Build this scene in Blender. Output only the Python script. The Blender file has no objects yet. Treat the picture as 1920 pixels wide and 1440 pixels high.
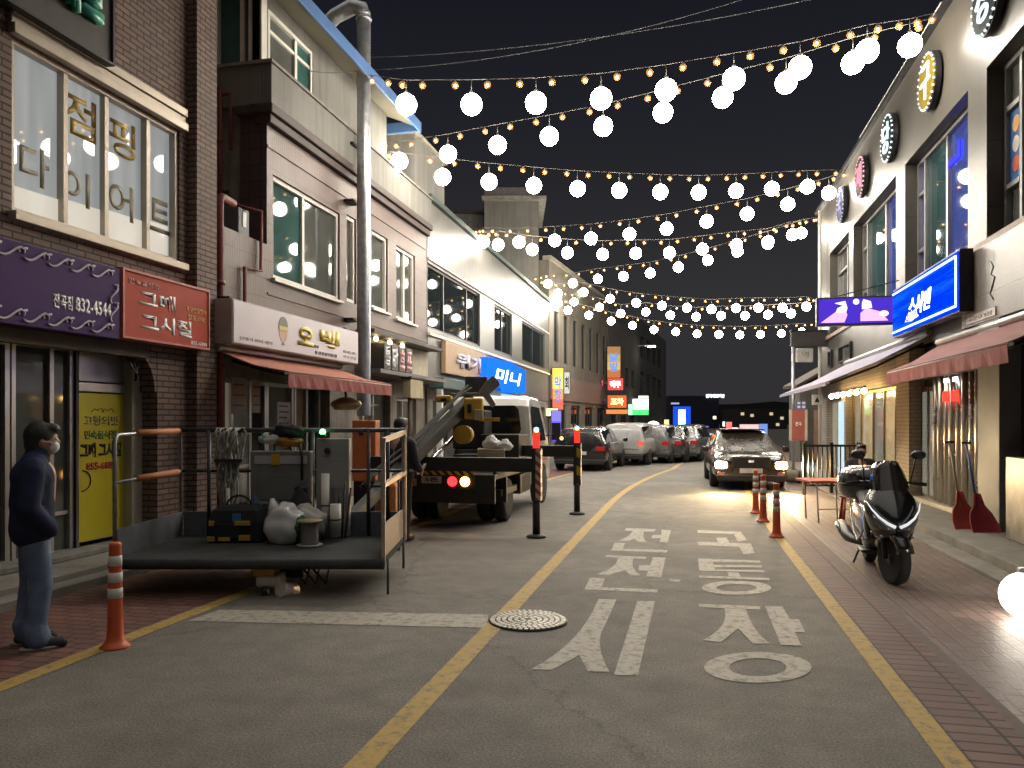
import bpy, bmesh, math, random
from mathutils import Vector, Matrix
R = math.radians
random.seed(7)
scene = bpy.context.scene
COL = scene.collection

# ------------------------------------------------------------------ camera, sky, exposure
YAW = R(12.9); CH = 1.65; FPX = 1442.0; U0 = 960.0; V0 = 790.0
CA, SA = math.cos(YAW), math.sin(YAW)
cd = bpy.data.cameras.new('camera'); cam = bpy.data.objects.new('camera', cd); COL.objects.link(cam)
cam.location = (0, 0, CH); cam.rotation_euler = (R(90), 0, YAW)
cd.sensor_width = 36; cd.lens = 36 * FPX / 1920; cd.shift_y = 70 / 1920
cd.clip_start = .05; cd.clip_end = 3000
scene.camera = cam
w = bpy.data.worlds.new('World'); scene.world = w; w.use_nodes = True
nt = w.node_tree; nt.nodes.clear()
out = nt.nodes.new('ShaderNodeOutputWorld')
# night sky: the last of the dusk (sun far below the horizon), the town's glow low in the air and, overhead,
# an added bright zenith out of view, fill light with no real source
sky = nt.nodes.new('ShaderNodeTexSky'); sky.sky_type = 'NISHITA'; sky.sun_disc = False
sky.sun_elevation = R(-9); sky.sun_rotation = R(200); sky.air_density = 1.5
b1 = nt.nodes.new('ShaderNodeBackground'); b1.inputs['Strength'].default_value = .05
nt.links.new(sky.outputs[0], b1.inputs['Color'])
tc = nt.nodes.new('ShaderNodeTexCoord'); sp = nt.nodes.new('ShaderNodeSeparateXYZ')
nt.links.new(tc.outputs['Generated'], sp.inputs[0])
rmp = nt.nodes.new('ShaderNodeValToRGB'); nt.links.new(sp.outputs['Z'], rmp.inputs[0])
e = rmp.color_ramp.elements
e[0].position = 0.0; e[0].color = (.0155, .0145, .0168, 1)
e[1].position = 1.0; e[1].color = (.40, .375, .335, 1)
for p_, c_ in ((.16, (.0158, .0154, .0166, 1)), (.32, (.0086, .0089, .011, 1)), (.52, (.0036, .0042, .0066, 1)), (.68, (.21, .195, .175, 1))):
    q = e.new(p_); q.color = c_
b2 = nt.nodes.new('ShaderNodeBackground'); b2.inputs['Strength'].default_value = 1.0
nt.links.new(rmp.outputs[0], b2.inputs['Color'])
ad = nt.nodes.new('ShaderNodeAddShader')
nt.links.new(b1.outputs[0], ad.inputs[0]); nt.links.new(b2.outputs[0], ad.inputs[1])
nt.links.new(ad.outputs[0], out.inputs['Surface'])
vs = scene.view_settings; vs.view_transform = 'Standard'; vs.look = 'None'; vs.gamma = 1; vs.use_curve_mapping = False
vs.exposure = 1.0
scene.render.engine = 'CYCLES'
cy = scene.cycles
cy.use_denoising = True; cy.max_bounces = 6; cy.diffuse_bounces = 3; cy.glossy_bounces = 4; cy.transmission_bounces = 4
cy.sample_clamp_indirect = 6; cy.caustics_reflective = False; cy.caustics_refractive = False; cy.use_light_tree = True
GLOBE = 37.0            # radiance of the festoon globes
GLOBE_C = (1.0, .91, .77)

# ------------------------------------------------------------------ pixels of the photograph -> places
def ray(u, v):
    a = (u - U0) / FPX; b = (V0 - v) / FPX
    return Vector((a * CA - SA, a * SA + CA, b))
def atd(u, v, d): return Vector((0, 0, CH)) + ray(u, v) * d
def onx(u, v, x): r = ray(u, v); return Vector((0, 0, CH)) + r * (x / r.x)
def ony(u, v, y): r = ray(u, v); return Vector((0, 0, CH)) + r * (y / r.y)
def onz(u, v, z=0.0): r = ray(u, v); return Vector((0, 0, CH)) + r * ((z - CH) / r.z)
def C2W(Xc, Yc, z=0.0): return Vector((Xc * CA - Yc * SA, Xc * SA + Yc * CA, z))

# ------------------------------------------------------------------ frames and mesh building
class Frame:
    def __init__(s, o, right, normal, up=(0, 0, 1)):
        s.o = Vector(o); s.r = Vector(right).normalized(); s.n = Vector(normal).normalized(); s.u = Vector(up).normalized()
    def P(s, a, b, c=0.0): return s.o + s.r * a + s.u * b + s.n * c
    def px(s, u, v, c=0.0):
        r = ray(u, v); p0 = s.o + s.n * c
        t = (p0 - Vector((0, 0, CH))).dot(s.n) / r.dot(s.n)
        q = Vector((0, 0, CH)) + r * t - s.o
        return q.dot(s.r), q.dot(s.u)
    def mat(s):
        m = Matrix.Identity(4)
        for i in range(3): m[i][0] = s.r[i]; m[i][1] = s.u[i]; m[i][2] = s.n[i]; m[i][3] = s.o[i]
        return m
W0 = Frame((0, 0, 0), (1, 0, 0), (0, 0, 1), (0, 1, 0))      # a=x b=y c=z
LOC = W0
FC = Frame((0, 0, 0), (CA, SA, 0), (SA, -CA, 0))             # camera aligned: a=Xc b=z c=-Yc
XL, XR = -6.5, 4.2
FL = Frame((XL, 0, 0), (0, 1, 0), (1, 0, 0))                 # left facade: a=y b=z c=outwards
FR = Frame((XR, 0, 0), (0, -1, 0), (-1, 0, 0))               # right facade: a=-y

class MB:
    def __init__(s): s.v = []; s.f = []; s.sm = []
    def add(s, vs, fs, smooth=False):
        n = len(s.v); s.v += [Vector(x) for x in vs]
        for f in fs: s.f.append([i + n for i in f]); s.sm.append(smooth)
        return s
    def quad(s, a, b, c, d): return s.add([a, b, c, d], [(0, 1, 2, 3)])
    def rect(s, F, a0, a1, b0, b1, c=0.0): return s.quad(F.P(a0, b0, c), F.P(a1, b0, c), F.P(a1, b1, c), F.P(a0, b1, c))
    def box(s, F, a0, a1, b0, b1, c0, c1):
        p = [F.P(a, b, c) for c in (c0, c1) for b in (b0, b1) for a in (a0, a1)]
        return s.add(p, [(0, 2, 3, 1), (4, 5, 7, 6), (0, 1, 5, 4), (2, 6, 7, 3), (0, 4, 6, 2), (1, 3, 7, 5)])
    def prism(s, F, poly, c0, c1):
        n = len(poly); vs = [F.P(a, b, c0) for a, b in poly] + [F.P(a, b, c1) for a, b in poly]
        return s.add(vs, [tuple(range(n))[::-1], tuple(range(n, 2 * n))] + [(i, (i + 1) % n, n + (i + 1) % n, n + i) for i in range(n)])
    def cone(s, p0, p1, r0, r1=None, n=12, caps=True, smooth=True):
        r1 = r0 if r1 is None else r1
        p0, p1 = Vector(p0), Vector(p1); d = (p1 - p0).normalized()
        t = Vector((0, 0, 1)) if abs(d.z) < .9 else Vector((1, 0, 0))
        x = d.cross(t).normalized(); y = d.cross(x)
        vs = []
        for p, r in ((p0, r0), (p1, r1)):
            for k in range(n):
                a = 2 * math.pi * k / n; vs.append(p + x * math.cos(a) * r + y * math.sin(a) * r)
        s.add(vs, [(i, (i + 1) % n, n + (i + 1) % n, n + i) for i in range(n)], smooth)
        if caps: s.add(vs[:n], [tuple(range(n))[::-1]]); s.add(vs[n:], [tuple(range(n))])
        return s
    def tube(s, pts, r, n=8, smooth=True):
        pts = [Vector(p) for p in pts]; rs = r if isinstance(r, (list, tuple)) else [r] * len(pts)
        prev = None; rings = []
        for i, p in enumerate(pts):
            d = ((pts[min(i + 1, len(pts) - 1)] - pts[max(i - 1, 0)])).normalized()
            if prev is None:
                t = Vector((0, 0, 1)) if abs(d.z) < .9 else Vector((1, 0, 0)); x = d.cross(t).normalized()
            else:
                x = (prev - d * prev.dot(d)).normalized()
            prev = x; y = d.cross(x)
            rings.append([p + x * math.cos(2 * math.pi * k / n) * rs[i] + y * math.sin(2 * math.pi * k / n) * rs[i] for k in range(n)])
        return s.loft(rings, smooth=smooth)
    def loft(s, rings, smooth=True, caps=True):
        n = len(rings[0]); vs = [v for r in rings for v in r]; fs = []
        for i in range(len(rings) - 1):
            for k in range(n): fs.append((i * n + k, i * n + (k + 1) % n, (i + 1) * n + (k + 1) % n, (i + 1) * n + k))
        s.add(vs, fs, smooth)
        if caps:
            s.add(rings[0], [tuple(range(n))[::-1]]); s.add(rings[-1], [tuple(range(n))])
        return s
    def sphere(s, c, r, seg=16, rings=10, sc=(1, 1, 1)):
        c = Vector(c); vs = [c + Vector((0, 0, r * sc[2]))]
        for i in range(1, rings):
            t = math.pi * i / rings
            for k in range(seg):
                a = 2 * math.pi * k / seg
                vs.append(c + Vector((r * sc[0] * math.sin(t) * math.cos(a), r * sc[1] * math.sin(t) * math.sin(a), r * sc[2] * math.cos(t))))
        vs.append(c - Vector((0, 0, r * sc[2]))); L = len(vs) - 1
        fs = [(0, 1 + k, 1 + (k + 1) % seg) for k in range(seg)]
        for i in range(rings - 2):
            for k in range(seg):
                a = 1 + i * seg; fs.append((a + k, a + seg + k, a + seg + (k + 1) % seg, a + (k + 1) % seg))
        a = 1 + (rings - 2) * seg
        fs += [(L, a + (k + 1) % seg, a + k) for k in range(seg)]
        return s.add(vs, fs, True)
    def capsule(s, p0, p1, r0, r1=None, n=14):
        r1 = r0 if r1 is None else r1
        s.cone(p0, p1, r0, r1, n); s.sphere(p0, r0, n, 8); s.sphere(p1, r1, n, 8); return s
    def lathe(s, prof, c=(0, 0, 0), n=24, axis='z'):
        c = Vector(c); rings = []
        for r, h in prof:
            ring = []
            for k in range(n):
                a = 2 * math.pi * k / n; x, y = r * math.cos(a), r * math.sin(a)
                ring.append(c + (Vector((x, y, h)) if axis == 'z' else Vector((h, x, y)) if axis == 'x' else Vector((x, h, y))))
            rings.append(ring)
        return s.loft(rings)
    def build(s, name, mat, parent=None, bevel=0, world=True, remesh=0, sub=0):
        me = bpy.data.meshes.new(name)
        off = Vector((0, 0, 0))
        if parent is not None and world: off = ROOTS.get(parent.name, Vector((0, 0, 0)))
        me.from_pydata([v - off for v in s.v], [], s.f)
        me.polygons.foreach_set('use_smooth', s.sm)
        bm = bmesh.new(); bm.from_mesh(me); bmesh.ops.remove_doubles(bm, verts=bm.verts, dist=1e-5)
        if len(bm.faces) < 60000: bmesh.ops.recalc_face_normals(bm, faces=bm.faces)
        bm.to_mesh(me); bm.free()
        o = bpy.data.objects.new(name, me); COL.objects.link(o)
        if mat: me.materials.append(mat)
        if parent is not None:
            o.parent = parent
        if remesh:
            m = o.modifiers.new('r', 'REMESH'); m.mode = 'VOXEL'; m.voxel_size = remesh; m.use_smooth_shade = True
            m = o.modifiers.new('s', 'SMOOTH'); m.factor = .5; m.iterations = 6
        if sub:
            m = o.modifiers.new('b', 'SUBSURF'); m.levels = sub; m.render_levels = sub
            for p in me.polygons: p.use_smooth = True
        if bevel:
            m = o.modifiers.new('b', 'BEVEL'); m.width = bevel; m.segments = 2; m.limit_method = 'ANGLE'; m.angle_limit = R(40)
        return o
ROOTS = {}
def thing(name, label, cat, loc=(0, 0, 0), rotz=0, group=None):
    o = bpy.data.objects.new(name, None); COL.objects.link(o); o.empty_display_size = .2
    o.location = loc; o.rotation_euler = (0, 0, rotz)
    ROOTS[o.name] = Vector(loc)      # children built in world coordinates subtract this (only for unrotated things)
    if rotz: ROOTS[o.name] = Vector((0, 0, 0))
    o['label'] = label; o['category'] = cat
    if group: o['group'] = group
    return o
def sub(o):                      # a part becomes the parent of sub-parts built in the same space
    ROOTS[o.name] = ROOTS.get(o.parent.name, Vector((0, 0, 0))) if o.parent else Vector((0, 0, 0))
    return o
def tag(o, label, cat, group=None):
    o['label'] = label; o['category'] = cat
    if group: o['group'] = group
    return o
def struct(o, label=None):
    o['kind'] = 'structure'
    if label: o['label'] = label
    return o
def dup(root, loc, rotz=0, label=None, group=None):
    r = root.copy(); COL.objects.link(r); r.location = loc; r.rotation_euler = (0, 0, rotz)
    if label: r['label'] = label
    if group: r['group'] = group
    for ch in list(root.children):
        c = ch.copy(); COL.objects.link(c); c.parent = r
        for g in list(ch.children):
            d = g.copy(); COL.objects.link(d); d.parent = c
    return r

# ------------------------------------------------------------------ materials
def _new(name):
    m = bpy.data.materials.new(name); m.use_nodes = True
    return m, m.node_tree, m.node_tree.nodes['Principled BSDF']
def c4(c): return (c[0], c[1], c[2], 1)
def noise_mix(nt, c, var, scale, detail=6, coord='Object', rough=.6):
    """colour c varied up and down by a noise; returns socket"""
    t = nt.nodes.new('ShaderNodeTexCoord'); n = nt.nodes.new('ShaderNodeTexNoise')
    n.inputs['Scale'].default_value = scale; n.inputs['Detail'].default_value = detail; n.inputs['Roughness'].default_value = rough
    nt.links.new(t.outputs[coord], n.inputs['Vector'])
    r = nt.nodes.new('ShaderNodeValToRGB'); nt.links.new(n.outputs['Fac'], r.inputs[0])
    r.color_ramp.elements[0].position = .3; r.color_ramp.elements[1].position = .7
    r.color_ramp.elements[0].color = c4([x * (1 - var) for x in c]); r.color_ramp.elements[1].color = c4([min(1, x * (1 + var)) for x in c])
    return r.outputs[0], t, n
def mat(name, c, rough=.6, metal=0.0, var=.18, scale=4, bump=0.0, bscale=60, spec=.5, coat=0.0, streak=0.0):
    m, nt, b = _new(name)
    col, t, n = noise_mix(nt, c, var, scale)
    if streak:      # rain streaks and grime running down a wall
        mp = nt.nodes.new('ShaderNodeMapping'); mp.inputs['Scale'].default_value = (7, 7, .35)
        nt.links.new(t.outputs['Object'], mp.inputs[0])
        n3 = nt.nodes.new('ShaderNodeTexNoise'); n3.inputs['Scale'].default_value = 1.0; n3.inputs['Detail'].default_value = 5
        nt.links.new(mp.outputs[0], n3.inputs['Vector'])
        r3 = nt.nodes.new('ShaderNodeValToRGB'); r3.color_ramp.elements[0].position = .42; r3.color_ramp.elements[1].position = .72
        r3.color_ramp.elements[0].color = (1, 1, 1, 1); r3.color_ramp.elements[1].color = c4((1 - streak, 1 - streak, (1 - streak) * .93))
        nt.links.new(n3.outputs['Fac'], r3.inputs[0])
        mx = nt.nodes.new('ShaderNodeMix'); mx.data_type = 'RGBA'; mx.blend_type = 'MULTIPLY'; mx.inputs[0].default_value = 1
        nt.links.new(col, mx.inputs[6]); nt.links.new(r3.outputs[0], mx.inputs[7]); col = mx.outputs[2]
    nt.links.new(col, b.inputs['Base Color'])
    b.inputs['Roughness'].default_value = rough; b.inputs['Metallic'].default_value = metal
    b.inputs['Specular IOR Level'].default_value = spec
    if coat: b.inputs['Coat Weight'].default_value = coat; b.inputs['Coat Roughness'].default_value = .08
    if rough > .12:
        mr = nt.nodes.new('ShaderNodeMapRange'); mr.inputs[3].default_value = max(.03, rough - .12); mr.inputs[4].default_value = min(1, rough + .12)
        nt.links.new(n.outputs['Fac'], mr.inputs[0]); nt.links.new(mr.outputs[0], b.inputs['Roughness'])
    if bump:
        n2 = nt.nodes.new('ShaderNodeTexNoise'); n2.inputs['Scale'].default_value = bscale; n2.inputs['Detail'].default_value = 4
        nt.links.new(t.outputs['Object'], n2.inputs['Vector'])
        bp = nt.nodes.new('ShaderNodeBump'); bp.inputs['Strength'].default_value = bump; bp.inputs['Distance'].default_value = .02
        nt.links.new(n2.outputs['Fac'], bp.inputs['Height']); nt.links.new(bp.outputs[0], b.inputs['Normal'])
    return m
def emit(name, c, s, base=None):
    m, nt, b = _new(name)
    b.inputs['Base Color'].default_value = c4(base or [x * .12 for x in c]); b.inputs['Roughness'].default_value = .35; b.inputs['Specular IOR Level'].default_value = .0
    b.inputs['Emission Color'].default_value = c4(c); b.inputs['Emission Strength'].default_value = s
    return m
def glass(name, c, rough=.04, spec=.5, em=0.0, emc=(1, 1, 1), var=.3):
    """window pane seen at night: whatever is behind it reads as a dim tone, the surface mirrors the lamps"""
    m, nt, b = _new(name)
    col, t, n = noise_mix(nt, c, var, 1.3, 3)
    nt.links.new(col, b.inputs['Base Color'])
    b.inputs['Roughness'].default_value = rough; b.inputs['Specular IOR Level'].default_value = spec
    if em: b.inputs['Emission Color'].default_value = c4(emc); b.inputs['Emission Strength'].default_value = em
    return m
def bricks(name, c1, c2, mortar, bw, bh, off=.5, ms=.012, ground=False, rot=0.0, rough=.75, bump=.5, stain=.25, gloss=.0, spec=.4):
    m, nt, b = _new(name)
    t = nt.nodes.new('ShaderNodeTexCoord'); s = nt.nodes.new('ShaderNodeSeparateXYZ'); nt.links.new(t.outputs['Object'], s.inputs[0])
    cb = nt.nodes.new('ShaderNodeCombineXYZ')
    if ground:
        nt.links.new(s.outputs[0], cb.inputs[0]); nt.links.new(s.outputs[1], cb.inputs[1])
    else:
        a = nt.nodes.new('ShaderNodeMath'); nt.links.new(s.outputs[0], a.inputs[0]); nt.links.new(s.outputs[1], a.inputs[1])
        nt.links.new(a.outputs[0], cb.inputs[0]); nt.links.new(s.outputs[2], cb.inputs[1])
    mp = nt.nodes.new('ShaderNodeMapping'); mp.inputs['Rotation'].default_value = (0, 0, rot); nt.links.new(cb.outputs[0], mp.inputs[0])
    br = nt.nodes.new('ShaderNodeTexBrick'); nt.links.new(mp.outputs[0], br.inputs['Vector'])
    br.offset = off; br.inputs['Color1'].default_value = c4(c1); br.inputs['Color2'].default_value = c4(c2); br.inputs['Mortar'].default_value = c4(mortar)
    br.inputs['Scale'].default_value = 1; br.inputs['Mortar Size'].default_value = ms; br.inputs['Brick Width'].default_value = bw; br.inputs['Row Height'].default_value = bh
    br.inputs['Mortar Smooth'].default_value = .2; br.inputs['Bias'].default_value = 0
    n = nt.nodes.new('ShaderNodeTexNoise'); n.inputs['Scale'].default_value = 1.1; n.inputs['Detail'].default_value = 8; n.inputs['Roughness'].default_value = .7
    nt.links.new(t.outputs['Object'], n.inputs['Vector'])
    r = nt.nodes.new('ShaderNodeValToRGB'); r.color_ramp.elements[0].position = .3; r.color_ramp.elements[1].position = .68
    r.color_ramp.elements[0].color = c4([1 - stain] * 3); r.color_ramp.elements[1].color = c4([1.0 + stain * .4] * 3)
    nt.links.new(n.outputs['Fac'], r.inputs[0])
    mx = nt.nodes.new('ShaderNodeMix'); mx.data_type = 'RGBA'; mx.blend_type = 'MULTIPLY'; mx.inputs[0].default_value = 1
    nt.links.new(br.outputs['Color'], mx.inputs[6]); nt.links.new(r.outputs[0], mx.inputs[7]); nt.links.new(mx.outputs[2], b.inputs['Base Color'])
    mr = nt.nodes.new('ShaderNodeMapRange'); mr.inputs[3].default_value = rough - .15 - gloss; mr.inputs[4].default_value = min(1, rough + .12)
    nt.links.new(n.outputs['Fac'], mr.inputs[0]); nt.links.new(mr.outputs[0], b.inputs['Roughness'])
    b.inputs['Specular IOR Level'].default_value = spec
    n2 = nt.nodes.new('ShaderNodeTexNoise'); n2.inputs['Scale'].default_value = 45; nt.links.new(t.outputs['Object'], n2.inputs['Vector'])
    inv = nt.nodes.new('ShaderNodeMath'); inv.operation = 'MULTIPLY_ADD'; inv.inputs[1].default_value = -1.0
    nt.links.new(br.outputs['Fac'], inv.inputs[0])
    sc = nt.nodes.new('ShaderNodeMath'); sc.operation = 'MULTIPLY'; sc.inputs[1].default_value = .5; nt.links.new(n2.outputs['Fac'], sc.inputs[0]); nt.links.new(sc.outputs[0], inv.inputs[2])
    bp = nt.nodes.new('ShaderNodeBump'); bp.inputs['Strength'].default_value = bump; bp.inputs['Distance'].default_value = .012
    nt.links.new(inv.outputs[0], bp.inputs['Height']); nt.links.new(bp.outputs[0], b.inputs['Normal'])
    return m
def asphalt(name, c):
    m, nt, b = _new(name)
    t = nt.nodes.new('ShaderNodeTexCoord')
    def nz(sc, det, ro=.6):
        n = nt.nodes.new('ShaderNodeTexNoise'); n.inputs['Scale'].default_value = sc; n.inputs['Detail'].default_value = det; n.inputs['Roughness'].default_value = ro
        nt.links.new(t.outputs['Object'], n.inputs['Vector']); return n
    fine = nz(70, 3, .7); big = nz(.45, 6, .65); mid = nz(4, 5)
    r1 = nt.nodes.new('ShaderNodeValToRGB'); r1.color_ramp.elements[0].position = .32; r1.color_ramp.elements[1].position = .72
    r1.color_ramp.elements[0].color = c4([x * .55 for x in c]); r1.color_ramp.elements[1].color = c4([x * 1.55 for x in c])
    nt.links.new(fine.outputs['Fac'], r1.inputs[0])
    def mul(col, n, lo, hi, p0=.35, p1=.68):
        r = nt.nodes.new('ShaderNodeValToRGB'); r.color_ramp.elements[0].position = p0; r.color_ramp.elements[1].position = p1
        r.color_ramp.elements[0].color = c4([lo] * 3); r.color_ramp.elements[1].color = c4([hi] * 3); nt.links.new(n.outputs[0], r.inputs[0])
        x = nt.nodes.new('ShaderNodeMix'); x.data_type = 'RGBA'; x.blend_type = 'MULTIPLY'; x.inputs[0].default_value = 1
        nt.links.new(col, x.inputs[6]); nt.links.new(r.outputs[0], x.inputs[7]); return x.outputs[2]
    col = mul(r1.outputs[0], big, .74, 1.12); col = mul(col, mid, .86, 1.1)
    v = nt.nodes.new('ShaderNodeTexVoronoi'); v.feature = 'DISTANCE_TO_EDGE'; v.inputs['Scale'].default_value = .22
    mp = nt.nodes.new('ShaderNodeVectorMath'); mp.operation = 'ADD'; nt.links.new(t.outputs['Object'], mp.inputs[0])
    sc = nt.nodes.new('ShaderNodeVectorMath'); sc.operation = 'SCALE'; sc.inputs['Scale'].default_value = .5
    nt.links.new(mid.outputs['Color'], sc.inputs[0]); nt.links.new(sc.outputs[0], mp.inputs[1]); nt.links.new(mp.outputs[0], v.inputs['Vector'])
    col = mul(col, v, .72, 1.0, .0, .006)
    nt.links.new(col, b.inputs['Base Color']); b.inputs['Roughness'].default_value = .82; b.inputs['Specular IOR Level'].default_value = .3
    bp = nt.nodes.new('ShaderNodeBump'); bp.inputs['Strength'].default_value = .5; bp.inputs['Distance'].default_value = .008
    nt.links.new(fine.outputs['Fac'], bp.inputs['Height']); nt.links.new(bp.outputs[0], b.inputs['Normal'])
    return m
def paint(name, c, wear=.5):
    """road paint, worn through in spots to the asphalt"""
    m, nt, b = _new(name)
    t = nt.nodes.new('ShaderNodeTexCoord')
    n = nt.nodes.new('ShaderNodeTexNoise'); n.inputs['Scale'].default_value = 14; n.inputs['Detail'].default_value = 9; n.inputs['Roughness'].default_value = .72
    nt.links.new(t.outputs['Object'], n.inputs['Vector'])
    r = nt.nodes.new('ShaderNodeValToRGB'); r.color_ramp.elements[0].position = .36 + .08 * wear - .05; r.color_ramp.elements[1].position = .46 + .1 * wear
    r.color_ramp.elements[0].color = (.16, .148, .125, 1); r.color_ramp.elements[1].color = c4(c)
    q = r.color_ramp.elements.new(.85); q.color = c4([x * 1.12 for x in c])
    nt.links.new(n.outputs['Fac'], r.inputs[0]); nt.links.new(r.outputs[0], b.inputs['Base Color'])
    b.inputs['Roughness'].default_value = .7; b.inputs['Specular IOR Level'].default_value = .3
    return m

# ------------------------------------------------------------------ writing
def text(body, F, a0, a1, b0, b1, c, m, parent=None, name='lettering', bold=.0, depth=.004, keep=False, slant=0.0):
    """real letter meshes fitted into the rectangle a0..a1, b0..b1 of frame F, c in front of it"""
    cu = bpy.data.curves.new('t', 'FONT'); cu.body = body; cu.size = 1; cu.extrude = 0.0; cu.offset = bold; cu.resolution_u = 3
    cu.space_line = 1.0; cu.shear = slant
    o = bpy.data.objects.new('t', cu); COL.objects.link(o)
    dg = bpy.context.evaluated_depsgraph_get(); ev = o.evaluated_get(dg); me = bpy.data.meshes.new_from_object(ev)
    bpy.data.objects.remove(o); bpy.data.curves.remove(cu)
    xs = [v.co.x for v in me.vertices]; ys = [v.co.y for v in me.vertices]
    if not xs: return None
    x0, x1, y0, y1 = min(xs), max(xs), min(ys), max(ys)
    sx = (a1 - a0) / max(1e-6, x1 - x0); sy = (b1 - b0) / max(1e-6, y1 - y0)
    ca, cb = a0, b0
    if keep:
        k = min(sx, sy); ca = (a0 + a1) / 2 - k * (x1 - x0) / 2; cb = (b0 + b1) / 2 - k * (y1 - y0) / 2; sx = sy = k
    off = ROOTS.get(parent.name, Vector((0, 0, 0))) if parent is not None else Vector((0, 0, 0))
    for v in me.vertices: v.co = F.P(ca + (v.co.x - x0) * sx, cb + (v.co.y - y0) * sy, c) - off
    if depth:
        bm = bmesh.new(); bm.from_mesh(me)
        g = bmesh.ops.extrude_face_region(bm, geom=bm.faces[:])
        bmesh.ops.translate(bm, verts=[x for x in g['geom'] if isinstance(x, bmesh.types.BMVert)], vec=F.n * depth)
        bmesh.ops.recalc_face_normals(bm, faces=bm.faces)
        bm.to_mesh(me); bm.free()
    me.materials.clear(); me.materials.append(m)
    ob = bpy.data.objects.new(name, me); COL.objects.link(ob)
    if parent is not None: ob.parent = parent
    return ob

# ------------------------------------------------------------------ shared materials
M = {}
M['dark_metal'] = mat('dark_metal', (.03, .03, .033), .45, .6)
M['galv'] = mat('galvanised', (.42, .43, .45), .38, .9, .25, 9)
M['alu'] = mat('aluminium', (.55, .54, .52), .35, .85, .12)
M['white_frame'] = mat('white_window_frame', (.62, .60, .54), .5, 0, .1)
M['tan_frame'] = mat('tan_window_frame', (.40, .34, .27), .45, .3, .1)
M['black'] = mat('black_plastic', (.018, .018, .02), .45)
M['rubber'] = mat('rubber', (.017, .016, .016), .85, bump=.2)
M['red_pipe'] = mat('red_pipe', (.16, .035, .028), .6, 0, .3, 8)
M['concrete'] = mat('concrete', (.24, .23, .21), .85, 0, .25, 3, .35, 40, streak=.35)
M['white_wall'] = mat('white_wall', (.165, .16, .145), .8, 0, .1, 2, .15, 30, streak=.28)
M['chrome'] = mat('chrome', (.75, .75, .76), .1, 1.0, .05)
M['white_pl'] = mat('white_plastic', (.72, .72, .70), .45)
M['dark_brown'] = mat('dark_brown', (.05, .032, .028), .7)
M['paint_white_lettering'] = mat('white_lettering', (.75, .74, .70), .5)
M['globe'] = emit('globe_glow', GLOBE_C, GLOBE, (.8, .8, .8))
M['bulb'] = emit('bulb_glow', (1, .62, .26), 9, (.8, .7, .5))

M['bulb_halo'] = emit('amber_halo_shell', (1, .50, .15), .14, (.25, .12, .03))  # faintly glowing shell added round each bulb to imitate its halo
M['bulb_halo'].node_tree.nodes['Principled BSDF'].inputs['Alpha'].default_value = .42
# ------------------------------------------------------------------ the setting: ground, road, pavements
def bend(y):
    return 0 if y < 15 else (.0068 * (y - 15) ** 2 if y < 27 else .979 + .07 * (y - 27))
def strip(name, xa, xb, z, m, y0=-3, y1=160, step=1.5, follow=True, edge=0.0):
    b = MB(); ys = []; y = y0
    while y < y1: ys.append(y); y += step if y < 40 else 6
    ys.append(y1)
    for i in range(len(ys) - 1):
        k0, k1 = (bend(ys[i]), bend(ys[i + 1])) if follow else (0, 0)
        b.quad((xa + k0, ys[i], z), (xb + k0, ys[i], z), (xb + k1, ys[i + 1], z), (xa + k1, ys[i + 1], z))
    return struct(b.build(name, m))
ASPH = asphalt('asphalt', (.205, .190, .166))
YEL = paint('yellow_road_paint', (.44, .30, .095), .3)
WHT = paint('white_road_paint', (.40, .37, .315), .45)
g = MB(); g.quad((-280, -20, -.012), (380, -20, -.012), (380, 500, -.012), (-280, 500, -.012))
struct(g.build('ground', mat('town_ground', (.07, .066, .06), .9, 0, .3, .3)))
strip('road', -4.35, 1.36, 0, ASPH, y1=420)
strip('left_pavement', -5.75, -4.23, .004, bricks('red_paving', (.23, .105, .08), (.16, .08, .064), (.07, .05, .042), .22, .11, .5, .01, True, 0, .75, .6, .35), y1=420)
strip('right_pavement', 1.78, 3.06, .004, bricks('brown_paving', (.235, .172, .146), (.18, .132, .113), (.10, .07, .06), .23, .115, .5, .009, True, R(90), .52, .6, .38, .1, .5), y1=420)
strip('soldier_course', 1.335, 1.70, .006, bricks('dark_red_edging', (.20, .115, .092), (.15, .085, .07), (.035, .025, .022), .8, .118, 0, .011, True, 0, .7, .7, .3))
strip('gutter_joint', 1.70, 1.78, .005, mat('joint_stone', (.12, .085, .07), .7, 0, .3, 12))
strip('yellow_edge_line_left', -4.229, -4.08, .0045, YEL)
strip('yellow_edge_line_right', 1.19, 1.325, .0045, YEL)
strip('yellow_centre_line', -1.60, -1.45, .0045, YEL)
# raised steps in front of the shops
STEP = mat('step_concrete', (.22, .205, .18), .8, 0, .25, 3, .3, 30)
b = MB(); b.box(W0, -7.2, -5.95, -3, 60, -.1, .15); b.box(W0, -5.95, -5.75, -3, 60, -.1, .09); struct(b.build('left_step', STEP, bevel=.01))
b = MB(); b.box(W0, 3.32, 4.6, 2, 27.2, -.1, .16); b.box(W0, 3.06, 3.32, -3, 40, -.1, .05); struct(b.build('right_step', STEP, bevel=.01))
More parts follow.
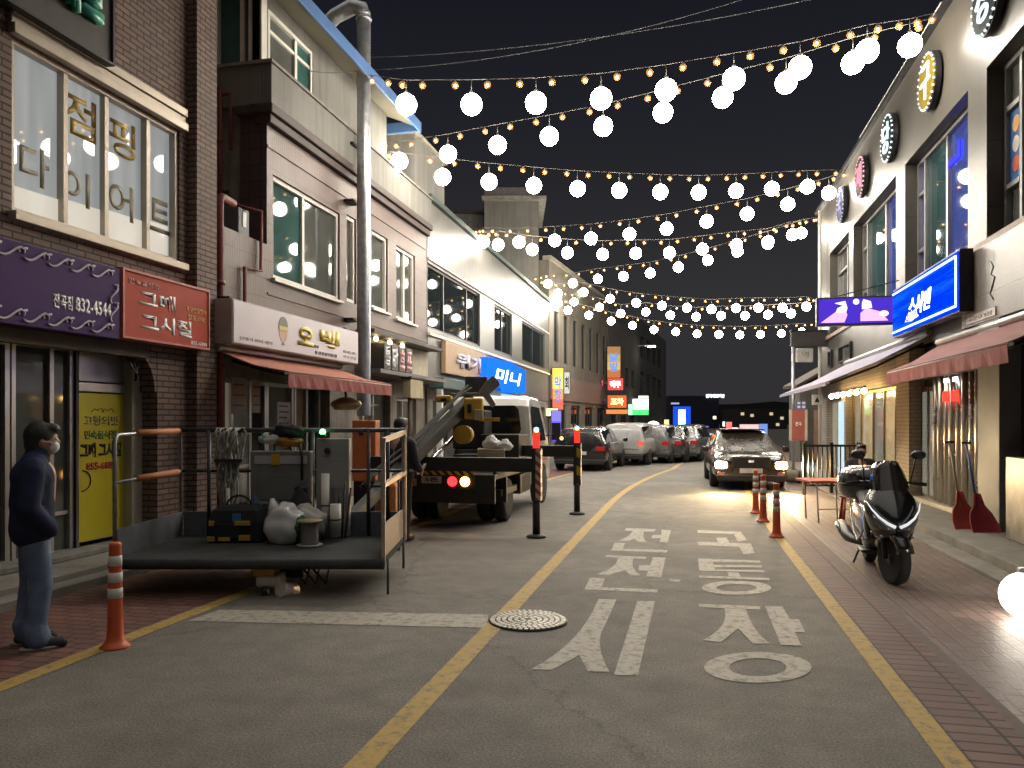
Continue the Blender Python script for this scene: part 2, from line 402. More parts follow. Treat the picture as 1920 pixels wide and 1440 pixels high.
# crossing line and lettering, drawn on the road where they lie
def ground_poly(polys, name, z=.0035, m=WHT, label=None):
    b = MB()
    for p in polys:
        q = [onz(u, v, z) for u, v in p]; b.add(q, [tuple(range(len(q)))])
    o = b.build(name, m)
    return struct(o, label)
ground_poly([[(352, 1164), (412, 1143), (916, 1152), (912, 1177)]], 'white_give_way_line')
def arcq(p0, p1, p2, n=6):   # quadratic curve
    return [((1 - t) ** 2 * p0[0] + 2 * t * (1 - t) * p1[0] + t * t * p2[0], (1 - t) ** 2 * p0[1] + 2 * t * (1 - t) * p1[1] + t * t * p2[1]) for t in [k / n for k in range(n + 1)]]
def ringp(cx, cy, rx, ry, tx, ty, sk=0.0, n=28):
    out = []
    for k in range(n):
        a0, a1 = 2 * math.pi * k / n, 2 * math.pi * (k + 1) / n
        f = lambda a, x, y: (cx + x * math.cos(a) + sk * y * math.sin(a), cy + y * math.sin(a))
        out.append([f(a0, rx, ry), f(a1, rx, ry), f(a1, rx - tx, ry - ty), f(a0, rx - tx, ry - ty)])
    return out
L1 = [[(1174, 990), (1230, 992), (1226, 997), (1171, 995)],
      [(1186, 995), (1208, 996), (1206, 1004)] + arcq((1206, 1004), (1206, 1010), (1213, 1016), 4) + [(1196, 1016), (1190, 1010), (1178, 1014), (1160, 1014), (1166, 1011)] + arcq((1166, 1011), (1184, 1004), (1186, 995), 4),
      [(1240, 993), (1258, 994), (1252, 1017), (1237, 1016), (1239, 1009), (1221, 1009), (1224, 1003), (1240, 1003)],
      [(1152, 1018), (1172, 1018), (1168, 1029), (1252, 1031), (1250, 1036), (1146, 1032)]]
L2 = [[(1138, 1041), (1213, 1044), (1210, 1048), (1134, 1044)],
      [(1158, 1045), (1187, 1046), (1186, 1058)] + arcq((1186, 1058), (1186, 1068), (1202, 1079), 5) + [(1182, 1079), (1172, 1069), (1142, 1078), (1118, 1077), (1126, 1074)] + arcq((1126, 1074), (1160, 1062), (1158, 1045), 5),
      [(1224, 1045), (1248, 1045), (1240, 1082), (1212, 1080), (1215, 1070), (1197, 1069), (1199, 1059), (1219, 1060)],
      [(1106, 1083), (1134, 1084), (1128, 1101), (1234, 1105), (1232, 1111), (1096, 1105)]]
L3 = [[(1122, 1123), (1156, 1124)] + arcq((1156, 1124), (1140, 1160), (1127, 1187), 5) + arcq((1124, 1200), (1126, 1235), (1143, 1259), 6) + [(1102, 1259), (1086, 1228), (1035, 1256), (997, 1254)] + arcq((997, 1254), (1090, 1205), (1122, 1123), 8),
      [(1195, 1127), (1228, 1127), (1196, 1266), (1151, 1266)]]
R1 = [[(1308, 994), (1389, 997), (1400, 1012), (1383, 1015), (1376, 1001), (1308, 999)], [(1343, 1008), (1362, 1008), (1368, 1018), (1346, 1018)],
      [(1308, 1016), (1408, 1019), (1415, 1037), (1394, 1039), (1386, 1025), (1310, 1022)]]
R2 = [[(1309, 1047), (1425, 1051), (1426, 1055), (1336, 1053), (1338, 1059), (1428, 1060), (1429, 1064), (1339, 1063), (1340, 1068), (1432, 1069), (1434, 1073), (1311, 1070)],
      [(1310, 1079), (1442, 1084), (1443, 1088), (1311, 1083)], [(1364, 1072), (1384, 1073), (1390, 1082), (1366, 1081)]] + ringp(1381, 1102, 65, 13, 27, 6)
R3 = [[(1310, 1132), (1425, 1137), (1426, 1143), (1311, 1138)],
      [(1358, 1139), (1398, 1141)] + arcq((1398, 1141), (1412, 1186), (1444, 1206), 6) + [(1412, 1207), (1384, 1178), (1352, 1204), (1318, 1200)] + arcq((1318, 1200), (1370, 1175), (1358, 1139), 6),
      [(1434, 1136), (1467, 1137), (1482, 1161), (1498, 1161), (1510, 1186), (1490, 1185), (1503, 1211), (1464, 1209)]] + ringp(1421, 1251, 101, 29, 47, 12)
for nm, lp in (('전', L1), ('전', L2), ('시', L3), ('곡', R1), ('통', R2), ('장', R3)):
    ground_poly(lp, 'road_lettering', label='painted road lettering')
ground_poly([[(1254, 1085), (1276, 1087), (1274, 1091), (1256, 1089)]], 'road_lettering')

# ------------------------------------------------------------------ festoon strings over the street (zigzag)
XA = -6.3
ANCH = {'L0': (-5.7, 12.9), 'R0': (4.15, 13.9), 'L1': (-6.35, 16.3), 'R1': (4.15, 22.6), 'L2': (-6.35, 23.6), 'R2': (4.25, 27.2),
        'L3': (-6.3, 33.6), 'R3': (5.1, 35.5), 'L4': (-6.1, 37.5), 'R4': (6.4, 42.0)}
STR = [
 ('A', 'L0', 'R0', [(762,196),(884,196),(1005,193),(1127,185),(1249,169),(1376,148),(1500,127),(1626,96),(1706,85)], 'nearest festoon string across the street, nearly level, with the biggest globes', (686,140), (1762,22)),
 ('B', 'L1', 'R0', [(749,302),(840,289),(933,272),(1030,256),(1131,237),(1243,211),(1355,183),(1474,155),(1599,118)], 'festoon string rising from pink building to meet the nearest string at right roof', (690,262), (1766,30)),
 ('C', 'L1', 'R1', [(732,321),(830,332),(917,341),(1001,348),(1083,354),(1161,357),(1238,360),(1310,361),(1380,358),(1447,354),(1514,350)], 'third festoon string, sagging level below the rising one, ending beside pink round sign', (690,280), (1585,318)),
 ('D', 'L2', 'R1', [(907,453),(973,454),(1040,451),(1108,447),(1180,439),(1250,429),(1325,415),(1401,401),(1477,383),(1554,362)], 'festoon string climbing from dark green roof edge to the pink round sign', (890,430), (1592,318)),
 ('E', 'L2', 'R2', [(934,459),(998,468),(1064,474),(1130,477),(1192,475),(1255,474),(1317,467),(1381,459),(1440,453),(1486,440)], 'festoon string sagging in the middle of the street above lamp on beige building', (895,436), (1540,405)),
 ('F', 'L3', 'R2', [(1027,532),(1074,531),(1121,523),(1169,518),(1219,512),(1272,501),(1327,488),(1383,472),(1440,457),(1502,437)], 'festoon string rising from white panel building end to right building corner', (1000,520), (1540,405)),
 ('G', 'L3', 'R3', [(1046,550),(1094,548),(1144,560),(1193,568),(1241,573),(1288,577),(1334,580),(1380,578),(1422,577),(1467,577),(1512,575)], 'far festoon string, uppermost of the three flat ones, over the parked cars', (1010,525), (1530,560)),
 ('I', 'L4', 'R3', [(1076,566),(1124,576),(1164,588),(1211,585),(1257,591),(1305,594),(1352,592),(1397,592),(1440,590),(1483,588)], 'far festoon string, middle of the three flat ones, over the parked cars', (1040,545), (1530,566)),
 ('H', 'L4', 'R4', [(1047,568),(1065,582),(1104,591),(1146,602),(1186,610),(1226,618),(1267,622),(1307,626),(1348,627),(1387,628),(1426,627),(1465,625),(1503,622)], 'farthest festoon string, lowest of the three flat ones, over the parked cars', (1036,550), (1528,605)),
]
GR = .185
gm = MB(); gm.sphere((0, 0, 0), GR, 20, 12); GLOBE_ME = None
cabm = mat('festoon_cable', (.10, .09, .075), .7)
def plane_hit(u, v, A, B):
    A, B = Vector((A[0], A[1], 0)), Vector((B[0], B[1], 0)); n = Vector((-(B - A).y, (B - A).x, 0))
    r = ray(u, v); t = (A - Vector((0, 0, 0))).dot(n) / Vector((r.x, r.y, 0)).dot(n)
    return Vector((0, 0, CH)) + r * t
proto = {}
for nm, la, ra, gl, lab, pl, pr in STR:
    A, B = ANCH[la], ANCH[ra]
    p0 = plane_hit(pl[0], pl[1], A, B); p1 = plane_hit(pr[0], pr[1], A, B)
    root = thing('festoon_string', lab, 'string lights', p0, 0, 'festoon strings zigzagging over the street')
    G = [plane_hit(u, v, A, B) for u, v in gl]
    drop = .44
    top = [p0] + [g_ + Vector((0, 0, drop)) for g_ in G] + [p1]
    cb = MB(); cb.tube(top, .006 if nm < 'E' else .009, 5)
    for g_ in G: cb.tube([g_ + Vector((0, 0, drop)), g_ + Vector((0, 0, GR + .04))], .007, 5)
    bl = []
    for i in range(len(top) - 1):
        for t in (.25, .75) if i else (.15, .55, .9):
            bl.append(top[i].lerp(top[i + 1], t))
    for q in bl: cb.tube([q, q - Vector((0, 0, .07))], .012, 5)
    cb.build('cable', cabm, root)
    for g_ in G:
        if 'g' not in proto:
            o = gm.build('globe', M['globe'], None); o.parent = root
            c_ = MB(); c_.lathe([(.0, .235), (.03, .232), (.04, .2), (.055, .17)], n=12); cc = c_.build('lamp_cap', M['galv'], None); cc.parent = o
            s_ = MB(); s_.sphere((0, 0, 0), .062, 14, 9); s_.sphere((0, 0, -.005), .026, 8, 6); proto['b'] = s_.build('bulb', M['bulb_halo'], None)
            bm_ = proto['b'].data; bm_.materials.append(M['bulb'])
            for p_ in bm_.polygons:
                if p_.center.length < .04: p_.material_index = 1
            proto['b']['label'] = 'bright bulb in an amber shell imitating its halo'; proto['b'].parent = root
            proto['b'].location = bl[0] - p0 - Vector((0, 0, .10)); proto['g'] = o; proto['c'] = cc; first = True
        else:
            o = proto['g'].copy(); COL.objects.link(o); o.parent = root
            cc = proto['c'].copy(); COL.objects.link(cc); cc.parent = o; first = False
        o.location = g_ - p0
    for q in bl:
        if nm == 'A' and q is bl[0]: continue
        o = proto['b'].copy(); COL.objects.link(o); o.parent = root; o.location = q - p0 - Vector((0, 0, .10))

# ================================================================== buildings
def wallgrid(b, F, a0, a1, b0, b1, holes, c=0.0, depth=.14):
    """front sheet of a wall with real openings; reveals run inwards by depth"""
    As = sorted({a0, a1, *[h[0] for h in holes], *[h[1] for h in holes]}); Bs = sorted({b0, b1, *[h[2] for h in holes], *[h[3] for h in holes]})
    As = [a for a in As if a0 <= a <= a1]; Bs = [x for x in Bs if b0 <= x <= b1]
    for i in range(len(As) - 1):
        for j in range(len(Bs) - 1):
            ma, mb = (As[i] + As[i + 1]) / 2, (Bs[j] + Bs[j + 1]) / 2
            if any(h[0] < ma < h[1] and h[2] < mb < h[3] for h in holes): continue
            b.rect(F, As[i], As[i + 1], Bs[j], Bs[j + 1], c)
    for h in holes:
        x0, x1, y0, y1 = h[:4]; d = h[4] if len(h) > 4 else depth
        b.quad(F.P(x0, y0, c), F.P(x0, y1, c), F.P(x0, y1, c - d), F.P(x0, y0, c - d))
        b.quad(F.P(x1, y0, c), F.P(x1, y0, c - d), F.P(x1, y1, c - d), F.P(x1, y1, c))
        b.quad(F.P(x0, y1, c), F.P(x1, y1, c), F.P(x1, y1, c - d), F.P(x0, y1, c - d))
        b.quad(F.P(x0, y0, c), F.P(x0, y0, c - d), F.P(x1, y0, c - d), F.P(x1, y0, c))
    return b
def shell(b, F, a0, a1, b0, b1, c0, c1, top=True):
    """sides and roof behind a front wall (no front face)"""
    b.quad(F.P(a0, b0, c0), F.P(a0, b1, c0), F.P(a0, b1, c1), F.P(a0, b0, c1))
    b.quad(F.P(a1, b0, c0), F.P(a1, b0, c1), F.P(a1, b1, c1), F.P(a1, b1, c0))
    if top: b.quad(F.P(a0, b1, c0), F.P(a1, b1, c0), F.P(a1, b1, c1), F.P(a0, b1, c1))
    b.quad(F.P(a0, b0, c1), F.P(a0, b1, c1), F.P(a1, b1, c1), F.P(a1, b0, c1))
def window(root, F, a0, a1, b0, b1, c, mf, mp, splits=(), fw=.05, rows=(), name='window', dep=.06, panes=None):
    """frame ring + bars proud of the pane, pane as sub-part"""
    b = MB()
    b.box(F, a0, a1, b0, b0 + fw, c - .01, c + dep); b.box(F, a0, a1, b1 - fw, b1, c - .01, c + dep)
    b.box(F, a0, a0 + fw, b0 + fw, b1 - fw, c - .01, c + dep); b.box(F, a1 - fw, a1, b0 + fw, b1 - fw, c - .01, c + dep)
    for k, s_ in enumerate(splits): b.box(F, s_ - fw * .55, s_ + fw * .55, b0 + fw, b1 - fw, c - .01, c + dep - .012 - .004 * (k % 2))
    for s_ in rows: b.box(F, a0 + fw, a1 - fw, s_ - fw * .4, s_ + fw * .4, c - .01, c + dep - .02)
    o = sub(b.build(name, mf, root))
    xs = [a0 + fw * .5] + list(splits) + [a1 - fw * .5]
    for i in range(len(xs) - 1):
        p = MB(); p.rect(F, xs[i] + .002, xs[i + 1] - .002, b0 + fw * .5, b1 - fw * .5, c + .012 * (i % 2))
        p.build('pane', (panes[i] if panes else mp), o)
    return o
def part(root, name, m, fn, **k):
    b = MB(); fn(b); return b.build(name, m, root, **k)
def bx(root, name, m, F, *a, **k):
    b = MB(); b.box(F, *a); return b.build(name, m, root, **k)

G_DARK = glass('dark_glass', (.012, .018, .019), .03, .42)
G_TEAL = glass('teal_curtain_glass', (.035, .10, .088), .05, .3)
G_GREY = glass('grey_glass', (.085, .09, .082), .05, .3)
G_LIT = glass('lit_curtain_glass', (.20, .21, .21), .02, .5, .13, (.84, .95, 1), .25)
G_SHOP = glass('shop_glass', (.05, .05, .042), .06, .5, .012, (1, .9, .7), .6)
WH = mat('white_letter_paint', (.72, .71, .70), .5, var=.04)

# ---------------------------------------------------------------- brick building, left foreground
BRK = bricks('brown_brick', (.225, .145, .112), (.165, .108, .088), (.045, .037, .032), .235, .072, .5, .011, stain=.3)
D = 9.0
A1 = FL.px(390, 400)[0]
rt = thing('brick_building', 'dark brown brick building with a big lit upstairs window and arched doorway at left edge', 'building', FL.P(A1, 0, 0))
wa0, wb1 = FL.px(22, 80); wb1 = 5.46; wa1 = FL.px(337, 300)[0]; wb0 = 3.72
oa1 = FL.px(293, 900)[0]; oa0 = FL.px(-70, 900)[0]
b = MB(); wallgrid(b, FL, -3, A1, 0, 11, [(wa0, wa1, wb0, wb1, .16), (oa0, oa1 + .02, .15, 2.52, .42)]); shell(b, FL, -3, A1, 0, 11, 0, -D)
# brick pilasters and the arch shoulder of the doorway
pa0 = FL.px(352, 300)[0]
b.box(FL, pa0, A1 - .003, .0, 10.98, .002, .14)
b.prism(FL, [(oa1 + .018, 2.515), (oa1 - .44, 2.515)] + [(oa1 - .44 + .42 * math.sin(t), 2.515 - .5 * (1 - math.cos(t))) for t in [k * math.pi / 2 / 8 for k in range(1, 9)]] + [(oa1 + .018, 2.015)], -.4, -.004)
b.build('wall', BRK, rt)
def fn(b):
    b.box(FL, wa0 - .05, wa1 + .06, wb1, wb1 + .1, .0, .09); b.box(FL, wa0 - .05, wa1 + .06, wb1 + .1, wb1 + .19, .0, .05); b.box(FL, wa0 - .05, wa1 + .06, wb1 + .19, wb1 + .29, 0, .08)
part(rt, 'window_trim', M['tan_frame'], fn, bevel=.006)
bx(rt, 'window_ledge', M['tan_frame'], FL, wa0 - .05, wa1 + .06, wb0 - .09, wb0 - .002, 0, .10, bevel=.006)
sp_ = [FL.px(u, 300, -.12)[0] for u in (112, 190, 268)]
CUR, cnt, cb_ = _new('lit_curtain')          # lit room with hanging curtains behind the glass
t_ = cnt.nodes.new('ShaderNodeTexCoord'); mp_ = cnt.nodes.new('ShaderNodeMapping'); mp_.inputs['Scale'].default_value = (1, 6, .4); cnt.links.new(t_.outputs['Object'], mp_.inputs[0])
n_ = cnt.nodes.new('ShaderNodeTexNoise'); n_.inputs['Scale'].default_value = 1.2; n_.inputs['Detail'].default_value = 3; cnt.links.new(mp_.outputs[0], n_.inputs['Vector'])
r_ = cnt.nodes.new('ShaderNodeValToRGB'); r_.color_ramp.elements[0].position = .3; r_.color_ramp.elements[1].position = .72
r_.color_ramp.elements[0].color = (.42, .45, .46, 1); r_.color_ramp.elements[1].color = (.66, .68, .66, 1); cnt.links.new(n_.outputs['Fac'], r_.inputs[0])
cnt.links.new(r_.outputs[0], cb_.inputs['Emission Color']); cb_.inputs['Emission Strength'].default_value = .24; cb_.inputs['Base Color'].default_value = (.16, .165, .165, 1); cb_.inputs['Roughness'].default_value = .02
CUR2 = glass('lit_lower_blind', (.22, .21, .19), .02, .5, .30, (1, .92, .78), .2)
win = window(rt, FL, wa0 + .003, wa1 - .003, wb0 + .003, wb1 - .003, -.13, M['tan_frame'], CUR, sp_, .055, dep=.1)
for i_, (s0_, s1_) in enumerate(zip([wa0 + .06] + sp_, sp_ + [wa1 - .06])): part(win, 'blind', CUR2, lambda b: b.quad(FL.P(s0_ + .03, wb0 + .05, -.113), FL.P(s1_ - .03, wb0 + .05, -.113), FL.P(s1_ - .03, wb0 + .32 + .05 * i_, -.113), FL.P(s0_ + .03, wb0 + .30 + .05 * i_, -.113)))
GOLD = mat('gold_window_lettering', (.38, .26, .06), .5, .2, .15)
DIM = mat('faded_window_lettering', (.30, .27, .19), .6, 0, .15)
for ch, u0, v0, u1, v1, m_ in (('점', 118, 175, 180, 262, GOLD), ('핑', 204, 222, 254, 300, GOLD), ('다', 36, 270, 92, 352, DIM), ('이', 118, 315, 168, 388, DIM), ('어', 204, 340, 250, 415, DIM), ('트', 280, 372, 318, 440, DIM)):
    q0 = FL.px(u0, v1, -.115); q1 = FL.px(u1, v0, -.115); qm = FL.px((u0 + u1) / 2, (v0 + v1) / 2, -.115)
    h = abs(FL.px(u0, v0, -.115)[1] - FL.px(u0, v1, -.115)[1]) * .92
    text(ch, FL, q0[0], q1[0], qm[1] - h / 2, qm[1] + h / 2, -.115, m_, win, bold=.018, depth=.003)
# ground floor: glazed door, chrome post, yellow poster panel, pale panel
def frect(F, u0, u1, c, vm=850): return F.px(u0, vm, c)[0], F.px(u1, vm, c)[0]
SHC = -.38
x0, x1 = frect(FL, 16, 132, SHC)
o = window(rt, FL, oa0, x0 - .01, .155, 2.5, SHC - .03, M['alu'], glass('door_glass_a', (.055, .06, .052), .05, .5), (), .06, name='glass_door')
o = window(rt, FL, x0, x1, .155, 2.5, SHC - .02, M['alu'], glass('door_glass', (.075, .082, .072), .05, .5), ((x0 + x1) / 2 + .12,), .05, rows=(.62,), name='glass_door')
y0_, y1_ = frect(FL, 150, 243, SHC + .1)
bx(rt, 'door_post', M['chrome'], FL, x1 + .02, y0_, .15, 2.5, SHC - .05, SHC + .09, bevel=.008)
def fn(b):
    b.box(FL, y0_ + .01, y1_ - .01, 2.12, 2.5, SHC - .06, SHC + .02); b.box(FL, y0_ + .01, y1_ - .01, 2.0, 2.1, SHC - .06, SHC + .06)
part(rt, 'transom', M['alu'], fn, bevel=.005)
YP = mat('yellow_poster', (.52, .44, .02), .4, 0, .08, 2)
yp = sub(bx(rt, 'poster_panel', YP, FL, y0_ + .02, y1_ - .01, .25, 1.98, SHC - .04, SHC + .04, bevel=.005))
c_ = SHC + .042; dy = y1_ - y0_
GRN = mat('green_print', (.07, .16, .05), .5); BLK = mat('black_print', (.012, .012, .014), .5); REDP = mat('red_print', (.45, .05, .03), .5); GRY = mat('grey_print', (.23, .22, .08), .5)
text('고향의맛', FL, y0_ + dy * .15, y1_ - dy * .15, 1.60, 1.72, c_, GRY, yp, bold=.02)
text('민속음식점', FL, y0_ + dy * .16, y1_ - dy * .2, 1.44, 1.545, c_, GRN, yp, bold=.03)
text('그때 그시절', FL, y0_ + dy * .08, y1_ - dy * .10, 1.22, 1.40, c_, BLK, yp, bold=.035)
text('855-6888', FL, y0_ + dy * .2, y1_ - dy * .2, 1.08, 1.17, c_, REDP, yp, bold=.03)
def fn(b):
    for k in range(2):
        cx = y0_ + dy * (.42 + .2 * k)
        b.tube([FL.P(cx - .1, 1.76, c_ + .002), FL.P(cx - .05, 1.80, c_ + .002), FL.P(cx, 1.78, c_ + .002), FL.P(cx + .06, 1.81, c_ + .002), FL.P(cx + .1, 1.76, c_ + .002)], .004, 4)
def fn2(b):
    b.tube([FL.P(y0_ + dy * .12 + .13 * math.sin(t), .96 + .12 * math.cos(t), c_ + .004) for t in [k * .4 for k in range(9)]], .007, 5)
part(yp, 'line_drawing', BLK, fn); part(yp, 'drawn_curl', BLK, fn2)
p0_, p1_ = frect(FL, 246, 289, SHC + .15)
bx(rt, 'side_panel', mat('cream_panel', (.36, .34, .27), .6, 0, .12), FL, p0_, p1_, .3, 2.44, SHC - .02, SHC + .16, bevel=.006)
bx(rt, 'panel_trim', M['alu'], FL, p1_ + .004, p1_ + .05, .2, 2.44, SHC - .02, SHC + .19, bevel=.004)
bx(rt, 'lintel', mat('old_wood_beam', (.085, .065, .045), .8, 0, .3, 6), FL, oa0 - .1, oa1 - .2, 2.42, 2.6, -.03, .05, bevel=.01)
bx(rt, 'plinth', M['concrete'], FL, oa0, p1_ + .02, .152, .2, -.36, -.02)
def fn(b):
    for s_ in (0, .04, .1):
        b.tube([FL.P(oa1 - .42 + s_, 2.46, -.1), FL.P(oa1 - .36 + s_, 2.3 - s_, -.06), FL.P(oa1 - .3, 2.24 - s_, -.06), FL.P(oa1 - .22, 2.36, -.08), FL.P(oa1 - .1 + s_, 2.44, -.1)], .012, 6)
part(rt, 'loose_cable', M['black'], fn)
# signs on it
SB = 0.16
s1 = FL.px(208, 118, SB)
rs = thing('shop_sign', 'dark board sign with thick teal letters above the lit window, cut by top edge', 'sign', FL.P(s1[0], s1[1], 0))
def fn(b):
    b.box(FL, 3.0, s1[0], s1[1], s1[1] + 1.3, .003, SB)
part(rs, 'board', mat('dark_sign_board', (.045, .04, .033), .6, 0, .3, 5), fn, bevel=.01)
part(rs, 'rim', M['black'], lambda b: (b.box(FL, 3.0, s1[0] + .03, s1[1] - .03, s1[1] - .002, .003, SB + .03), b.box(FL, s1[0] + .002, s1[0] + .03, s1[1], s1[1] + 1.3, .003, SB + .03)))
TEAL = mat('teal_letters', (.045, .33, .22), .4, var=.1)
q0 = FL.px(118, 20, SB); q1 = FL.px(188, 44, SB)
text('브', FL, FL.px(148, 20, SB)[0], FL.px(184, 20, SB)[0], FL.px(180, 46, SB)[1], FL.px(180, 46, SB)[1] + .52, SB + .01, TEAL, rs, bold=.05, depth=.07)
text('세', FL, FL.px(92, 5, SB)[0], FL.px(140, 5, SB)[0], FL.px(140, 26, SB)[1], FL.px(140, 26, SB)[1] + .55, SB + .01, TEAL, rs, bold=.05, depth=.07)
# purple sign
PS = .25
e0 = FL.px(225, 497, PS); e1 = FL.px(222, 634, PS)
pz0, pz1, pa1 = 2.57, 3.37, e0[0]
rp = thing('shop_sign', 'long purple sign with white scroll border above the glass door', 'sign', FL.P(pa1, pz0, 0))
bx(rp, 'board', mat('purple_board', (.060, .026, .115), .6, 0, .1, 2, spec=.12), FL, 3.2, pa1, pz0, pz1, .02, PS, bevel=.012)
def scroll(b, a0, a1, z, n, vertical=False):
    for k in range(n):
        s_ = a0 + (a1 - a0) * (k + .5) / n; L = (a1 - a0) / n
        pts = []
        for j in range(15):
            t = j / 14; x = (t - .5) * L * 1.15
            y = .055 * math.sin((t - .5) * 2 * math.pi * .75) + (.02 * math.cos(t * 12) if t > .8 else 0)
            pts.append((x, y))
        curl = [(L * .36 + .035 * math.cos(3.9 - q) , .052 + .03 * math.sin(3.9 - q) - .03) for q in [j * .7 for j in range(8)]]
        for pp, r_ in ((pts, .013), (curl, .009)):
            if vertical: b.tube([FL.P(z + y, s_ + x, PS + .006) for x, y in pp], r_, 5)
            else: b.tube([FL.P(s_ + x, z + y, PS + .006) for x, y in pp], r_, 5)
LAV = mat('pale_lavender_print', (.42, .37, .46), .5, var=.06)
def fn(b):
    scroll(b, 3.3, pa1 - .12, pz1 - .10, 14); scroll(b, 3.3, pa1 - .12, pz0 + .10, 14); scroll(b, pz0 + .2, pz1 - .2, pa1 - .10, 2, True)
part(rp, 'scroll_border', LAV, fn)
q0 = FL.px(99, 580, PS); q1 = FL.px(208, 598, PS)
text('전곡점', FL, FL.px(99, 580, PS)[0], FL.px(136, 580, PS)[0], 2.80, 2.95, PS, WH, rp, bold=.03)
text('832-4544', FL, FL.px(141, 580, PS)[0], FL.px(208, 590, PS)[0], 2.80, 2.955, PS, WH, rp, bold=.035)
# red sign
ra0 = FL.px(229, 560, PS)[0]; ra1 = FL.px(392, 600, PS)[0]; rz0, rz1 = 2.60, 3.40
rr = thing('shop_sign', 'faded red square sign with white lettering beside the long purple sign', 'sign', FL.P(ra1, rz0, 0))
bx(rr, 'board', mat('faded_red_board', (.42, .07, .045), .6, 0, .16, 1.6, spec=.15), FL, ra0 + .02, ra1 - .02, rz0 + .02, rz1 - .02, .02, PS, bevel=.01)
part(rr, 'frame', mat('red_frame', (.5, .14, .10), .5), lambda b: (b.box(FL, ra0, ra1, rz0, rz0 + .025, .01, PS + .015), b.box(FL, ra0, ra1, rz1 - .025, rz1, .01, PS + .015),
     b.box(FL, ra0, ra0 + .025, rz0 + .026, rz1 - .026, .01, PS + .015), b.box(FL, ra1 - .025, ra1, rz0 + .026, rz1 - .026, .01, PS + .015)))
rw = ra1 - ra0
text('그때', FL, ra0 + rw * .17, ra0 + rw * .57, 3.00, 3.20, PS, WH, rr, bold=.03)
text('그시절', FL, ra0 + rw * .19, ra0 + rw * .77, 2.72, 2.93, PS, WH, rr, bold=.03)
text('민속음식점', FL, ra0 + rw * .06, ra0 + rw * .38, 3.235, 3.30, PS, mat('red_sign_small', (.33, .13, .09), .5), rr, bold=.02)
YL = mat('yellow_print', (.55, .33, .05), .5)
text('두부전골백숙', FL, ra0 + rw * .70, ra0 + rw * .96, 3.06, 3.125, PS, YL, rr, bold=.02)
text('닭도리탕', FL, ra0 + rw * .72, ra0 + rw * .95, 2.95, 3.02, PS, YL, rr, bold=.02)
text('855-6888', FL, ra0 + rw * .76, ra0 + rw * .97, 2.64, 2.69, PS, WH, rr, bold=.02)

# ---------------------------------------------------------------- pink tile building with balcony storey
TIL = bricks('pink_tile', (.135, .085, .070), (.12, .074, .062), (.05, .032, .028), .062, .30, 0, .0055, stain=.28, bump=.35, rough=.5)
TIS = bricks('dark_tile', (.10, .065, .06), (.085, .055, .05), (.04, .03, .028), .2, .26, 0, .008, stain=.3, bump=.3)
B0, B1, BU = A1 + .02, FL.px(800, 600)[0], 11.0
rt = thing('tiled_building', 'pink tiled building with white balcony band, blue roof edge and red awning', 'building', FL.P(B0, 0, 0))
W1 = (FL.px(512, 400)[0], FL.px(637, 400)[0], 3.95, 5.62)
W2 = (FL.px(697, 480)[0], FL.px(727, 480)[0], 4.05, 5.70)
W2b = (FL.px(650, 480)[0], FL.px(668, 480)[0], 4.0, 5.7)
W3 = (FL.px(743, 480)[0], FL.px(778, 480)[0], 4.0, 5.68)
b = MB()
wallgrid(b, FL, BU, B1, 2.55, 6.75, [W1, W2b, W2, W3])
wallgrid(b, FL, B0, BU, 2.55, 4.45, [])
b.quad(FL.P(B0, 4.45, 0), FL.P(BU, 4.45, 0), FL.P(BU, 4.45, -1.6), FL.P(B0, 4.45, -1.6))
for z_ in (3.05, 3.36, 3.66, 6.0):       # raised tile courses
    b.box(FL, BU + .003, B1 - .003, z_, z_ + .035, .002, .018)
b.build('tiled_wall', TIL, rt)
FS = Frame((XL, BU, 0), (1, 0, 0), (0, -1, 0))      # side wall facing the viewer, a = x - XL
b = MB(); b.rect(FS, -.47, 0, 4.452, 6.64, 0.0); b.build('side_wall', TIS, rt)
b = MB(); b.rect(FS, -3.5, -.473, 4.452, 6.64, -.03); wallgrid(b, FS, -3.5, -.25, 6.643, 9.2, [(-.98, -.30, 7.28, 9.0)], -.03)
b.quad(FL.P(B0, 4.45, -1.6), FL.P(BU + .03, 4.45, -1.6), FL.P(BU + .03, 9, -1.6), FL.P(B0, 9, -1.6))
b.build('recess_wall', M['concrete'], rt)
# ledge mouldings and balcony band
def fn(b):
    b.box(FL, BU - .12, B1 + .02, 6.50, 6.64, -.2, .16); b.box(FL, BU - .06, B1 + .015, 6.36, 6.496, -.2, .10); b.box(FL, BU - .12, BU - .003, 6.50, 6.64, -.5, -.2)
part(rt, 'ledge', M['dark_brown'], fn, bevel=.015)
def fn(b):
    b.box(FL, BU - .10, B1 - .01, 6.642, 7.27, -.02, .14); b.box(FL, BU - .10, BU, 6.642, 7.27, -2.2, -.021)
part(rt, 'balcony_band', M['white_wall'], fn, bevel=.01)
part(rt, 'band_coping', mat('coping', (.2, .185, .16), .8, 0, .3, 6), lambda b: (b.box(FL, BU - .14, B1 - .01, 7.272, 7.32, -.08, .17), b.box(FL, BU - .14, BU + .02, 7.272, 7.32, -2.2, -.081)))
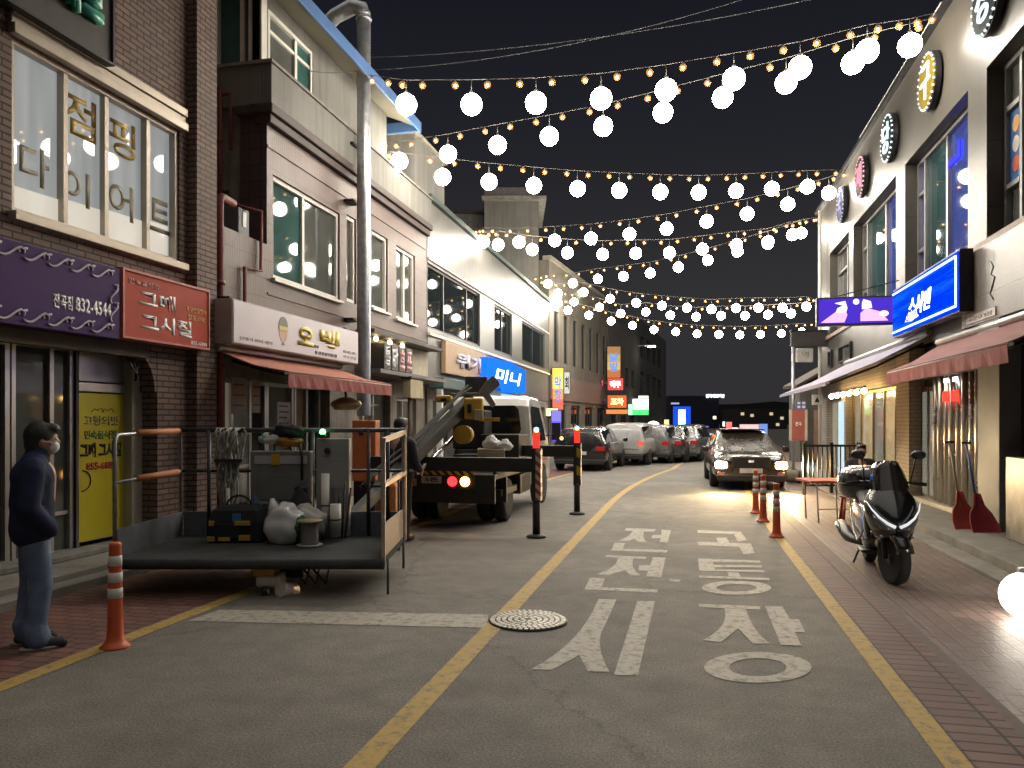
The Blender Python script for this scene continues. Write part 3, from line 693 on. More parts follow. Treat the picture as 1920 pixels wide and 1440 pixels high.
# third storey
T1 = 16.2
TW = (FL.px(503, 60, -.1)[0], FL.px(587, 140, -.1)[0], 7.33, 8.32)
def ws(): pass
b = MB(); wallgrid(b, FL, BU + .05, T1, 7.3, 8.55, [TW], -.10, .1); b.quad(FL.P(T1, 6.9, -.1), FL.P(T1, 6.9, -4), FL.P(T1, 8.6, -4), FL.P(T1, 8.6, -.1))
b.build('upper_wall', M['white_wall'], rt)
window(rt, FL, TW[0] + .003, TW[1] - .003, TW[2], TW[3] - .003, -.17, M['white_frame'], G_GREY, (TW[0] + .62 * (TW[1] - TW[0]),), .07, rows=(8.0,), panes=[G_GREY, G_TEAL])
window(rt, FS, -.95, -.28, 7.3, 9.0, -.10, M['white_frame'], G_TEAL, (-.47,), .07, panes=[G_TEAL, G_GREY])
part(rt, 'corner_frame', M['white_frame'], lambda b: (b.box(FS, -.27, -.11, 7.322, 9.2, -.2, .02), b.box(FL, BU - .02, BU + .14, 7.322, 8.6, -.25, -.08)))
# roof: sloping soffit, blue fascia
rb = MB()
zr = 8.30
prof = [(-.1, 8.55), (.55, zr - .03), (.55, zr + .01), (-4, 10.3), (-4, 10.0)]
rb.prism(Frame((XL, BU - .25, 0), (1, 0, 0), (0, -1, 0)), [(p[0], p[1]) for p in prof], -(T1 + .2 - BU + .25), 0)
rb.build('soffit', mat('cream_soffit', (.20, .185, .13), .7, 0, .1), rt)
part(rt, 'roof_fascia', mat('blue_fascia', (.055, .12, .27), .5, 0, .15), lambda b: (b.box(FL, BU - .4, T1 + .35, zr - .10, zr + .13, .552, .60), b.box(FL, T1 + .2, T1 + .25, zr - .12, zr + .12, -.3, .55)), bevel=.01)
# windows of the tiled floor
window(rt, FL, *[W1[0] + .003, W1[1] - .003, W1[2] + .003, W1[3] - .003], -.10, M['white_frame'], G_TEAL, ((W1[0] + W1[1]) / 2 - .12,), .07, panes=[glass('teal_glass_dim', (.045, .095, .09), .03, .32), G_GREY])
for Wn, sp in ((W2b, ()), (W2, ()), (W3, ((W3[0] + W3[1]) / 2,))):
    window(rt, FL, Wn[0] + .003, Wn[1] - .003, Wn[2] + .003, Wn[3] - .003, -.10, M['white_frame'], G_GREY, sp, .07)
for q in (W1, W2, W3): part(rt, 'window_sill', M['white_frame'], lambda b: b.box(FL, q[0] - .05, q[1] + .05, q[2] - .05, q[2] - .002, .0, .07))
# ground floor shopfront
SW = mat('shop_wall', (.20, .185, .155), .7, 0, .3, 3, streak=.3)
s0 = B0; 
b = MB(); wallgrid(b, FL, B0, B1, .1, 2.548, [(9.95, 13.3, .16, 2.3, .3), (14.6, 16.3, .16, 2.3, .25), (16.7, 18.0, .9, 2.2, .15)], -.05); b.build('shop_wall', SW, rt)
WOOD = mat('warm_wood', (.20, .125, .07), .6, 0, .3, 5)
def shopwin(a0, a1, b0, b1, c, sp, nm='shop_window', rows=(), pn=None):
    return window(rt, FL, a0, a1, b0, b1, c, M['alu'], G_SHOP, sp, .06, rows, nm, panes=pn)
shopwin(9.96, 11.4, .16, 2.29, -.3, (10.45, 10.95), rows=(.95,), pn=[glass('cream_blind', (.45, .42, .34), .3, .4, .05, (1, .85, .6)), G_SHOP, glass('dim_interior', (.05, .05, .045), .05, .5)])
shopwin(11.42, 12.3, .16, 2.29, -.31, (), nm='shop_door', rows=(1.0,), pn=[glass('door_tint', (.09, .10, .085), .05, .5)])
shopwin(12.32, 13.29, .16, 2.29, -.3, (12.8,), pn=[glass('wood_interior', (.16, .11, .07), .08, .5), G_DARK])
shopwin(14.61, 16.29, .16, 2.29, -.27, (15.2, 15.75), rows=(2.0,))
shopwin(16.71, 17.99, .9, 2.19, -.19, (17.3,))
bx(rt, 'canopy_ledge', mat('grey_canopy', (.16, .15, .14), .7, 0, .2), FL, 14.3, B1 - .03, 2.62, 2.70, .002, .55)
bx(rt, 'canopy_top', mat('tile_canopy', (.10, .09, .085), .7, 0, .3), FL, 14.3, B1 + .05, 3.42, 3.5, .02, .42)
bx(rt, 'sign_fascia', mat('cream_fascia', (.42, .38, .28), .6), FL, 14.32, B1 - .05, 2.72, 3.40, .002, .05)
for k in range(3):
    lampb = MB(); lampb.sphere(FL.P(14.8 + k * .75, 3.35, .24), .05, 10, 6); lampb.build('sign_lamp', emit('warm_spot', (1, .78, .42), 12) if k == 0 else bpy.data.materials['warm_spot'], rt)
# drain pipes in the recess and at the brick corner
def pipe(label, pts, r, m=None, cat='pipe', nm='drain_pipe', clamps=()):
    b = MB(); b.tube(pts, r, 10)
    for p in clamps: b.cone(Vector(p) - Vector((0, 0, .03)), Vector(p) + Vector((0, 0, .03)), r * 1.35, n=10)
    return tag(b.build(nm, m or M['red_pipe']), label, cat)
yp_ = B0 + .12
pipe('thick dark red downpipe against the corner of the brick building', [FL.P(yp_, .1, .09), FL.P(yp_, 4.75, .09), FL.P(yp_ + .05, 4.82, .09), FL.P(yp_ + .4, 4.82, .05)], .055, clamps=[FL.P(yp_, z, .09) for z in (1.2, 2.4, 3.6)])
pipe('thin red pipe with bends climbing the pink tiles beside the white sign', [FL.P(10.3, 2.6, .05), FL.P(10.3, 3.95, .05), FL.P(10.75, 3.98, .05), FL.P(10.75, 4.9, .05), FL.P(10.3, 4.95, -.3)], .03)
pipe('long red pipe climbing the grey recess wall above the tiled parapet', [FS.P(-.75, 4.46, .12), FS.P(-.75, 6.95, .12), FS.P(-1.6, 6.98, .12)], .035, clamps=[FS.P(-.75, z, .12) for z in (5.2, 6.1)])
pipe('short red pipe elbow under the grey balcony side', [FS.P(-.58, 5.95, .10), FS.P(-.58, 6.85, .10), FS.P(-1.5, 6.88, .10)], .032)
pipe('black pipe running level across the grey recess wall', [FS.P(-1.6, 5.3, .10), FS.P(-.62, 5.3, .10)], .03, M['black'])
rt2 = thing('gas_meter', 'small grey gas meter box on the tiled parapet in the recess', 'meter box', FL.P(10.55, 4.46, -.2))
bx(rt2, 'case', mat('meter_grey', (.12, .13, .14), .5), FL, 10.4, 10.7, 4.46, 4.9, -.38, -.12, bevel=.02)
bx(rt2, 'dial_window', M['white_pl'], FL, 10.50, 10.60, 4.62, 4.85, -.118, -.11)
# white box sign
SG = .42
a0 = FL.px(437, 600, SG)[0]; a1 = FL.px(672, 640, SG)[0]; z0, z1 = 2.72, 3.34
rs = thing('shop_sign', 'white box sign with yellow letters and a round face emblem over the red awning', 'sign', FL.P(a0, z0, 0))
bx(rs, 'case', mat('sign_case', (.30, .29, .26), .5), FL, a0 - .01, a1 + .01, z0, z1, .06, SG - .012, bevel=.01)
bx(rs, 'panel', mat('lilac_white_panel', (.55, .50, .53), .4, 0, .04), FL, a0 + .015, a1 - .015, z0 + .02, z1 - .02, SG - .011, SG)
sw = a1 - a0
SY = mat('mustard_letters', (.52, .42, .06), .45, 0, .08); SO = mat('letter_shade', (.17, .15, .06), .5)
for ch, f0, f1, g0, g1 in (('오', .435, .56, .27, .76), ('뱅', .62, .80, .25, .82)):
    text(ch, FL, a0 + sw * f0 + .012, a0 + sw * f1 + .012, z0 + .62 * g0 - .012, z0 + .62 * g1 - .012, SG + .001, SO, rs, bold=.05, depth=.004)
    text(ch, FL, a0 + sw * f0, a0 + sw * f1, z0 + .62 * g0, z0 + .62 * g1, SG + .006, SY, rs, bold=.045, depth=.012)
text('겹살', FL, a0 + sw * .565, a0 + sw * .61, z0 + .16, z0 + .21, SG + .001, BLK, rs, bold=.02)
text('통삼겹살전문점', FL, a0 + sw * .575, a0 + sw * .775, z0 + .055, z0 + .115, SG + .001, BLK, rs, bold=.02)
text('단체석 완비 예약', FL, a0 + sw * .04, a0 + sw * .25, z0 + .07, z0 + .12, SG + .001, mat('grey_print_b', (.2, .19, .19), .5), rs)
text('031-832-1092', FL, a0 + sw * .84, a0 + sw * .97, z0 + .17, z0 + .22, SG + .001, bpy.data.materials['grey_print_b'], rs)
text('전곡 본점', FL, a0 + sw * .84, a0 + sw * .97, z0 + .08, z0 + .13, SG + .001, bpy.data.materials['grey_print_b'], rs)
def disc(b, F, ca, cb, ra, rb, c0, c1, n=24): b.prism(F, [(ca + ra * math.cos(2 * math.pi * k / n), cb + rb * math.sin(2 * math.pi * k / n)) for k in range(n)], c0, c1)
ea, eb = a0 + sw * .325, z0 + .34
part(rs, 'emblem', mat('emblem_skin', (.5, .33, .22), .5), lambda b: disc(b, FL, ea, eb - .03, .12, .17, SG, SG + .006))
part(rs, 'emblem_cap', mat('emblem_cap', (.12, .115, .10), .5), lambda b: b.prism(FL, [(ea + .135 * math.cos(t), eb + .02 + .18 * math.sin(t)) for t in [k * math.pi / 10 for k in range(11)]], SG, SG + .010))
part(rs, 'emblem_band', SY, lambda b: b.prism(FL, [(ea - .13, eb - .01), (ea + .13, eb - .01), (ea + .135, eb + .05), (ea - .135, eb + .05)], SG + .0, SG + .013))
part(rs, 'emblem_collar', mat('emblem_blue', (.14, .17, .22), .5), lambda b: b.prism(FL, [(ea - .05, eb - .24), (ea + .05, eb - .24), (ea + .02, eb - .19), (ea - .02, eb - .19)], SG, SG + .006))
for x in (a0 + .1, a1 - .3): part(rs, 'bracket', M['dark_metal'], lambda b: b.box(FL, x, x + .05, z1 - .05, z1 + .05, -.0, .3))
# second small lettered sign
rs = thing('shop_sign', 'row of dark cube letters, two grey and two pink, under a small canopy', 'sign', FL.P(15.9, 2.75, 0))
la = [FL.px(u, 680, .38)[0] for u in (722, 736, 750, 763, 776)]
for k, ch in enumerate('통닭호프'):
    bx(rs, 'letter_box', M['black'], FL, la[k] + .01, la[k + 1] - .03, 2.74, 3.28, .052, .36, bevel=.01)
    text(ch, FL, la[k] + .04, la[k + 1] - .06, 2.80, 3.22, .361, mat('pale_letter' if k < 2 else 'pink_letter', (.5, .5, .52) if k < 2 else (.55, .26, .28), .5), rs, bold=.05)
# awning: sloping cloth, valance, arms
def awning(lab, F, a0, a1, zw, cw, zf, cf, drop, cloth, val, nm='awning'):
    r = thing(nm, lab, 'awning', F.P((a0 + a1) / 2, zw, cw))
    b = MB(); n = 14
    for i in range(n):
        s0_, s1_ = a0 + (a1 - a0) * i / n, a0 + (a1 - a0) * (i + 1) / n
        for t0, t1 in ((0, .5), (.5, 1)):
            f = lambda s_, t: F.P(s_, zw + (zf - zw) * t - .05 * math.sin(math.pi * t), cw + (cf - cw) * t)
            b.quad(f(s0_, t0), f(s1_, t0), f(s1_, t1), f(s0_, t1))
    o = b.build('cloth', cloth, r); m_ = o.modifiers.new('t', 'SOLIDIFY'); m_.thickness = .012
    b = MB()
    for i in range(28):
        s0_, s1_ = a0 + (a1 - a0) * i / 28, a0 + (a1 - a0) * (i + 1) / 28
        w0, w1 = .012 * math.sin(i * 2.2), .012 * math.sin((i + 1) * 2.2)
        b.quad(F.P(s0_, zf - .02, cf + .012), F.P(s1_, zf - .02, cf + .012), F.P(s1_, zf - drop, cf + .01 + w1), F.P(s0_, zf - drop, cf + .01 + w0))
    o = b.build('valance', val, r); m_ = o.modifiers.new('t', 'SOLIDIFY'); m_.thickness = .008
    part(r, 'front_bar', M['white_frame'], lambda b: b.tube([F.P(a0, zf - .01, cf - .03), F.P(a1, zf - .01, cf - .03)], .025, 8))
    part(r, 'roller_case', M['alu'], lambda b: b.tube([F.P(a0 - .05, zw + .06, cw), F.P(a1 + .05, zw + .06, cw)], .06, 10))
    for s_ in (a0 + .3, a1 - .3):
        part(r, 'arm', M['dark_metal'], lambda b: (b.tube([F.P(s_, zw - .1, cw), F.P(s_ + .25, (zw + zf) / 2 - .12, (cw + cf) / 2), F.P(s_, zf - .04, cf - .05)], .022, 6)))
    return r
RC = mat('terracotta_cloth', (.36, .13, .09), .8, 0, .12, 3); RV = mat('terracotta_valance', (.27, .075, .065), .8, 0, .12, 3)
awning('terracotta red awning sloping over the clutter behind the lift basket', FL, 9.5, 13.25, 2.62, .15, 2.32, 1.2, .2, RC, RV)
# notices and posters on the shopfront
def sheet(lab, F, a0, a1, b0, b1, c, m, nm='notice', cat='notice', lines=5, ink=None):
    r = thing(nm, lab, cat, F.P(a0, b0, c))
    bx(r, 'sheet', m, F, a0, a1, b0, b1, c, c + .008)
    if lines:
        part(r, 'printing', ink or M['black'], lambda b: [b.box(F, a0 + (a1 - a0) * .12, a1 - (a1 - a0) * (.12 + .25 * random.random()), b1 - (b1 - b0) * (k + .7) / (lines + .6) - .012, b1 - (b1 - b0) * (k + .7) / (lines + .6) + .012, c + .0085, c + .011) for k in range(lines)])
    return r
PAP = mat('paper', (.62, .62, .60), .6, var=.05)
sheet('white sheet of small print taped under the red awning', FL, 10.75, 11.15, 1.45, 1.95, .32, PAP)
sheet('framed menu poster with red food pictures beside the shop door', FL, 10.02, 10.42, 1.75, 2.3, .0, mat('menu_paper', (.34, .31, .27), .5), lines=3, ink=mat('menu_red', (.3, .05, .03), .5))
sheet('narrow menu poster hanging next to the framed menu poster', FL, 10.55, 10.78, 1.78, 2.28, .01, mat('menu_paper_b', (.40, .34, .26), .5), lines=3, ink=bpy.data.materials['menu_red'])
# satellite dish like bowl lamp under the awning, utility box on its post, orange cabinet
r = thing('wall_heater', 'round brass-coloured hood hanging under the right end of the red awning', 'hood', FL.P(12.4, 1.9, .7))
part(r, 'hood', mat('brass_hood', (.45, .36, .2), .35, .6), lambda b: b.lathe([(.02, .12), (.1, .115), (.25, .04), (.27, 0), (.26, -.03), (.2, -.1)], FL.P(12.4, 1.95, .7), 20))
part(r, 'stem', M['dark_metal'], lambda b: b.tube([FL.P(12.4, 2.06, .7), FL.P(12.4, 2.4, .66)], .02, 8))
r = thing('utility_box', 'small cream utility box on a rusty post beside the cube letters', 'box', FL.P(FL.px(775, 740, .5)[0], 0.1, .5))
ua = FL.px(762, 740, .5)[0]; ub = FL.px(786, 740, .5)[0]
bx(r, 'box', mat('cream_box', (.36, .31, .19), .6), FL, ua, ub, 2.16, 2.58, .4, .6, bevel=.015)
part(r, 'door_rim', M['dark_brown'], lambda b: b.box(FL, ua - .03, ub + .03, 2.59, 2.63, .38, .63))
part(r, 'post', mat('rust_post', (.08, .04, .03), .8), lambda b: b.tube([FL.P((ua + ub) / 2 - .2, .1, .5), FL.P((ua + ub) / 2 - .2, 2.17, .5)], .045, 8))
r = thing('orange_cabinet', 'bright orange cabinet standing at the shopfront behind the grey panel', 'cabinet', atd(682, 850, 11.5))
FCp = FC
oc = 11.5
def cpx(u, v, d): return FC.px(u, v, -d)
q0 = cpx(660, 850, oc); q1 = cpx(704, 788, oc)
bx(r, 'cabinet', mat('orange_paint', (.60, .17, .05), .5, 0, .08), FC, q0[0], q1[0], .75, q1[1], -oc - .4, -oc, bevel=.015)
bx(r, 'vent', M['black'], FC, q0[0] + .1, q0[0] + .17, q1[1] - .22, q1[1] - .12, -oc + .001, -oc + .01)
bx(r, 'stand', M['dark_metal'], FC, q0[0] + .02, q1[0] - .02, .1, .748, -oc - .38, -oc - .02)

# ---------------------------------------------------------------- the galvanised flue
fa = FL.px(682, 400, .35)[0]
r = thing('flue_pipe', 'tall ribbed galvanised flue pipe with an elbow at the top beside pink tiled building', 'flue', FL.P(fa, 2.3, .35))
b = MB(); prof = []
z = 1.75
while z < 9.55:
    prof += [(.128, z), (.136, z + .03), (.128, z + .06)]; z += .06
b.lathe(prof, FL.P(fa, 0, .35), 18); b.build('pipe', M['galv'], r)
part(r, 'elbow', M['galv'], lambda b: b.tube([FL.P(fa, 9.5, .35), FL.P(fa, 9.68, .3), FL.P(fa, 9.74, .12), FL.P(fa, 9.6, -.25), FL.P(fa, 9.2, -.75)], [.14, .145, .15, .14, .14], 14))
part(r, 'elbow_collar', M['galv'], lambda b: b.lathe([(.15, 9.44), (.16, 9.47), (.15, 9.5)], FL.P(fa, 0, .35), 18))
for zz in (3.6, 5.9, 7.0): part(r, 'clamp', M['dark_metal'], lambda b: b.box(FL, fa - .16, fa + .16, zz, zz + .05, .0, .2))

# ---------------------------------------------------------------- cream stair house behind the tiled building
r = thing('stair_house', 'plain cream stair house rising behind the end of the blue roof edge', 'building', (XL - .1, 18.1, 0))
b = MB(); b.box(FL, 18.02, 20.4, 6.76, 8.78, -4, -.1); b.build('wall', M['white_wall'], r)
bx(r, 'coping', mat('stair_coping', (.35, .32, .25), .7), FL, 17.95, 20.5, 8.782, 8.87, -4.1, -.04)

# ---------------------------------------------------------------- white panel building
PAN = bricks('white_metal_panel', (.115, .112, .10), (.108, .105, .095), (.06, .058, .051), .42, 40, 0, .012, stain=.22, bump=.25, rough=.42, spec=.5)
C0, C1 = B1 + .06, 36.2
r = thing('panel_building', 'long white metal panelled building with dark strip windows behind the lift truck', 'building', FL.P(C0, 0, 0))
def wz(u0, u1, v0, v1):
    a0 = FL.px(u0, 600)[0]; a1 = FL.px(u1, 600)[0]; 
    return a0, a1
wn = [(C0 + .02, FL.px(900, 600)[0], 4.05, 5.72), (FL.px(927, 600)[0], FL.px(960, 600)[0], 4.1, 5.7), (FL.px(979, 600)[0], FL.px(1021, 600)[0], 4.1, 5.7)]
b = MB(); wallgrid(b, FL, C0, C1, 2.6, 7.32, wn, 0, .15); shell(b, FL, C0, C1, .0, 7.32, 0, -9); b.build('wall', PAN, r)
for i, q in enumerate(wn):
    sp = [q[0] + (q[1] - q[0]) * f for f in ((.3, .75) if i == 0 else (.5,))]
    window(r, FL, q[0] + .003, q[1] - .003, q[2] + .003, q[3] - .003, -.12, M['dark_metal'], G_DARK, sp, .06)
bx(r, 'roof_trim', mat('dark_green_trim', (.035, .06, .05), .5), FL, C0 - .03, C1 + .03, 7.322, 7.46, -.3, .12)
bx(r, 'sill_band', M['white_frame'], FL, C0, C1, 3.86, 3.94, .002, .07)
bx(r, 'head_band', M['white_frame'], FL, C0, C1, 5.80, 5.86, .002, .05)
b = MB(); wallgrid(b, FL, C0, C1, .05, 2.598, [(19.2, 24.5, .16, 2.3, .3), (25.2, 30, .16, 2.3, .3), (30.8, 35.4, .16, 2.3, .3)], -.03); b.build('shop_wall', SW, r)
for q0, q1 in ((19.2, 24.5), (25.2, 30), (30.8, 35.4)):
    window(r, FL, q0 + .003, q1 - .003, .163, 2.297, -.3, M['alu'], G_SHOP, [q0 + (q1 - q0) * k / 4 for k in (1, 2, 3)], .07, name='shop_window', panes=[G_SHOP, G_DARK, glass('warm_shop', (.2, .16, .1), .1, .5, .08, (1, .8, .5)) if q0 < 20 else bpy.data.materials['warm_shop'], G_DARK])
bx(r, 'shop_canopy', mat('teal_canopy', (.06, .10, .10), .6), FL, C0 + .1, 25.0, 2.5, 2.78, .002, .4, bevel=.02)
bx(r, 'white_post', M['white_pl'], FL, C0 + .12, C0 + .26, .1, 2.49, .2, .34)
# signs on it
a0, a1 = FL.px(836, 680, .15)[0], FL.px(912, 680, .15)[0]
s = thing('shop_sign', 'tan wooden sign with pale raised letters beside the blue lit sign', 'sign', FL.P(a0, 2.9, 0))
bx(s, 'board', mat('tan_board', (.40, .27, .17), .55, 0, .12), FL, a0, a1, 2.95, 3.82, .02, .15, bevel=.01)
text('위가', FL, a0 + .9, a1 - .5, 3.15, 3.6, .15, mat('lilac_letters', (.5, .5, .62), .4), s, bold=.05, depth=.05)
a0, a1 = FL.px(914, 690, .4)[0], FL.px(986, 700, .4)[0]
s = thing('lit_sign', 'glowing blue shop sign with white letters above the lift truck cab', 'sign', FL.P(a0, 2.7, 0))
BLUE = emit('blue_lightbox', (.01, .13, .95), .9)
b = MB(); b.prism(FL, [(a0, 2.60), (a1, 2.72), (a1, 3.60), (a0 + (a1 - a0) * .6, 3.74), (a0, 3.66)], .1, .4); b.build('light_box', BLUE, s, bevel=.02)
WL = emit('white_neon', (.85, .95, 1), 3.0)
text('미니', FL, a0 + 1.0, a1 - .9, 2.95, 3.42, .405, WL, s, bold=.015, slant=.2)
bx(s, 'lower_panel', emit('cyan_panel', (.35, .75, .8), .5), FL, a0 + .2, a1 - .1, 2.38, 2.59, .1, .38)
FEND = Frame(FL.P(a0 - .01, 0, 0), (1, 0, 0), (0, -1, 0))
# ---------------------------------------------------------------- beige building
def farbuilding(name, lab, p0, p1, h, depth, m, wins, extra=None, glassm=None, fr=None, loc_off=0):
    d = Vector((p1[0] - p0[0], p1[1] - p0[1], 0)); L = d.length; d.normalize()
    n = Vector((d.y, -d.x, 0))
    F = Frame((p0[0], p0[1], 0), d, n)
    r = thing(name, lab, 'building', (p0[0], p0[1], 0))
    b = MB(); wallgrid(b, F, 0, L, 0, h, wins, 0, .18); shell(b, F, 0, L, 0, h, 0, -depth); b.build('wall', m, r)
    for q in wins:
        window(r, F, q[0] + .003, q[1] - .003, q[2] + .003, q[3] - .003, -.14, fr or M['dark_metal'], glassm or G_DARK, [(q[0] + q[1]) / 2] if q[1] - q[0] > .8 else [], .06)
    return r, F, L
BEI = mat('beige_render', (.15, .132, .108), .8, 0, .15, 1.2, .1, 20, streak=.35)
wins = []
for k in range(7):
    wins.append((.9 + k * 1.95, 1.75 + k * 1.95, 4.6, 7.1))
for k in range(4): wins.append((1.0 + k * 3.3, 3.2 + k * 3.3, .3, 2.5))
r4, F4, L4 = farbuilding('beige_building', 'plain beige building with tall narrow upstairs windows beyond the white panelled one', (-6.5, 36.3), (-5.1, 50.5), 9.4, 10, BEI, wins)
bx(r4, 'parapet', mat('beige_parapet', (.24, .22, .18), .8), F4, -.05, L4 + .05, 9.402, 9.6, -.3, .12)
bx(r4, 'floor_band', mat('brown_band', (.17, .12, .10), .7), F4, 0, L4, 2.7, 3.9, .003, .10)
r5 = thing('rooftop_house', 'pale grey rooftop block standing above the white panelled building', 'building', (-9, 34, 0))
b = MB(); q0 = FC.px(908, 350, -36); q1 = FC.px(1010, 360, -36); b.box(FC, q0[0], q1[0], 7.0, 12.6, -41, -36); b.build('wall', M['white_wall'], r5)
q2 = FC.px(1024, 380, -36); bx(r5, 'eave', M['concrete'], FC, q0[0] - .1, q2[0], 11.95, 12.1, -41, -35.6)
r5 = thing('rooftop_house', 'low dim rooftop wall left of the pale grey rooftop block', 'building', (-11, 36, 0))
b = MB(); q0 = FC.px(800, 390, -38); q1 = FC.px(906, 390, -38); b.box(FC, q0[0], q1[0], 7.0, 11.9, -42, -38); b.build('wall', M['concrete'], r5)
bx(r5, 'coping', M['dark_brown'], FC, q0[0], q1[0] + .2, 11.9, 12.05, -42, -37.9)
# darker buildings beyond
DK = mat('dark_render', (.12, .105, .10), .85, 0, .2, 1, streak=.3)
r6, F6, L6 = farbuilding('dark_building', 'dim grey brown building with few windows beyond the red neon signs', (-5.1, 50.6), (-4.0, 63), 8.6, 10, DK, [(1 + k * 2.8, 2.4 + k * 2.8, 4.2, 5.6) for k in range(4)] + [(1 + k * 3.8, 3.4 + k * 3.8, .3, 2.4) for k in range(3)])
r7, F7, L7 = farbuilding('dark_building', 'tall unlit building at the far end of the left row, beyond the green sign', (-4.0, 63.1), (-2.3, 84), 10.2, 10, mat('slate_render', (.07, .075, .08), .85, 0, .2, 1, streak=.3), [(1.5 + k * 4, 4 + k * 4, 4 + 3 * j, 5.8 + 3 * j) for k in range(4) for j in range(2)])
# lit signs on the far row
def blade(lab, u0, u1, v0, v1, d, cols, body, nm='lit_sign', cat='sign', ink=None, st=1.0, thick=.25, txt_v=False, pr=(.15, .85, .2, .8)):
    """sign standing out from a facade, facing the viewer"""
    q0 = FC.px(u0, v1, -d); q1 = FC.px(u1, v0, -d)
    r = thing(nm, lab, cat, FC.P(q0[0], q0[1], -d))
    n = len(cols); 
    bx(r, 'case', M['dark_metal'], FC, q0[0] - .03, q1[0] + .03, q0[1] - .03, q1[1] + .03, -d - thick, -d - .003)
    for k, c in enumerate(cols):
        z0 = q0[1] + (q1[1] - q0[1]) * k / n; z1 = q0[1] + (q1[1] - q0[1]) * (k + 1) / n
        part(r, 'light_panel', emit('sign_%d_%d' % (u0, k), c, st), lambda b: b.box(FC, q0[0], q1[0], z0, z1 - .002, -d - .05, -d))
    w_, h_ = q1[0] - q0[0], q1[1] - q0[1]
    if body: text(body, FC, q0[0] + w_ * pr[0], q0[0] + w_ * pr[1], q0[1] + h_ * pr[2], q0[1] + h_ * pr[3], -d + .002, ink or WL, r, bold=.03)
    part(r, 'bracket', M['dark_metal'], lambda b: b.box(FC, q0[0] - .5, q0[0] - .031, q1[1] - .3, q1[1] - .24, -d - .2, -d - .14))
    return r
RDK = emit('deep_blue_ink', (.1, .25, .6), .8)
blade('upright orange and yellow light box sign beside the panelled building end', 1036, 1056, 690, 768, 37, [(.55, .12, .08), (.85, .28, .06), (.95, .62, .15), (.95, .60, .10)], '막\n창', ink=RDK, st=.85)
blade('upright orange banner sign high above the red neon signs', 1139, 1163, 650, 708, 49, [(.55, .18, .05), (.8, .45, .1), (.62, .36, .10), (.42, .22, .08)], '닭\n발', ink=RDK, st=.55)
blade('pink red neon box sign left of the taller red ones', 1106, 1130, 713, 735, 48.5, [(1, .03, .12)], '노래', ink=emit('yellow_neon', (1, .7, .2), 1.5), st=1.2)
blade('red neon sign with white script letters below the orange banner', 1140, 1168, 710, 731, 48, [(.9, .05, .05)], '맥주', ink=emit('pink_white_neon', (1, .8, .85), 5), st=1.0)
blade('red neon sign with yellow letters, lowest of the red group', 1140, 1174, 742, 764, 47.5, [(1, .06, .02)], '포차', ink=emit('orange_neon', (1, .62, .12), 5), st=1.3)
blade('green and white convenience light box sign beyond the red neon group', 1182, 1216, 748, 778, 60, [(.05, .45, .1), (.55, .95, .7), (.9, .9, .85)], '', st=1.5)
blade('small lit white and red panel above the green light box sign', 1197, 1216, 742, 762, 60.6, [(.7, .75, .75)], '25', ink=emit('orange_red_ink', (.9, .2, .05), 1), st=1.0)
blade('small cream lit box sign beside the cab mirror', 1024, 1046, 766, 782, 36.4, [(1, .8, .35)], '', st=1.6)
blade('bright violet blue banner lit from inside, standing by the lift truck cab', 1034, 1052, 770, 828, 36, [(.12, .06, .85), (.16, .10, .75), (.2, .18, .6)], '', st=.75)
blade('narrow white upright sign behind the orange and yellow light box', 1058, 1068, 698, 738, 38.5, [(.7, .68, .6)], '회', ink=BLK, st=.5)
blade('far blue neon column sign at the end of the street', 1272, 1285, 768, 812, 120, [(.2, .75, 1), (.3, .85, 1), (.2, .75, 1)], '', st=4.0)
# glow board round the blue neon sign
blade('dark blue backing board glowing round the far blue neon column', 1262, 1295, 762, 818, 121, [(.01, .06, .55)], '', st=.8)
r = thing('far_building', 'long dark blue building at the far end of the street with lit roof letters', 'building', C2W(30, 180))
q0 = FC.px(1256, 760, -180); q1 = FC.px(1372, 742, -180)
b = MB(); b.box(FC, q0[0], q1[0] - 3, 0, q1[1], -200, -180); b.build('wall', mat('night_blue_wall', (.03, .032, .06), .8), r)
text('전곡의료재단', FC, FC.px(1323, 745, -180)[0], FC.px(1358, 745, -180)[0], FC.px(1323, 746, -180)[1], FC.px(1323, 739, -180)[1], -179.8, emit('roof_letters', (.8, .95, 1), 1.6), r, bold=.05)
bx(r, 'lit_strip', emit('strip_pale', (.6, .65, .8), .4), FC, FC.px(1258, 745, -180)[0], FC.px(1273, 745, -180)[0], FC.px(1258, 758, -180)[1], FC.px(1258, 755, -180)[1], -179.9, -179.7)
r = thing('far_building', 'low dim building with a few small lit windows far beyond the oncoming car', 'building', C2W(50, 165))
q0 = FC.px(1385, 770, -165); q1 = FC.px(1476, 766, -165)
bx(r, 'wall', mat('far_dim_wall', (.035, .03, .03), .8), FC, q0[0], q1[0], 0, q1[1], -180, -165)
for k, (u, v) in enumerate(((1392, 776), (1410, 779), (1446, 776), (1466, 784), (1458, 796))):
    q = FC.px(u, v, -165); bx(r, 'window', emit('far_window', (1, .8, .5), .35) if k == 0 else bpy.data.materials['far_window'], FC, q[0] - .35, q[0] + .35, q[1] - .3, q[1] + .3, -164.999, -164.9)
# dark wooded rise beyond the town
hb = MB(); hp = []
random.seed(5)
for k in range(40):
    x = -260 + k * 16; hp.append((x, 7 + 3 * math.sin(k * .45) + random.uniform(0, 3)))
hb.prism(Frame((0, 420, 0), (1, 0, 0), (0, -1, 0)), [(-260, -1)] + hp + [(364, -1)], -60, 0)
struct(hb.build('hills', mat('night_hill', (.02, .022, .022), .95, 0, .4, .05)))

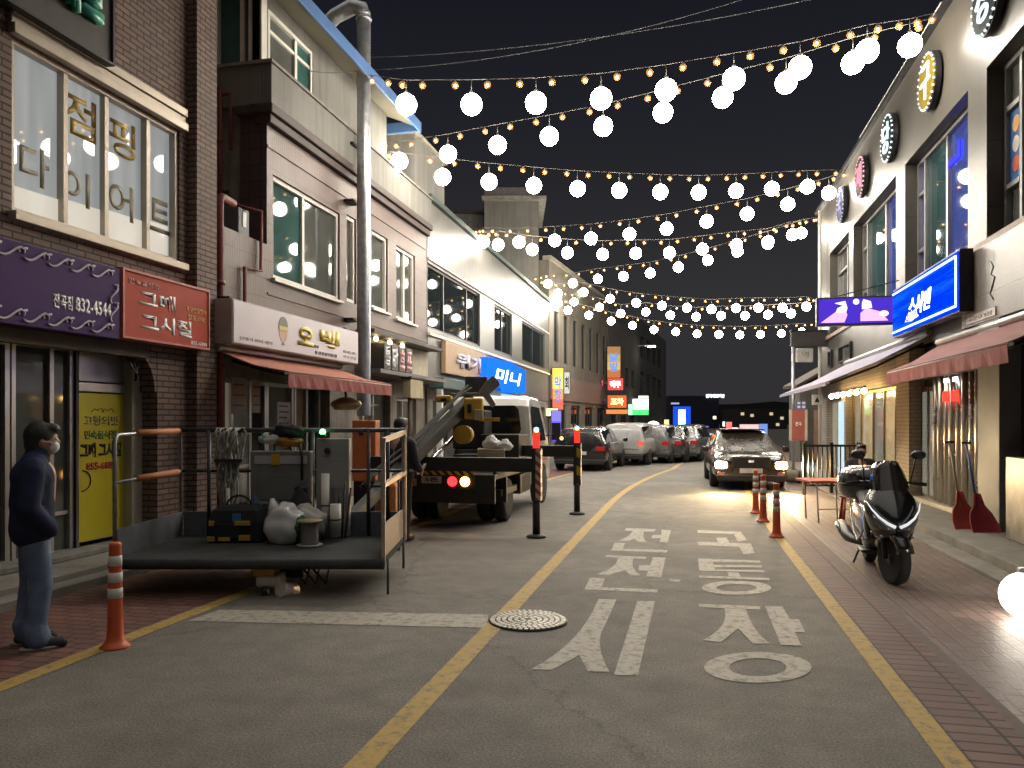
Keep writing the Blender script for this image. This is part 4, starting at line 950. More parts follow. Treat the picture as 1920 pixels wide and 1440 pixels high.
# ================================================================== right side of the street
def ry(u, c=0.0, v=700): return FR.px(u, v, c)[0]          # a (= -y) where a pixel column meets the right facade
STN = bricks('beige_cladding', (.066, .059, .048), (.061, .055, .046), (.036, .033, .028), 1.35, .95, 0, .010, stain=.2, bump=.12, rough=.42, spec=.45)
WBR = bricks('white_painted_brick', (.34, .31, .29), (.31, .285, .265), (.2, .18, .17), .22, .075, .5, .009, stain=.25, bump=.5)
RA0, RA1 = -27.1, -3.0
r = thing('billiard_building', 'long beige clad building with big upstairs windows and round letter signs on the right', 'building', (XR, 15, 0))
bays = [(ry(1850), ry(2350)), (ry(1697), ry(1815)), (ry(1600), ry(1680)), (ry(1556), ry(1592))]
Z0, Z1 = 4.27, 6.75
b = MB(); wallgrid(b, FR, RA0, RA1, 3.05, 8.5, [(p, q, Z0, Z1, .34) for p, q in bays]); shell(b, FR, RA0, RA1, 0, 8.5, 0, -9); b.build('wall', STN, r)
bx(r, 'roof_trim', M['dark_metal'], FR, RA0 - .05, RA1, 8.502, 8.60, -.3, .10)
bx(r, 'gutter', M['white_frame'], FR, -20.5, -14.2, 8.61, 8.70, -.1, .06)
bx(r, 'floor_band', mat('pinkish_band', (.30, .22, .19), .6), FR, RA0, RA1, 4.16, 4.262, .003, .05)
G_BLU = glass('blue_lit_glass', (.02, .035, .09), .03, .32, .10, (.10, .12, .8), .5)
G_TEA = glass('dark_teal_glass', (.025, .055, .06), .03, .32)
for i, (p, q) in enumerate(bays):
    w_ = q - p
    if i == 0:
        sp = [ry(1893, -.3)] + [ry(1893, -.3) - (-1) * k for k in (1.6, 3.2)]
        sp = [p + .55, p + 2.1, p + 3.6]; pn = [G_GREY, G_TEA, G_TEA, G_BLU]
    elif i == 1: sp = [p + w_ * .36, p + w_ * .74]; sp = [p + .45, p + .45 + (w_ - .95) * .5, q - .5]; pn = [G_BLU, G_TEA, G_BLU, G_GREY]
    elif i == 2: sp = [p + .5, p + .5 + (w_ - .5) * .5]; pn = [G_GREY, G_TEA, G_BLU]
    else: sp = [p + w_ * .5]; pn = [G_GREY, G_TEA]
    wdw = window(r, FR, p + .004, q - .004, Z0 + .004, Z1 - .004, -.30, mat('silver_frame', (.26, .255, .25), .4, .5, .1), G_TEA, sp, .075, dep=.08, panes=pn)
    part(wdw, 'transom', bpy.data.materials['silver_frame'], lambda b: b.box(FR, p + .08, sp[0] - .04, 6.05, 6.12, -.305, -.225)); part(wdw, 'transom', bpy.data.materials['silver_frame'], lambda b: b.box(FR, p + .08, sp[0] - .04, 4.95, 5.02, -.305, -.225))
    if i == 1:
        na, nz = FR.px(1778, 315, -.28), FR.px(1800, 285, -.28)
        part(wdw, 'neon_mark', emit('blue_neon', (.02, .02, 1), 2.2), lambda b: (b.box(FR, na[0], na[0] + .07, na[1], nz[1], -.285, -.26), b.box(FR, na[0] + .071, nz[0], nz[1] - .07, nz[1], -.285, -.26), b.box(FR, na[0] + .071, nz[0], na[1], na[1] + .07, -.285, -.26), b.box(FR, nz[0] - .06, nz[0], na[1] + .071, na[1] + .3, -.285, -.26)))
    if i == 0:
        pa, pb = FR.px(1868, 335, -.28), FR.px(1891, 195, -.28)
        ps = sub(part(wdw, 'poster', mat('blue_poster', (.03, .12, .32), .4), lambda b: b.box(FR, p + .09, p + .50, 5.06, 6.02, -.284, -.275)))
        for k, c in enumerate(((.55, .30, .10), (.5, .48, .44), (.5, .10, .06))):
            part(wdw, 'poster_ball', mat('ball_%d' % k, c, .4), lambda b: disc(b, FR, p + .295, 5.82 - k * .28, .115, .115, -.2745, -.268, 20))
# lower floors: sign panel, brick, shopfront
LOWSP = bricks('stone_sign_panel', (.17, .15, .135), (.16, .142, .128), (.09, .08, .07), 1.1, 1.15, 0, .008, stain=.15, rough=.35)
bx(r, 'stone_panel', LOWSP, FR, ry(1803, .1), RA1 + .1, 3.06, 4.155, .002, .10, bevel=.006)
nm = part(r, 'engraved_mark', mat('engraving', (.12, .11, .10), .6), lambda b: b.tube([FR.P(ry(1862, .1) + x * .25, 3.6 + y * .3, .103) for x, y in ((-.3, .9), (.1, .6), (-.3, .3), (.3, .1), (-.1, -.3), (-.4, -.6), (.1, -.9))], .010, 5))
pl = bx(r, 'plaque', mat('plaque', (.40, .37, .36), .4), FR, ry(1814, .1), ry(1868, .1), 3.1, 3.22, .101, .115)
text('노래방 2층 당구장', FR, ry(1814, .1) + .1, ry(1868, .1) - .1, 3.13, 3.19, .117, mat('plaque_ink', (.55, .52, .5), .5), r, bold=.02)
yb = (-17.0, -15.75)    # cream brick column
b = MB(); wallgrid(b, FR, RA0, -16.99, .1, 3.048, [(-22.6, -17.3, .17, 2.42, .25), (-25.6, -23.3, .17, 2.3, .25)], -.01); b.build('brick_front', WBR, r)
sm = mat('little_window', (.06, .055, .06), .4)
for u0, u1, v0, v1 in ((1576, 1598, 640, 682), (1556, 1562, 655, 690)):
    q0, q1 = FR.px(u0, v1, .0), FR.px(u1, v0, .0)
    window(r, FR, q0[0], q1[0], max(3.1, q0[1]), q1[1], .012, M['dark_metal'], G_DARK, (), .05)
WARMG = glass('warm_shop_glass', (.16, .13, .09), .08, .5, .17, (1, .74, .40), .9)
WARM2 = glass('warm_shop_glass_dim', (.09, .085, .07), .06, .5, .09, (.85, .88, .74), .9)
window(r, FR, -22.59, -17.31, .18, 2.41, -.24, mat('brass_frame', (.22, .17, .09), .4, .6), WARMG, (-21.6, -20.3, -19.2, -18.2), .06, name='shop_window', panes=[WARM2, WARMG, WARM2, WARMG, WARM2])
window(r, FR, -25.59, -23.31, .18, 2.29, -.24, M['white_frame'], WARM2, (-24.4,), .06, name='shop_window')
cbk = bricks('cream_brick', (.52, .43, .29), (.47, .39, .26), (.3, .24, .16), .2, .075, .5, .008, stain=.15)
bx(r, 'brick_column', cbk, FR, -16.98, -16.05, .16, 3.04, -.2, .08)
lit = bx(r, 'lit_door_column', emit('pale_blue_column', (.55, .75, .85), .55), FR, -23.25, -22.75, .17, 2.2, .0, .06)
# mirror clad entrance
bx(r, 'entrance_back', mat('entrance_dark', (.035, .028, .024), .5), FR, -16.045, -12.4, .16, 3.05, -.28, -.2)
MIR = mat('mirror_column', (.62, .58, .50), .3, 1.0, .06)
ns = 8
for k in range(ns):
    a0 = -15.0 + k * 2.4 / ns
    part(r, 'mirror_column', MIR, lambda b: b.lathe([(.075 if k % 2 else .06, .16), (.075 if k % 2 else .06, 3.04)], FR.P(a0, 0, -.10), 14))
bx(r, 'door_leaf', M['dark_brown'], FR, -15.98, -15.55, .18, 2.3, -.19, -.12, bevel=.01)
bx(r, 'door_leaf', M['dark_brown'], FR, -15.52, -15.09, .18, 2.3, -.19, -.12, bevel=.01)
part(r, 'door_pane', WARM2, lambda b: b.rect(FR, -15.90, -15.63, .3, 2.2, -.117)); part(r, 'door_pane', WARM2, lambda b: b.rect(FR, -15.44, -15.17, .3, 2.2, -.117))
bx(r, 'entrance_beam', M['dark_brown'], FR, -16.04, -12.4, 2.42, 2.56, -.19, .06)
bx(r, 'threshold', mat('stone_threshold', (.35, .30, .23), .5), FR, -16.04, -12.42, .162, .24, -.19, .06, bevel=.008)
bx(r, 'grey_column', mat('grey_stone_column', (.18, .175, .17), .55, 0, .15, 3), FR, -12.35, -11.55, .16, 3.05, -.2, .12, bevel=.01)
bx(r, 'tan_jamb', mat('tan_jamb', (.32, .26, .18), .6), FR, -12.395, -12.352, .16, 3.04, -.2, .0)
window(r, FR, -11.54, -3.1, .17, 3.04, -.2, M['black'], glass('black_door_glass', (.012, .013, .015), .05, .5), (-10.4, -9.2, -8.0, -6.5, -5), .09, name='glass_front')
bx(r, 'marble_panel', mat('veined_marble', (.30, .26, .21), .35, 0, .45, 5), FR, -10.95, -3.1, .162, 1.2, .1, .26, bevel=.01)
for k, a0 in enumerate((-14.35, -13.9)):
    part(r, 'red_light_panel', emit('red_led', (1, .03, .02), 1.6), lambda b: b.box(FR, a0, a0 + .28, 1.98, 2.15, -.03, -.01))
    part(r, 'white_led', emit('white_led', (.85, .9, 1), 2.5), lambda b: b.box(FR, a0 + .04, a0 + .24, 2.30, 2.37, -.03, -.01))
part(r, 'eaves', mat('dark_eaves', (.05, .04, .035), .8), lambda b: b.prism(Frame((XR, 0, 0), (-1, 0, 0), (0, 1, 0)), [(.0, 3.04), (.55, 2.72), (.55, 2.66), (0, 2.9)], 22.3, 27))
# round letter signs
def round_sign(lab, u, ch, face, ink, ring):
    a, z = FR.px(u, 0, .2)[0], 7.58
    s = thing('round_sign', lab, 'sign', FR.P(a, z, .1), 0, 'round letter signs along the parapet')
    part(s, 'disc', mat('round_face_%d' % u, face, .75, spec=.08), lambda b: disc(b, FR, a, z, .47, .47, .10, .15, 36))
    part(s, 'case', M['dark_metal'], lambda b: disc(b, FR, a, z, .50, .50, .04, .13, 36))
    part(s, 'mount', M['dark_metal'], lambda b: b.cone(FR.P(a, z, .0), FR.P(a, z, .07), .25, n=12))
    def ringf(b):
        for k in range(26):
            t = 2 * math.pi * k / 26; b.sphere(FR.P(a + .465 * math.cos(t), z +   .465 * math.sin(t), .15), .022, 6, 4)
    part(s, 'bulb_ring', ring, ringf)
    text(ch, FR, a - .27, a + .27, z - .30, z + .30, .151, ink, s, bold=.0, depth=.03)
WRING = emit('white_ring_bulbs', (.85, .95, 1), .9); PRING = emit('pink_ring_bulbs', (1, .5, .55), .8); LRING = emit('dim_ring_bulbs', (.75, .75, 1), .4)
WINK = emit('white_tube', (.8, .93, 1), .8)
round_sign('round sign with white letter on a dark teal face, nearest the camera at top edge', 1837, '장', (.006, .014, .015), WINK, WRING)
round_sign('round sign with yellow and black face and white bulbs, second from the camera', 1730, '구', (.12, .085, .006), WINK, WRING)
round_sign('round sign with dark green face and white tube letter, third from the camera', 1657, '당', (.004, .018, .018), WINK, WRING)
round_sign('round sign with pink bulbs and pink letter, fourth from the camera', 1607, '제', (.02, .008, .008), emit('pink_tube', (1, .35, .45), .6), PRING)
round_sign('round sign dimly lit in lavender, last of the row by the building end', 1571, '국', (.02, .02, .03), emit('lavender_tube', (.55, .55, .9), .3), LRING)
# blue light box
a0, a1 = ry(1675, .3), ry(1797, .3)
s = thing('lit_sign', 'bright blue light box sign with white brush lettering over the awnings', 'sign', FR.P(a0, 3.3, .1))
def blue_mat():
    m, nt, b = _new('blue_sky_lightbox'); t = nt.nodes.new('ShaderNodeTexCoord'); sp = nt.nodes.new('ShaderNodeSeparateXYZ'); nt.links.new(t.outputs['Generated'], sp.inputs[0])
    n = nt.nodes.new('ShaderNodeTexNoise'); n.inputs['Scale'].default_value = 1.6; n.inputs['Detail'].default_value = 3
    mp = nt.nodes.new('ShaderNodeMapping'); mp.inputs['Scale'].default_value = (1, 1, 4); nt.links.new(t.outputs['Generated'], mp.inputs[0]); nt.links.new(mp.outputs[0], n.inputs['Vector'])
    rp = nt.nodes.new('ShaderNodeValToRGB'); rp.color_ramp.elements[0].position = .45; rp.color_ramp.elements[0].color = (.0, .028, .95, 1); rp.color_ramp.elements[1].position = .75; rp.color_ramp.elements[1].color = (.01, .14, 1, 1)
    nt.links.new(n.outputs['Fac'], rp.inputs[0]); nt.links.new(rp.outputs[0], b.inputs['Emission Color']); b.inputs['Emission Strength'].default_value = .68
    b.inputs['Base Color'].default_value = (0, .01, .08, 1); b.inputs['Specular IOR Level'].default_value = 0; return m
bx(s, 'case', M['dark_metal'], FR, a0 - .03, a1 + .03, 3.27, 4.20, .11, .295)
bx(s, 'light_panel', blue_mat(), FR, a0, a1, 3.3, 4.17, .296, .31)
EDGE = emit('pale_edge_tube', (.45, .7, 1), 1.6)
part(s, 'edge_tube', EDGE, lambda b: (b.box(FR, a0 + .04, a1 - .04, 3.35, 3.38, .311, .33), b.box(FR, a0 + .04, a1 - .04, 4.09, 4.12, .311, .33), b.box(FR, a1 - .07, a1 - .04, 3.381, 4.089, .311, .33)))
aw = a1 - a0
WN2 = emit('white_glow_letters', (.9, .97, 1), 2.2)
text('스시앤', FR, a0 + aw * .30, a0 + aw * .66, 3.52, 3.86, .312, WN2, s, bold=.015, depth=.01, slant=.25)
def lotus(b):
    for k in range(7):
        t = (k - 3) * .42; cx = a0 + aw * .36
        tip = (cx + .42 * math.sin(t), 3.44 + .20 * math.cos(t))
        b.prism(FR, [(cx - .03, 3.44), (cx + .03, 3.44), (tip[0] + .05, (tip[1] + 3.44) / 2), tip, (tip[0] - .05, (tip[1] + 3.44) / 2)], .312 + .002 * k, .318 + .002 * k)
part(s, 'lotus_emblem', emit('lotus_pink', (1, .72, .9), 1.1), lotus)
# LED panel across the pavement
yl = 17.0; FLED = Frame((0, yl, 0), (1, 0, 0), (0, -1, 0))
q0 = FLED.px(1535, 608); q1 = FLED.px(1671, 557)
s = thing('led_screen', 'violet LED screen with pink pictures sticking out from the right facade', 'screen', (q0[0], yl, q0[1]))
bx(s, 'case', M['black'], FLED, q0[0] - .04, XR - .01, q0[1] - .04, q1[1] + .04, -.18, -.004, bevel=.01)
bx(s, 'screen', emit('violet_led', (.09, .04, .7), .42), FLED, q0[0], XR - .03, q0[1], q1[1], -.003, .006)
lw, lh = q1[0] - q0[0], q1[1] - q0[1]
PKL = emit('pink_led', (1, .5, .95), .62); WHL = emit('white_led_b', (.9, .8, 1), .9)
def fl(pts, dx=0): return [(q0[0] + lw * (x + dx), q0[1] + lh * y) for x, y in pts]
part(s, 'picture', PKL, lambda b: (b.prism(FLED, fl([(.03, .05), (.36, .05), (.40, .35), (.36, .62), (.26, .52)]), .007, .010), b.prism(FLED, fl([(.58, .08), (.96, .08), (.84, .45), (.66, .6), (.58, .4)]), .007, .010)))
for f_ in (lambda b: b.prism(FLED, fl([(.24, .45), (.38, .45), (.40, .62), (.37, .9), (.22, .82), (.34, .72), (.26, .62)]), .0105, .014), lambda b: b.prism(FLED, fl([(.60, .55), (.74, .60), (.72, .86), (.62, .95), (.60, .8)]), .0105, .014), lambda b:
     disc(b, FLED, q0[0] + lw * .9, q0[1] + lh * .36, .09, .06, .0105, .014, 14), lambda b: disc(b, FLED, q0[0] + lw * .52, q0[1] + lh * .86, .06, .06, .0105, .014, 14)): part(s, 'picture_highlight', WHL, f_)
part(s, 'stay', M['dark_metal'], lambda b: b.tube([(q0[0] + .3, yl + .1, q1[1] + .05), (XR, yl + .1, q1[1] + .35)], .012, 6))
# awnings
awning('dark red awning nearest the camera on the right, over the mirrored entrance', FR, -14.2, -9.1, 2.92, .08, 2.48, .9, .21, mat('rose_cloth', (.27, .12, .11), .8, 0, .1), mat('dark_red_cloth', (.22, .042, .042), .8, 0, .12, 3))
awning('pale lilac awning folded out under the blue light box', FR, -22.2, -14.9, 3.16, .06, 2.36, 1.75, .06, mat('lilac_cloth', (.40, .37, .47), .8, 0, .1), bpy.data.materials['lilac_cloth'])
# row of warm lamps under the lilac awning
s = thing('lamp_bar', 'row of warm bare bulbs glowing under the lilac awning', 'light', FR.P(-21, 2.36, .3))
bx(s, 'rail', M['dark_metal'], FR, -23.2, -18.8, 2.42, 2.46, .26, .32)
WB = emit('warm_bulb', (1, .62, .22), 60)
for k in range(6):
    part(s, 'bulb', WB, lambda b: b.sphere(FR.P(-23.0 + k * .82, 2.34, .29), .06, 12, 8))
# low house, poles and signs where the street opens on the right
LHW = mat('dim_house_wall', (.11, .10, .09), .8, 0, .2, 2, streak=.3)
s = thing('low_house', 'low cream house with a sloping roof beyond the end of right building', 'house', (5.6, 31, 0))
h0, h1 = FC.px(1500, 800, -31)[0], FC.px(1536, 800, -31)[0] + 1.5
zt = FC.px(1500, 728, -31)[1]; zt2 = FC.px(1536, 706, -31)[1]
part(s, 'wall', LHW, lambda b: b.prism(FC, [(h0, 0), (h1, 0), (h1, zt2 + .9), (h0, zt)], -32.2, -31))
part(s, 'roof', M['dark_brown'], lambda b: b.prism(FC, [(h0 - .2, zt + .01), (h1, zt2 + .93), (h1, zt2 + 1.05), (h0 - .2, zt + .13)], -32.4, -30.8))
part(s, 'door', mat('salmon_door', (.32, .20, .16), .6), lambda b: b.box(FC, FC.px(1526, 800, -31)[0], FC.px(1538, 800, -31)[0], .1, 2.1, -30.998, -30.95))
def post(lab, u, v0, v1, d, r_, m, nm='post', cat='post'):
    p = FC.px(u, v0, -d); q = FC.px(u, v1, -d)
    b = MB(); b.cone(FC.P(p[0], 0, -d), FC.P(p[0], p[1], -d), r_, n=10); return tag(b.build(nm, m), lab, cat)
post('grey steel pole carrying the white sign at the end of right building', 1487, 640, 900, 24.3, .05, M['galv'])
post('tall thin downpipe pole at the far corner of the right building', 1537, 395, 840, 24.1, .05, M['white_frame'])
q0, q1 = FC.px(1481, 650, -24), FC.px(1550, 622, -24)
s = thing('dark_sign', 'unlit dark sign board across the tops of the two thin poles', 'sign', FC.P(q0[0], q0[1], -24)); bx(s, 'board', mat('dark_board', (.035, .032, .032), .6), FC, q0[0], q1[0], q0[1], q1[1], -24, -23.85, bevel=.01)
bx(s, 'rim', M['dark_metal'], FC, q0[0] - .02, q1[0] + .02, q1[1] + .001, q1[1] + .04, -24.02, -23.83)
q0, q1 = FC.px(1492, 680, -24), FC.px(1523, 653, -24)
s = thing('white_sign', 'small white sign with rounded corners under the unlit dark board', 'sign', FC.P(q0[0], q0[1], -24))
bx(s, 'board', mat('white_board', (.42, .40, .38), .4), FC, q0[0], q1[0], q0[1], q1[1], -24.05, -23.9, bevel=.03)
text('역', FC, q0[0] + .15, q1[0] - .15, q0[1] + .16, q1[1] - .1, -23.897, mat('grey_ink', (.16, .15, .15), .5), s)
q0, q1 = FC.px(1480, 826, -23.4), FC.px(1514, 768, -23.4)
s = thing('banner', 'faded red upright banner with white edges on the grey pole', 'banner', FC.P(q0[0], q0[1], -23.4))
part(s, 'cloth', mat('banner_red', (.36, .10, .09), .6, 0, .1), lambda b: b.box(FC, q0[0] + .08, q1[0] - .08, q0[1], q1[1], -23.43, -23.40))
part(s, 'edge', mat('banner_white', (.5, .45, .40), .6), lambda b: (b.box(FC, q0[0], q0[0] + .078, q0[1], q1[1], -23.43, -23.40), b.box(FC, q1[0] - .078, q1[0], q0[1], q1[1], -23.43, -23.40)))
text('전곡', FC, q0[0] + .18, q1[0] - .18, (q0[1] + q1[1]) / 2 - .03, (q0[1] + q1[1]) / 2 + .1, -23.398, WH, s, bold=.03)
q0, q1 = FC.px(1492, 767, -23.6), FC.px(1511, 752, -23.6)
s = thing('information_sign', 'small blue sign with four white squares above the faded red banner', 'sign', FC.P(q0[0], q0[1], -23.6))
bx(s, 'plate', mat('blue_plate', (.06, .12, .38), .4), FC, q0[0], q1[0], q0[1], q1[1], -23.62, -23.58)
part(s, 'symbol', WH, lambda b: [b.box(FC, q0[0] + .04 + .15 * i, q0[0] + .13 + .15 * i, q0[1] + .03 + .12 * j, q0[1] + .10 + .12 * j, -23.579, -23.573) for i in range(2) for j in range(2)])
q0, q1 = FC.px(1523, 759, -23.9), FC.px(1541, 740, -23.9)
s = thing('direction_sign', 'little white square sign with a dark arrow by the downpipe pole', 'sign', FC.P(q0[0], q0[1], -23.9))
bx(s, 'plate', M['white_pl'], FC, q0[0], q1[0], q0[1], q1[1], -23.93, -23.9)
part(s, 'arrow', BLK, lambda b: b.prism(FC, [(q0[0] + .07, q0[1] + .08), (q1[0] - .07, q0[1] + .08), ((q0[0] + q1[0]) / 2, q1[1] - .07)], -23.899, -23.893))
# railing across the side passage
s = thing('railing', 'black iron railing beside the parked scooter and folding table', 'railing', FC.P(6.5, 0, -17.2))
f0, f1 = FC.px(1508, 840, -17.2)[0], FC.px(1610, 840, -17.2)[0]
part(s, 'top_rail', M['black'], lambda b: b.box(FC, f0, f1, 1.08, 1.13, -17.23, -17.18))
part(s, 'bottom_rail', M['black'], lambda b: b.box(FC, f0, f1, .2, .24, -17.23, -17.18))
n_ = 12
for k in range(n_ + 1):
    x = f0 + (f1 - f0) * k / n_
    part(s, 'baluster' if k % 6 else 'post', M['black'], lambda b: b.box(FC, x - .012, x + .012, .241 if k % 6 else 0, 1.079, -17.215, -17.19) if k % 6 else b.box(FC, x - .03, x + .03, 0, 1.18, -17.24, -17.17))
# two red snow shovels leaning by the mirrored columns
def shovel(lab, u, v, tint, hand):
    p = onz(u, v, .165); s = thing('shovel', lab, 'shovel', p)
    def bl(b):
        n = 8; w_ = .17
        rows = [(0, .19, .06), (.1, .19, .02), (.24, .15, -.02), (.34, .07, -.03), (.5, .035, -.03)]
        for i in range(len(rows) - 1):
            for k in range(n):
                f = lambda row, t: FC.P(p.dot(FC.r) + row[1] * t, .165 + row[0], p.dot(FC.n) + row[2] + .05 * t * t + .12 - .28 * row[0])
                t0, t1 = -1 + 2 * k / n, -1 + 2 * (k + 1) / n
                b.quad(f(rows[i], t0), f(rows[i], t1), f(rows[i + 1], t1), f(rows[i + 1], t0))
    o = part(s, 'blade', tint, bl); m_ = o.modifiers.new('t', 'SOLIDIFY'); m_.thickness = .012
    P0 = FC.P(p.dot(FC.r), .45, p.dot(FC.n) - .0); P1 = FC.P(p.dot(FC.r) + .02, 1.35, p.dot(FC.n) - .30)
    part(s, 'handle', hand, lambda b: b.tube([P0, P1], .017, 8))
    part(s, 'grip', M['black'], lambda b: b.tube([P1 - Vector((.06, 0, 0)), P1 + Vector((.06, 0, 0))], .018, 8))
shovel('red snow shovel with a pale handle, left one leaning by the mirrored columns', 1800, 988, mat('red_plastic', (.42, .055, .045), .4), mat('pale_handle', (.35, .26, .16), .5))
shovel('red snow shovel with a blue handle, right one leaning by the grey column', 1833, 994, mat('red_plastic_b', (.36, .04, .05), .4), mat('blue_handle', (.05, .08, .25), .4))
# globe lamp lying on the right pavement, and a round lit sign ball down the street
gp = atd(1922, 1119, 6.4)
s = thing('globe_lamp', 'glowing white globe lamp lying on the brown paving at right edge', 'lamp', (gp.x, gp.y, 0))
part(s, 'globe', emit('low_globe_glow', GLOBE_C, 6, (.8, .8, .8)), lambda b: b.sphere((gp.x, gp.y, .20), GR + .005, 28, 18)); part(s, 'lamp_cap', M['galv'], lambda b: b.lathe([(.0, .44), (.05, .43), (.05, .36)], (gp.x, gp.y, 0), 12))
gp = atd(1225, 803, 40)
s = thing('ball_sign', 'round white glowing ball sign on a short post beyond the white pickup', 'sign', (gp.x, gp.y, 0))
part(s, 'ball', emit('ball_glow', (1, .98, .9), 4), lambda b: b.sphere(gp, .37, 20, 12)); part(s, 'post', M['dark_metal'], lambda b: b.cone((gp.x, gp.y, 0), (gp.x, gp.y, gp.z - .34), .06, n=10))
# street lamps
def street_lamp(lab, u, v, d, arm, em, h0=0):
    p = atd(u, v, d); s = thing('street_lamp', lab, 'street lamp', (p.x - arm, p.y, 0))
    part(s, 'pole', M['galv'], lambda b: b.tube([(p.x - arm, p.y, 0), (p.x - arm, p.y, p.z - .3), (p.x - arm * .7, p.y, p.z + .05), (p.x - .2, p.y, p.z + .12)], [.09, .06, .05, .04], 8))
    part(s, 'lamp_head', M['galv'], lambda b: b.box(W0, p.x - .35, p.x + .35, p.y - .14, p.y + .14, p.z + .02, p.z + .14), bevel=.03)
    part(s, 'lens', em, lambda b: b.box(W0, p.x - .3, p.x + .3, p.y - .11, p.y + .11, p.z - .04, p.z + .019))
SL = emit('street_lamp_lens', (.93, 1, .85), 14)
street_lamp('street lamp on an arm over the parked cars, in front of the dark far building', 1222, 650, 62, 2.2, SL)
street_lamp('street lamp glowing greenish white among the festoon globes by beige building', 1092, 547, 42.5, 1.2, emit('green_white_lens', (.88, 1, .7), 18))
# little lit things far down the street
def far_light(lab, u, v, d, w_, h_, c, st, nm='shop_light', cat='sign'):
    p = FC.px(u, v, -d); s = thing(nm, lab, cat, FC.P(p[0], p[1], -d))
    bx(s, 'light_panel', emit('far_%d_%d' % (u, v), c, st), FC, p[0] - w_ / 2, p[0] + w_ / 2, p[1] - h_ / 2, p[1] + h_ / 2, -d - .1, -d)
    bx(s, 'case', M['dark_metal'], FC, p[0] - w_ / 2 - .05, p[0] + w_ / 2 + .05, p[1] - h_ / 2 - .05, p[1] + h_ / 2 + .05, -d - .4, -d - .101)
    bx(s, 'stand', M['dark_metal'], FC, p[0] - .06, p[0] + .06, 0, p[1] - h_ / 2 - .05, -d - .35, -d - .2)
far_light('white lit shop box far down the street beside the oncoming car', 1315, 838, 100, 1.6, 1.4, (.9, .95, 1), 3)
far_light('pinkish lit sign above the roof of the oncoming car', 1405, 806, 70, 1.7, 1.0, (.75, .5, .5), .7)
far_light('blue lit sign right beside the pinkish one above the car roof', 1430, 806, 71, .9, 1.1, (.15, .25, .6), .7)
far_light('small red light far away left of the oncoming car', 1283, 831, 90, .7, .5, (1, .15, .08), 1.5)
far_light('blue and white awning light far down the street at left', 1262, 842, 85, 2.6, .7, (.25, .4, .7), .7)
far_light('orange lit sign at the end of the left row of parked cars', 1255, 817, 80, .7, .7, (1, .45, .2), 1.2)
far_light('yellow lit sign by the end of the dark left building', 1250, 797, 78, .45, 1.1, (.9, .75, .3), .8)
far_light('slanting pale blue lit panel just left of the oncoming car', 1330, 825, 60, .4, 1.0, (.35, .6, .9), 1.0)
far_light('small yellow white lamp high in the dark beyond the oncoming car', 1340, 783, 140, .5, .5, (1, .9, .5), 2)
far_light('small white lamp in the dark beyond the oncoming car', 1358, 795, 120, .4, .7, (.9, 1, .9), 1.6)
far_light('pale lilac lit board at the mouth of the side street', 1321, 850, 95, 1.6, .5, (.7, .6, .9), 1.2)
far_light('small green lit sign under the far blue neon column', 1284, 818, 110, 1.2, .4, (.1, .7, .25), 1.0)
random.seed(11)
FL_ = [('tiny red tail lamp glow of traffic far down the street', 1296, 846, 92, .5, .3, (1, .08, .05), 1.6), ('second tiny red tail lamp glow of traffic farther left', 1288, 848, 96, .5, .3, (1, .08, .05), 1.3),
 ('white shop window light at the foot of the dark left building', 1232, 822, 76, 1.2, .8, (.85, .95, 1), .9), ('pale green shop window light below the green light box sign', 1206, 800, 62, 1.6, .5, (.5, .9, .6), .7),
 ('small white lit sign between the red neon group and green light box', 1180, 768, 58, .5, .8, (.4, .9, .5), .9), ('orange red lit strip under the yellow lettered red neon sign', 1157, 772, 47.8, 1.3, .25, (1, .2, .05), .8),
 ('blue white lit square left of the far blue neon column', 1247, 836, 88, 1.4, .9, (.45, .65, .9), .9), ('tiny yellow lamp beside the far blue neon column', 1292, 822, 112, .4, .5, (1, .85, .4), 1.5),
 ('red lit sign above the oncoming car roof on the left', 1367, 800, 82, .6, 1.0, (.9, .15, .15), .9), ('white lit sign beside the red one above the oncoming car roof', 1378, 806, 84, .9, .5, (.9, .8, .75), .9),
 ('pale lamp at the end of the street left of the oncoming car', 1307, 818, 130, .5, .5, (.9, .95, 1), 1.3), ('violet lit band on the far dark blue building', 1300, 800, 150, 6, .25, (.25, .22, .6), .5)]
for a_ in FL_: far_light(*a_)
# overhead cables
def wire(lab, p, q, sag, r_=.008):
    b = MB(); pts = []
    for k in range(21):
        t = k / 20; v = p.lerp(q, t); v.z -= sag * 4 * t * (1 - t); pts.append(v)
    b.tube(pts, r_, 5); tag(b.build('overhead_cable', M['black']), lab, 'cable')
wire('upper of two thin cables running up across the dark sky from the flue', atd(690, 108, 15), atd(1560, -10, 13), .2)
wire('lower of two thin cables running up across the dark sky from the flue', atd(690, 132, 15), atd(1420, -10, 14), .25)
wire('thin cable strung along the balcony wall towards the flue', atd(580, 133, 13.4), atd(690, 130, 15), .05)

